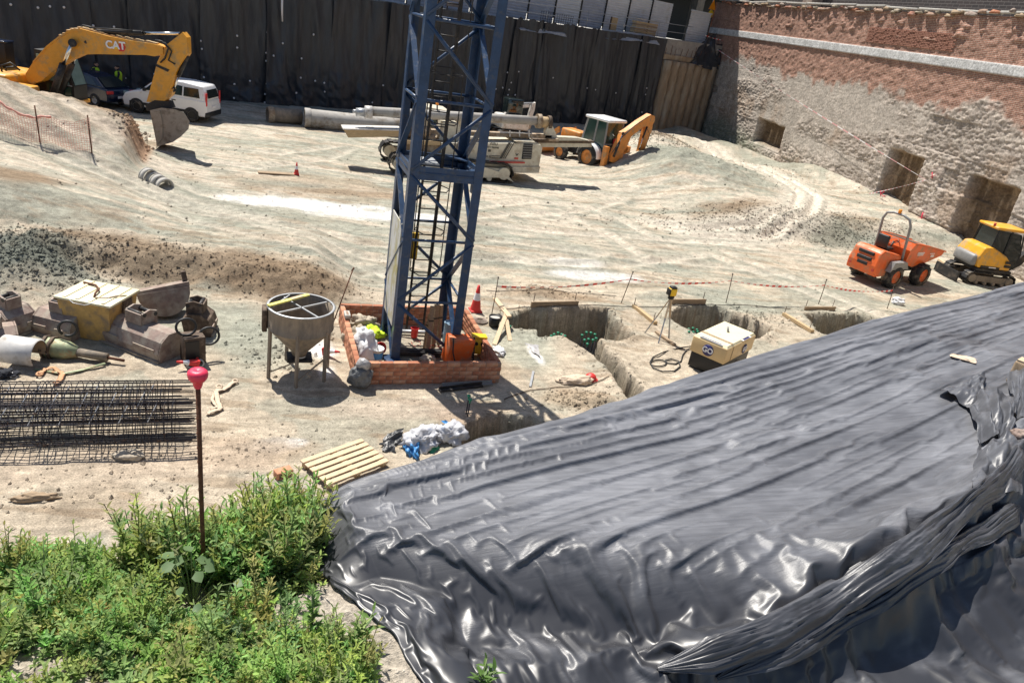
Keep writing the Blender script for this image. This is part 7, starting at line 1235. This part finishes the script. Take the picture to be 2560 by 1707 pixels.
def gathered(pts, wd, hh, label, seed):
    P = [Vector(tz(*q)) for q in pts]; fine = []
    for i in range(len(P)-1):
        a_, b_, c_, d_ = P[max(i-1, 0)], P[i], P[i+1], P[min(i+2, len(P)-1)]
        for k in range(36): f = k/36; fine.append(.5*((2*b_)+(c_-a_)*f+(2*a_-5*b_+4*c_-d_)*f*f+(3*b_-a_-3*c_+d_)*f**3))
    C = np.array(fine); N = len(C); tg = np.gradient(C, axis=0); ln = np.concatenate([[0], np.cumsum(np.linalg.norm(np.diff(C, axis=0), axis=1))]); sd = np.stack([tg[:, 1], -tg[:, 0], 0*tg[:, 0]], 1); sd /= np.linalg.norm(sd, axis=1)[:, None]+1e-9
    n_ = 44; v = np.linspace(-1, 1, n_); LL, VV_ = np.meshgrid(ln, v, indexing='ij'); env = (np.minimum(1, np.minimum(LL, ln[-1]-LL)/.25+.15))
    wv = wd*env*(1+.35*fbm(LL*2.3, LL*0+seed, 2, 480+seed)); sh_ = .35*fbm(LL*1.9, LL*0+seed*3, 2, 482)
    cr = VV_*2.6+1.3*LL*.6+.5*fbm(LL*2.6, VV_*1.2, 2, 484+seed); zz = hh*env*np.clip(1-np.abs(VV_+.3)**1.6*(np.where(VV_ > -.3, .62, 1.9)), -.25, 1)*(1+.4*fbm(LL*3.1, VV_, 2, 486))-.020*np.abs(fbm(cr*2.2, LL*.9, 2, 488+seed))*env-.010*np.abs(fbm(cr*6, LL*2.5, 2, 490))*env+.012
    Q = C[:, None]+sd[:, None]*(wv*(VV_+sh_))[..., None]; Q[..., 2] += zz; V3 = Q.reshape(-1, 3); c0 = C[0]; dd = np.repeat(np.clip(.18+.3*fbm(LL*5, VV_*3, 3, 492), 0, 1).reshape(-1, 1), 3, 1)
    o = link('gathered_sheet', np_mesh('gathered_sheet', V3-c0, grid_faces(N, n_), 'black_film', {'dust': dd})); o.location = c0; return tag(o, label, 'plastic sheet')
gathered([(1640, 1672), (1800, 1640), (1950, 1575), (2080, 1500), (2180, 1432), (2290, 1370), (2400, 1290), (2490, 1215), (2550, 1110)], .075, .10, 'long gathered edge of the black sheet running up to the right edge', 1)
gathered([(1790, 1705), (1950, 1640), (2080, 1570), (2200, 1500), (2320, 1425), (2440, 1345), (2550, 1270)], .06, .075, 'second gathered fold of black sheet just below the long one', 2)
def flap(pts, label, seed, amp=.05, n_=40):
    P = [np.array(tz(*q[:2]))+np.array([0, 0, q[2]]) for q in pts]; a_, b_, c_, d_ = P; U2, V2 = np.meshgrid(np.linspace(0, 1, n_), np.linspace(0, 1, n_), indexing='ij'); Ue, Ve = U2[..., None], V2[..., None]
    Q = a_*(1-Ue)*(1-Ve)+b_*Ue*(1-Ve)+c_*Ue*Ve+d_*(1-Ue)*Ve; Q[..., 2] += amp*(ridge_n(U2*2.2+seed, V2*1.2, 3, 450+seed)*.6+.6*fbm(U2*4, V2*4+seed, 3, 455)+.8*np.sin(U2*3.14)*np.sin(V2*3.14)); Q[..., :2] += .02*np.stack([fbm(U2*3+seed, V2*3, 2, 457), fbm(U2*3-seed, V2*3, 2, 459)], -1)
    V3 = Q.reshape(-1, 3); c0 = V3.mean(0); dd = np.repeat((.25+.4*np.abs(fbm(U2*5, V2*5, 3, 461))).reshape(-1, 1), 3, 1); o = link('sheet_flap', np_mesh('sheet_flap', V3-c0, grid_faces(n_, n_), 'black_film', {'dust': dd})); o.location = c0; return tag(o, label, 'plastic sheet')
flap([(2400, 985, .02), (2545, 1000, .03), (2500, 1130, .03), (2440, 1110, .02)], 'torn flap of black sheet standing up near the right edge', 1, .10); flap([(2340, 985, .02), (2450, 950, .05), (2460, 990, .06), (2420, 1030, .02)], 'small pointed flap of black sheet left of the torn one', 2, .06); flap([(2440, 1120, .02), (2560, 1080, .03), (2530, 1270, .03), (2420, 1230, .02)], 'crumpled shiny patch of black sheet at the right edge', 3, .10); flap([(2510, 940, .05), (2580, 930, .08), (2575, 1060, .05), (2520, 1050, .03)], 'loose corner of black sheet at the right edge above the shiny patch', 4, .08)
flap([(2380, 885, .01), (2440, 900, .015), (2436, 910, .015), (2378, 893, .01)], 'dried pale smear of mud on the black sheet near the top right', 5, .01, 16).data.materials[0] = MAT['webbing_pale']
t_ = Vector(tz(2556, 960)); t = thing('timber_block', 'rough brown timber block at the right edge on the black sheet', 'timber', t_, .4); m2 = MB(); m2.rbox((.02, 0, .08), (.14, .22, .2), .02); m2.build('block', 'timber_old', t); m2 = MB(); m2.box((.02, 0, .185), (.12, .2, .01)); m2.build('split_top', 'pale_wood', t)
t_ = Vector(tz(2552, 1098)); sack('stone', 0, 0, (.06, .07, .05), 'rusty_red', 'small reddish stone holding down the sheet at the right edge', 'stone', 81, .3, t_)
# ---- rod with pink cap
pb = G(503, 1400, 5.36); pb.z = hz(pb.x, pb.y); t = thing('capped_rod', 'thin rusty upright rod with a round pink safety cap in the weeds', 'rod', pb); zt = 7.55-(7.55-5.4)*pb.y/G(497, 948, 5.4).y-pb.z
m2 = MB(); m2.tube([(.012, 0, -.1), (.004, 0, zt*.5), (0, 0, zt)], .0088, 10); m2.build('rod', 'rust', t); m2 = MB(); m2.lathe([(.012, zt-.035), (.016, zt-.024), (.0185, zt-.008), (.026, zt-.004), (.0335, zt+.008), (.0355, zt+.020), (.0335, zt+.030), (.026, zt+.037), (.012, zt+.039), (.006, zt+.036), (0, zt+.035)], 28); m2.build('cap', 'pink_plastic', t)
for k in range(14): 
    if k % 1 == 0: m2 = MB(); m2.tube([(.0088*math.cos(a_)+.004*(1-k/14), .0088*math.sin(a_), .03+k*zt/15+.004*math.sin(a_)) for a_ in np.linspace(0, 2*math.pi, 10, endpoint=False)], .0014, 4, closed=True); m2.build('rib', 'rust', t)
# ---- weeds
m = bpy.data.materials.new('leaf'); m.use_nodes = True; n = m.node_tree.nodes; L = m.node_tree.links; n.remove(n['Principled BSDF']); MAT['leaf'] = m; out = n['Material Output']
at = n.new('ShaderNodeAttribute'); at.attribute_name = 'tint'; df = n.new('ShaderNodeBsdfPrincipled'); df.inputs['Roughness'].default_value = .5; df.inputs['Specular IOR Level'].default_value = .35; tr = n.new('ShaderNodeBsdfTranslucent'); mxs = n.new('ShaderNodeMixShader'); mxs.inputs[0].default_value = .38
hs = n.new('ShaderNodeHueSaturation'); hs.inputs['Value'].default_value = 1.5; hs.inputs['Saturation'].default_value = .95; L.new(at.outputs['Color'], df.inputs['Base Color']); L.new(at.outputs['Color'], hs.inputs['Color']); L.new(hs.outputs[0], tr.inputs['Color']); L.new(df.outputs[0], mxs.inputs[1]); L.new(tr.outputs[0], mxs.inputs[2]); L.new(mxs.outputs[0], out.inputs['Surface'])
def leaf_quads(base, d, up, ln, wd, bend):
    d = d/np.linalg.norm(d); sd = np.cross(d, up); sd /= np.linalg.norm(sd)+1e-9; nn = np.cross(sd, d)
    p = [base, base+d*ln*.35+sd*wd*.5+nn*bend*ln*.1, base+d*ln*.35-sd*wd*.5+nn*bend*ln*.1, base+d*ln*.72+sd*wd*.36+nn*bend*ln*.02, base+d*ln*.72-sd*wd*.36+nn*bend*ln*.02, base+d*ln-nn*bend*ln*.22, base+d*ln*.35-nn*ln*.03, base+d*ln*.72-nn*ln*.05]
    return p, [(0, 1, 6), (0, 6, 2), (1, 3, 7), (1, 7, 6), (6, 7, 4), (6, 4, 2), (3, 5, 7), (7, 5, 4)]
def make_plant(rng, h, nst, lv, ln, spread, wr=.30):
    V = []; Fc = []; C = []
    for s in range(nst):
        az = rng.uniform(0, 6.28); lean = rng.uniform(.05, spread); hh = h*rng.uniform(.6, 1.05); dirn = np.array([math.cos(az)*lean, math.sin(az)*lean, 1]); dirn /= np.linalg.norm(dirn); b0 = np.array([math.cos(az), math.sin(az), 0])*rng.uniform(0, .03)
        k0 = len(V); curve = lambda f: b0+dirn*hh*f+np.array([math.cos(az), math.sin(az), 0])*lean*.25*hh*f*f
        for f in (0, .5, 1):
            c = curve(f); r = .0028*(1-.6*f)
            for q in range(3): V.append(c+np.array([math.cos(q*2.09)*r, math.sin(q*2.09)*r, 0])); C.append((.13, .19, .06))
        for i in range(2):
            for q in range(3): a_ = k0+i*3+q; b_ = k0+i*3+(q+1) % 3; Fc += [(a_, b_, b_+3), (a_, b_+3, a_+3)]
        m_ = int(lv*rng.uniform(.8, 1.2))
        for i in range(m_):
            f = .18+.82*(i+rng.uniform(0, .6))/m_; f = min(f, 1); a2 = i*2.4+rng.uniform(-.4, .4); el_ = .25+.55*f+rng.uniform(-.25, .3); dd = np.array([math.cos(a2)*math.cos(el_), math.sin(a2)*math.cos(el_), math.sin(el_)])
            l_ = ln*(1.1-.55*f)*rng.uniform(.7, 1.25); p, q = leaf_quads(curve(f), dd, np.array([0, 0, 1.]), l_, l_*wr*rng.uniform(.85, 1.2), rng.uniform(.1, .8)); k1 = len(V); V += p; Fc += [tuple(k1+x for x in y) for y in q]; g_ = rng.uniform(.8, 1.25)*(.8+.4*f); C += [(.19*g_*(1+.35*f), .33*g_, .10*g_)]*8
    return np.array(V), np.array(Fc), np.array(C)
rng = np.random.default_rng(5); VAR = [make_plant(rng, .19, 5, 17, .040, .5) for _ in range(5)]+[make_plant(rng, .075, 7, 9, rng.uniform(.026, .044), 1.4, rng.uniform(.3, .48)) for _ in range(5)]+[make_plant(rng, .25, 4, 22, .038, .3, .26) for _ in range(3)]
def wp(l): return [tuple(G(x, y, 5.34))[:2] for x, y in l]
AREA = wp([(-60, 1400), (60, 1345), (180, 1290), (300, 1330), (420, 1250), (450, 1190), (610, 1190), (720, 1240), (800, 1310), (790, 1400), (780, 1470), (740, 1560), (880, 1600), (920, 1680), (940, 1790), (-80, 1790)]); TALL = wp([(400, 1250), (470, 1200), (600, 1195), (700, 1240), (770, 1305), (730, 1390), (540, 1390), (370, 1350)]); BARE = [wp(l) for l in ([(640, 1480), (800, 1440), (860, 1560), (760, 1590), (660, 1560)], [(-20, 1440), (50, 1430), (60, 1560), (-20, 1580)], [(-20, 1610), (180, 1590), (230, 1720), (-20, 1760)], [(190, 1330), (300, 1350), (240, 1400), (170, 1380)])]
BP = G(480, 1470, 5.34); AP = np.array(AREA); lo_, hi_ = AP.min(0), AP.max(0); VV = []; FF = []; CC = []; nk = 0; placed = 0
cand = rng.uniform(lo_, hi_, (5200, 2)); ind = poly_sd(cand[:, 0], cand[:, 1], AREA); tal = poly_sd(cand[:, 0], cand[:, 1], TALL); bar = np.min([poly_sd(cand[:, 0], cand[:, 1], b_) for b_ in BARE], 0); dens = fbm(cand[:, 0]*2.2, cand[:, 1]*2.2, 3, 471); zc_ = Hraw(cand[:, 0], cand[:, 1])
for i, (x, y) in enumerate(cand):
    if ind[i] > .03*rng.normal() or (bar[i] < 0 and rng.random() < .86): continue
    if math.hypot(x-BP.x, y-BP.y) < .11: continue
    tl = tal[i] < .05; pr = .92 if tl else .28+.85*dens[i]
    if rng.random() > pr: continue
    v, f, c = VAR[rng.choice([0, 1, 2, 3, 4, 0, 1, 2, 3, 4, 5, 6, 7, 8, 10, 12])] if (tl or rng.random() < .12) else VAR[rng.integers(5, 10)]
    sc = rng.uniform(.7, 1.2)*(1.45 if tl else 1.0); a_ = rng.uniform(0, 6.28); ca_, sa_ = math.cos(a_)*sc, math.sin(a_)*sc
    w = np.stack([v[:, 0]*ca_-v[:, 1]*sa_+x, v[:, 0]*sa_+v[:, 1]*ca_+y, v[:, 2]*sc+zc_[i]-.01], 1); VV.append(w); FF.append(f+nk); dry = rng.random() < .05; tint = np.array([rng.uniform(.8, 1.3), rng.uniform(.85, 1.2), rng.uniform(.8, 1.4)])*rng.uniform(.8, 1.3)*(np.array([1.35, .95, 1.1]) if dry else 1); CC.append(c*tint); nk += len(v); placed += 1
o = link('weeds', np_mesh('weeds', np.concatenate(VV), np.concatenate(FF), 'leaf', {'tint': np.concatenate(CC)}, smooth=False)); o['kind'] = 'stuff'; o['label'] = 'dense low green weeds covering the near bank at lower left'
# single plants that stand out
def one_leaf(ln, wd, col_, nm):
    p, q = leaf_quads(np.zeros(3), np.array([1., 0, 0]), np.array([0, 0, 1.]), ln, wd, .5); return np_mesh(nm, p, q, 'leaf', {'tint': np.array([col_]*8)}, smooth=True)
LM = [one_leaf(.06, .018, (.12, .22, .05), 'leaf'), one_leaf(.05, .016, (.15, .26, .06), 'leaf'), one_leaf(.045, .013, (.10, .18, .045), 'leaf')]; BL = [one_leaf(.085, .075, (.15, .23, .10), 'leaf'), one_leaf(.07, .065, (.12, .20, .09), 'leaf')]
mat('stem', (.14, .19, .07), .6, 0, .2, 20, 0)
def sprig(p, h, nst, nl, label, sc=1, lm=LM, spread=.5, cat='weed', name='weed_plant'):
    t = thing(name, label, cat, p)
    for s in range(nst):
        az = random.uniform(0, 6.28); ln = random.uniform(.1, spread); tip = Vector((math.cos(az)*ln*h, math.sin(az)*ln*h, h*random.uniform(.7, 1.05))); m2 = MB(); m2.tube([(0, 0, -.02), tip*.5+Vector((0, 0, .02)), tip], [.004*sc, .003*sc, .0015*sc], 5); so = m2.build('stem', 'stem', t)
        for i in range(nl):
            f = .2+.8*(i+random.random()*.5)/nl; o = link('leaf', random.choice(lm), so); o.location = tip*f; o.rotation_euler = (random.uniform(-.4, .4), -(.1+.6*f+random.uniform(-.3, .3)), i*2.4+random.uniform(-.4, .4)); k = sc*(1.15-.5*f)*random.uniform(.8, 1.2); o.scale = (k, k, k)
    return t
def gtop(px, py, z=5.34): p = G(px, py, z); p.z = hz(p.x, p.y); return p
sprig(gtop(548, 1280), .36, 2, 22, 'tall thin weed sticking up highest right of the capped rod', .8, spread=.12); sprig(gtop(455, 1300), .30, 2, 20, 'tall thin weed just left of the capped rod', .8, spread=.12); sprig(gtop(195, 1420), .22, 3, 16, 'tall dark weed standing apart on the left before the sand', 1.1, spread=.35); sprig(gtop(110, 1440), .22, 5, 14, 'bushy weed at the far left before the sand', 1.0, spread=.5); sprig(gtop(880, 1640), .16, 5, 12, 'leafy weed at the lower left corner of the black sheet', 1.3, spread=.8); sprig(gtop(780, 1590), .22, 3, 16, 'upright weed on bare earth left of the sheet corner', 1.0, spread=.3)
sprig(Vector(tz(1205, 1712)), .07, 4, 7, 'small green weed poking over the sheet at the bottom edge', 1.1, spread=.9)
def broad(p, label):
    t = thing('broad_leaf_plant', label, 'plant', p)
    for i in range(30):
        az = random.uniform(0, 6.28); r = .17*math.sqrt(random.random()); z_ = .09+.14*(1-r/.19)+random.uniform(-.03, .04); tip = Vector((r*math.cos(az), r*math.sin(az), z_)); m2 = MB(); m2.tube([(0, 0, -.01), tip*.6+Vector((0, 0, .03)), tip], .0022, 4); so = m2.build('stalk', 'stem', t); o = link('leaf', random.choice(BL), so); o.location = tip; k = random.uniform(.4, .78); o.scale = (k, k, k); o.rotation_euler = (random.uniform(-.5, .5), random.uniform(-.2, .5), az+random.uniform(-.6, .6))
broad(gtop(480, 1470), 'pale broad leaved plant at the foot of the capped rod')
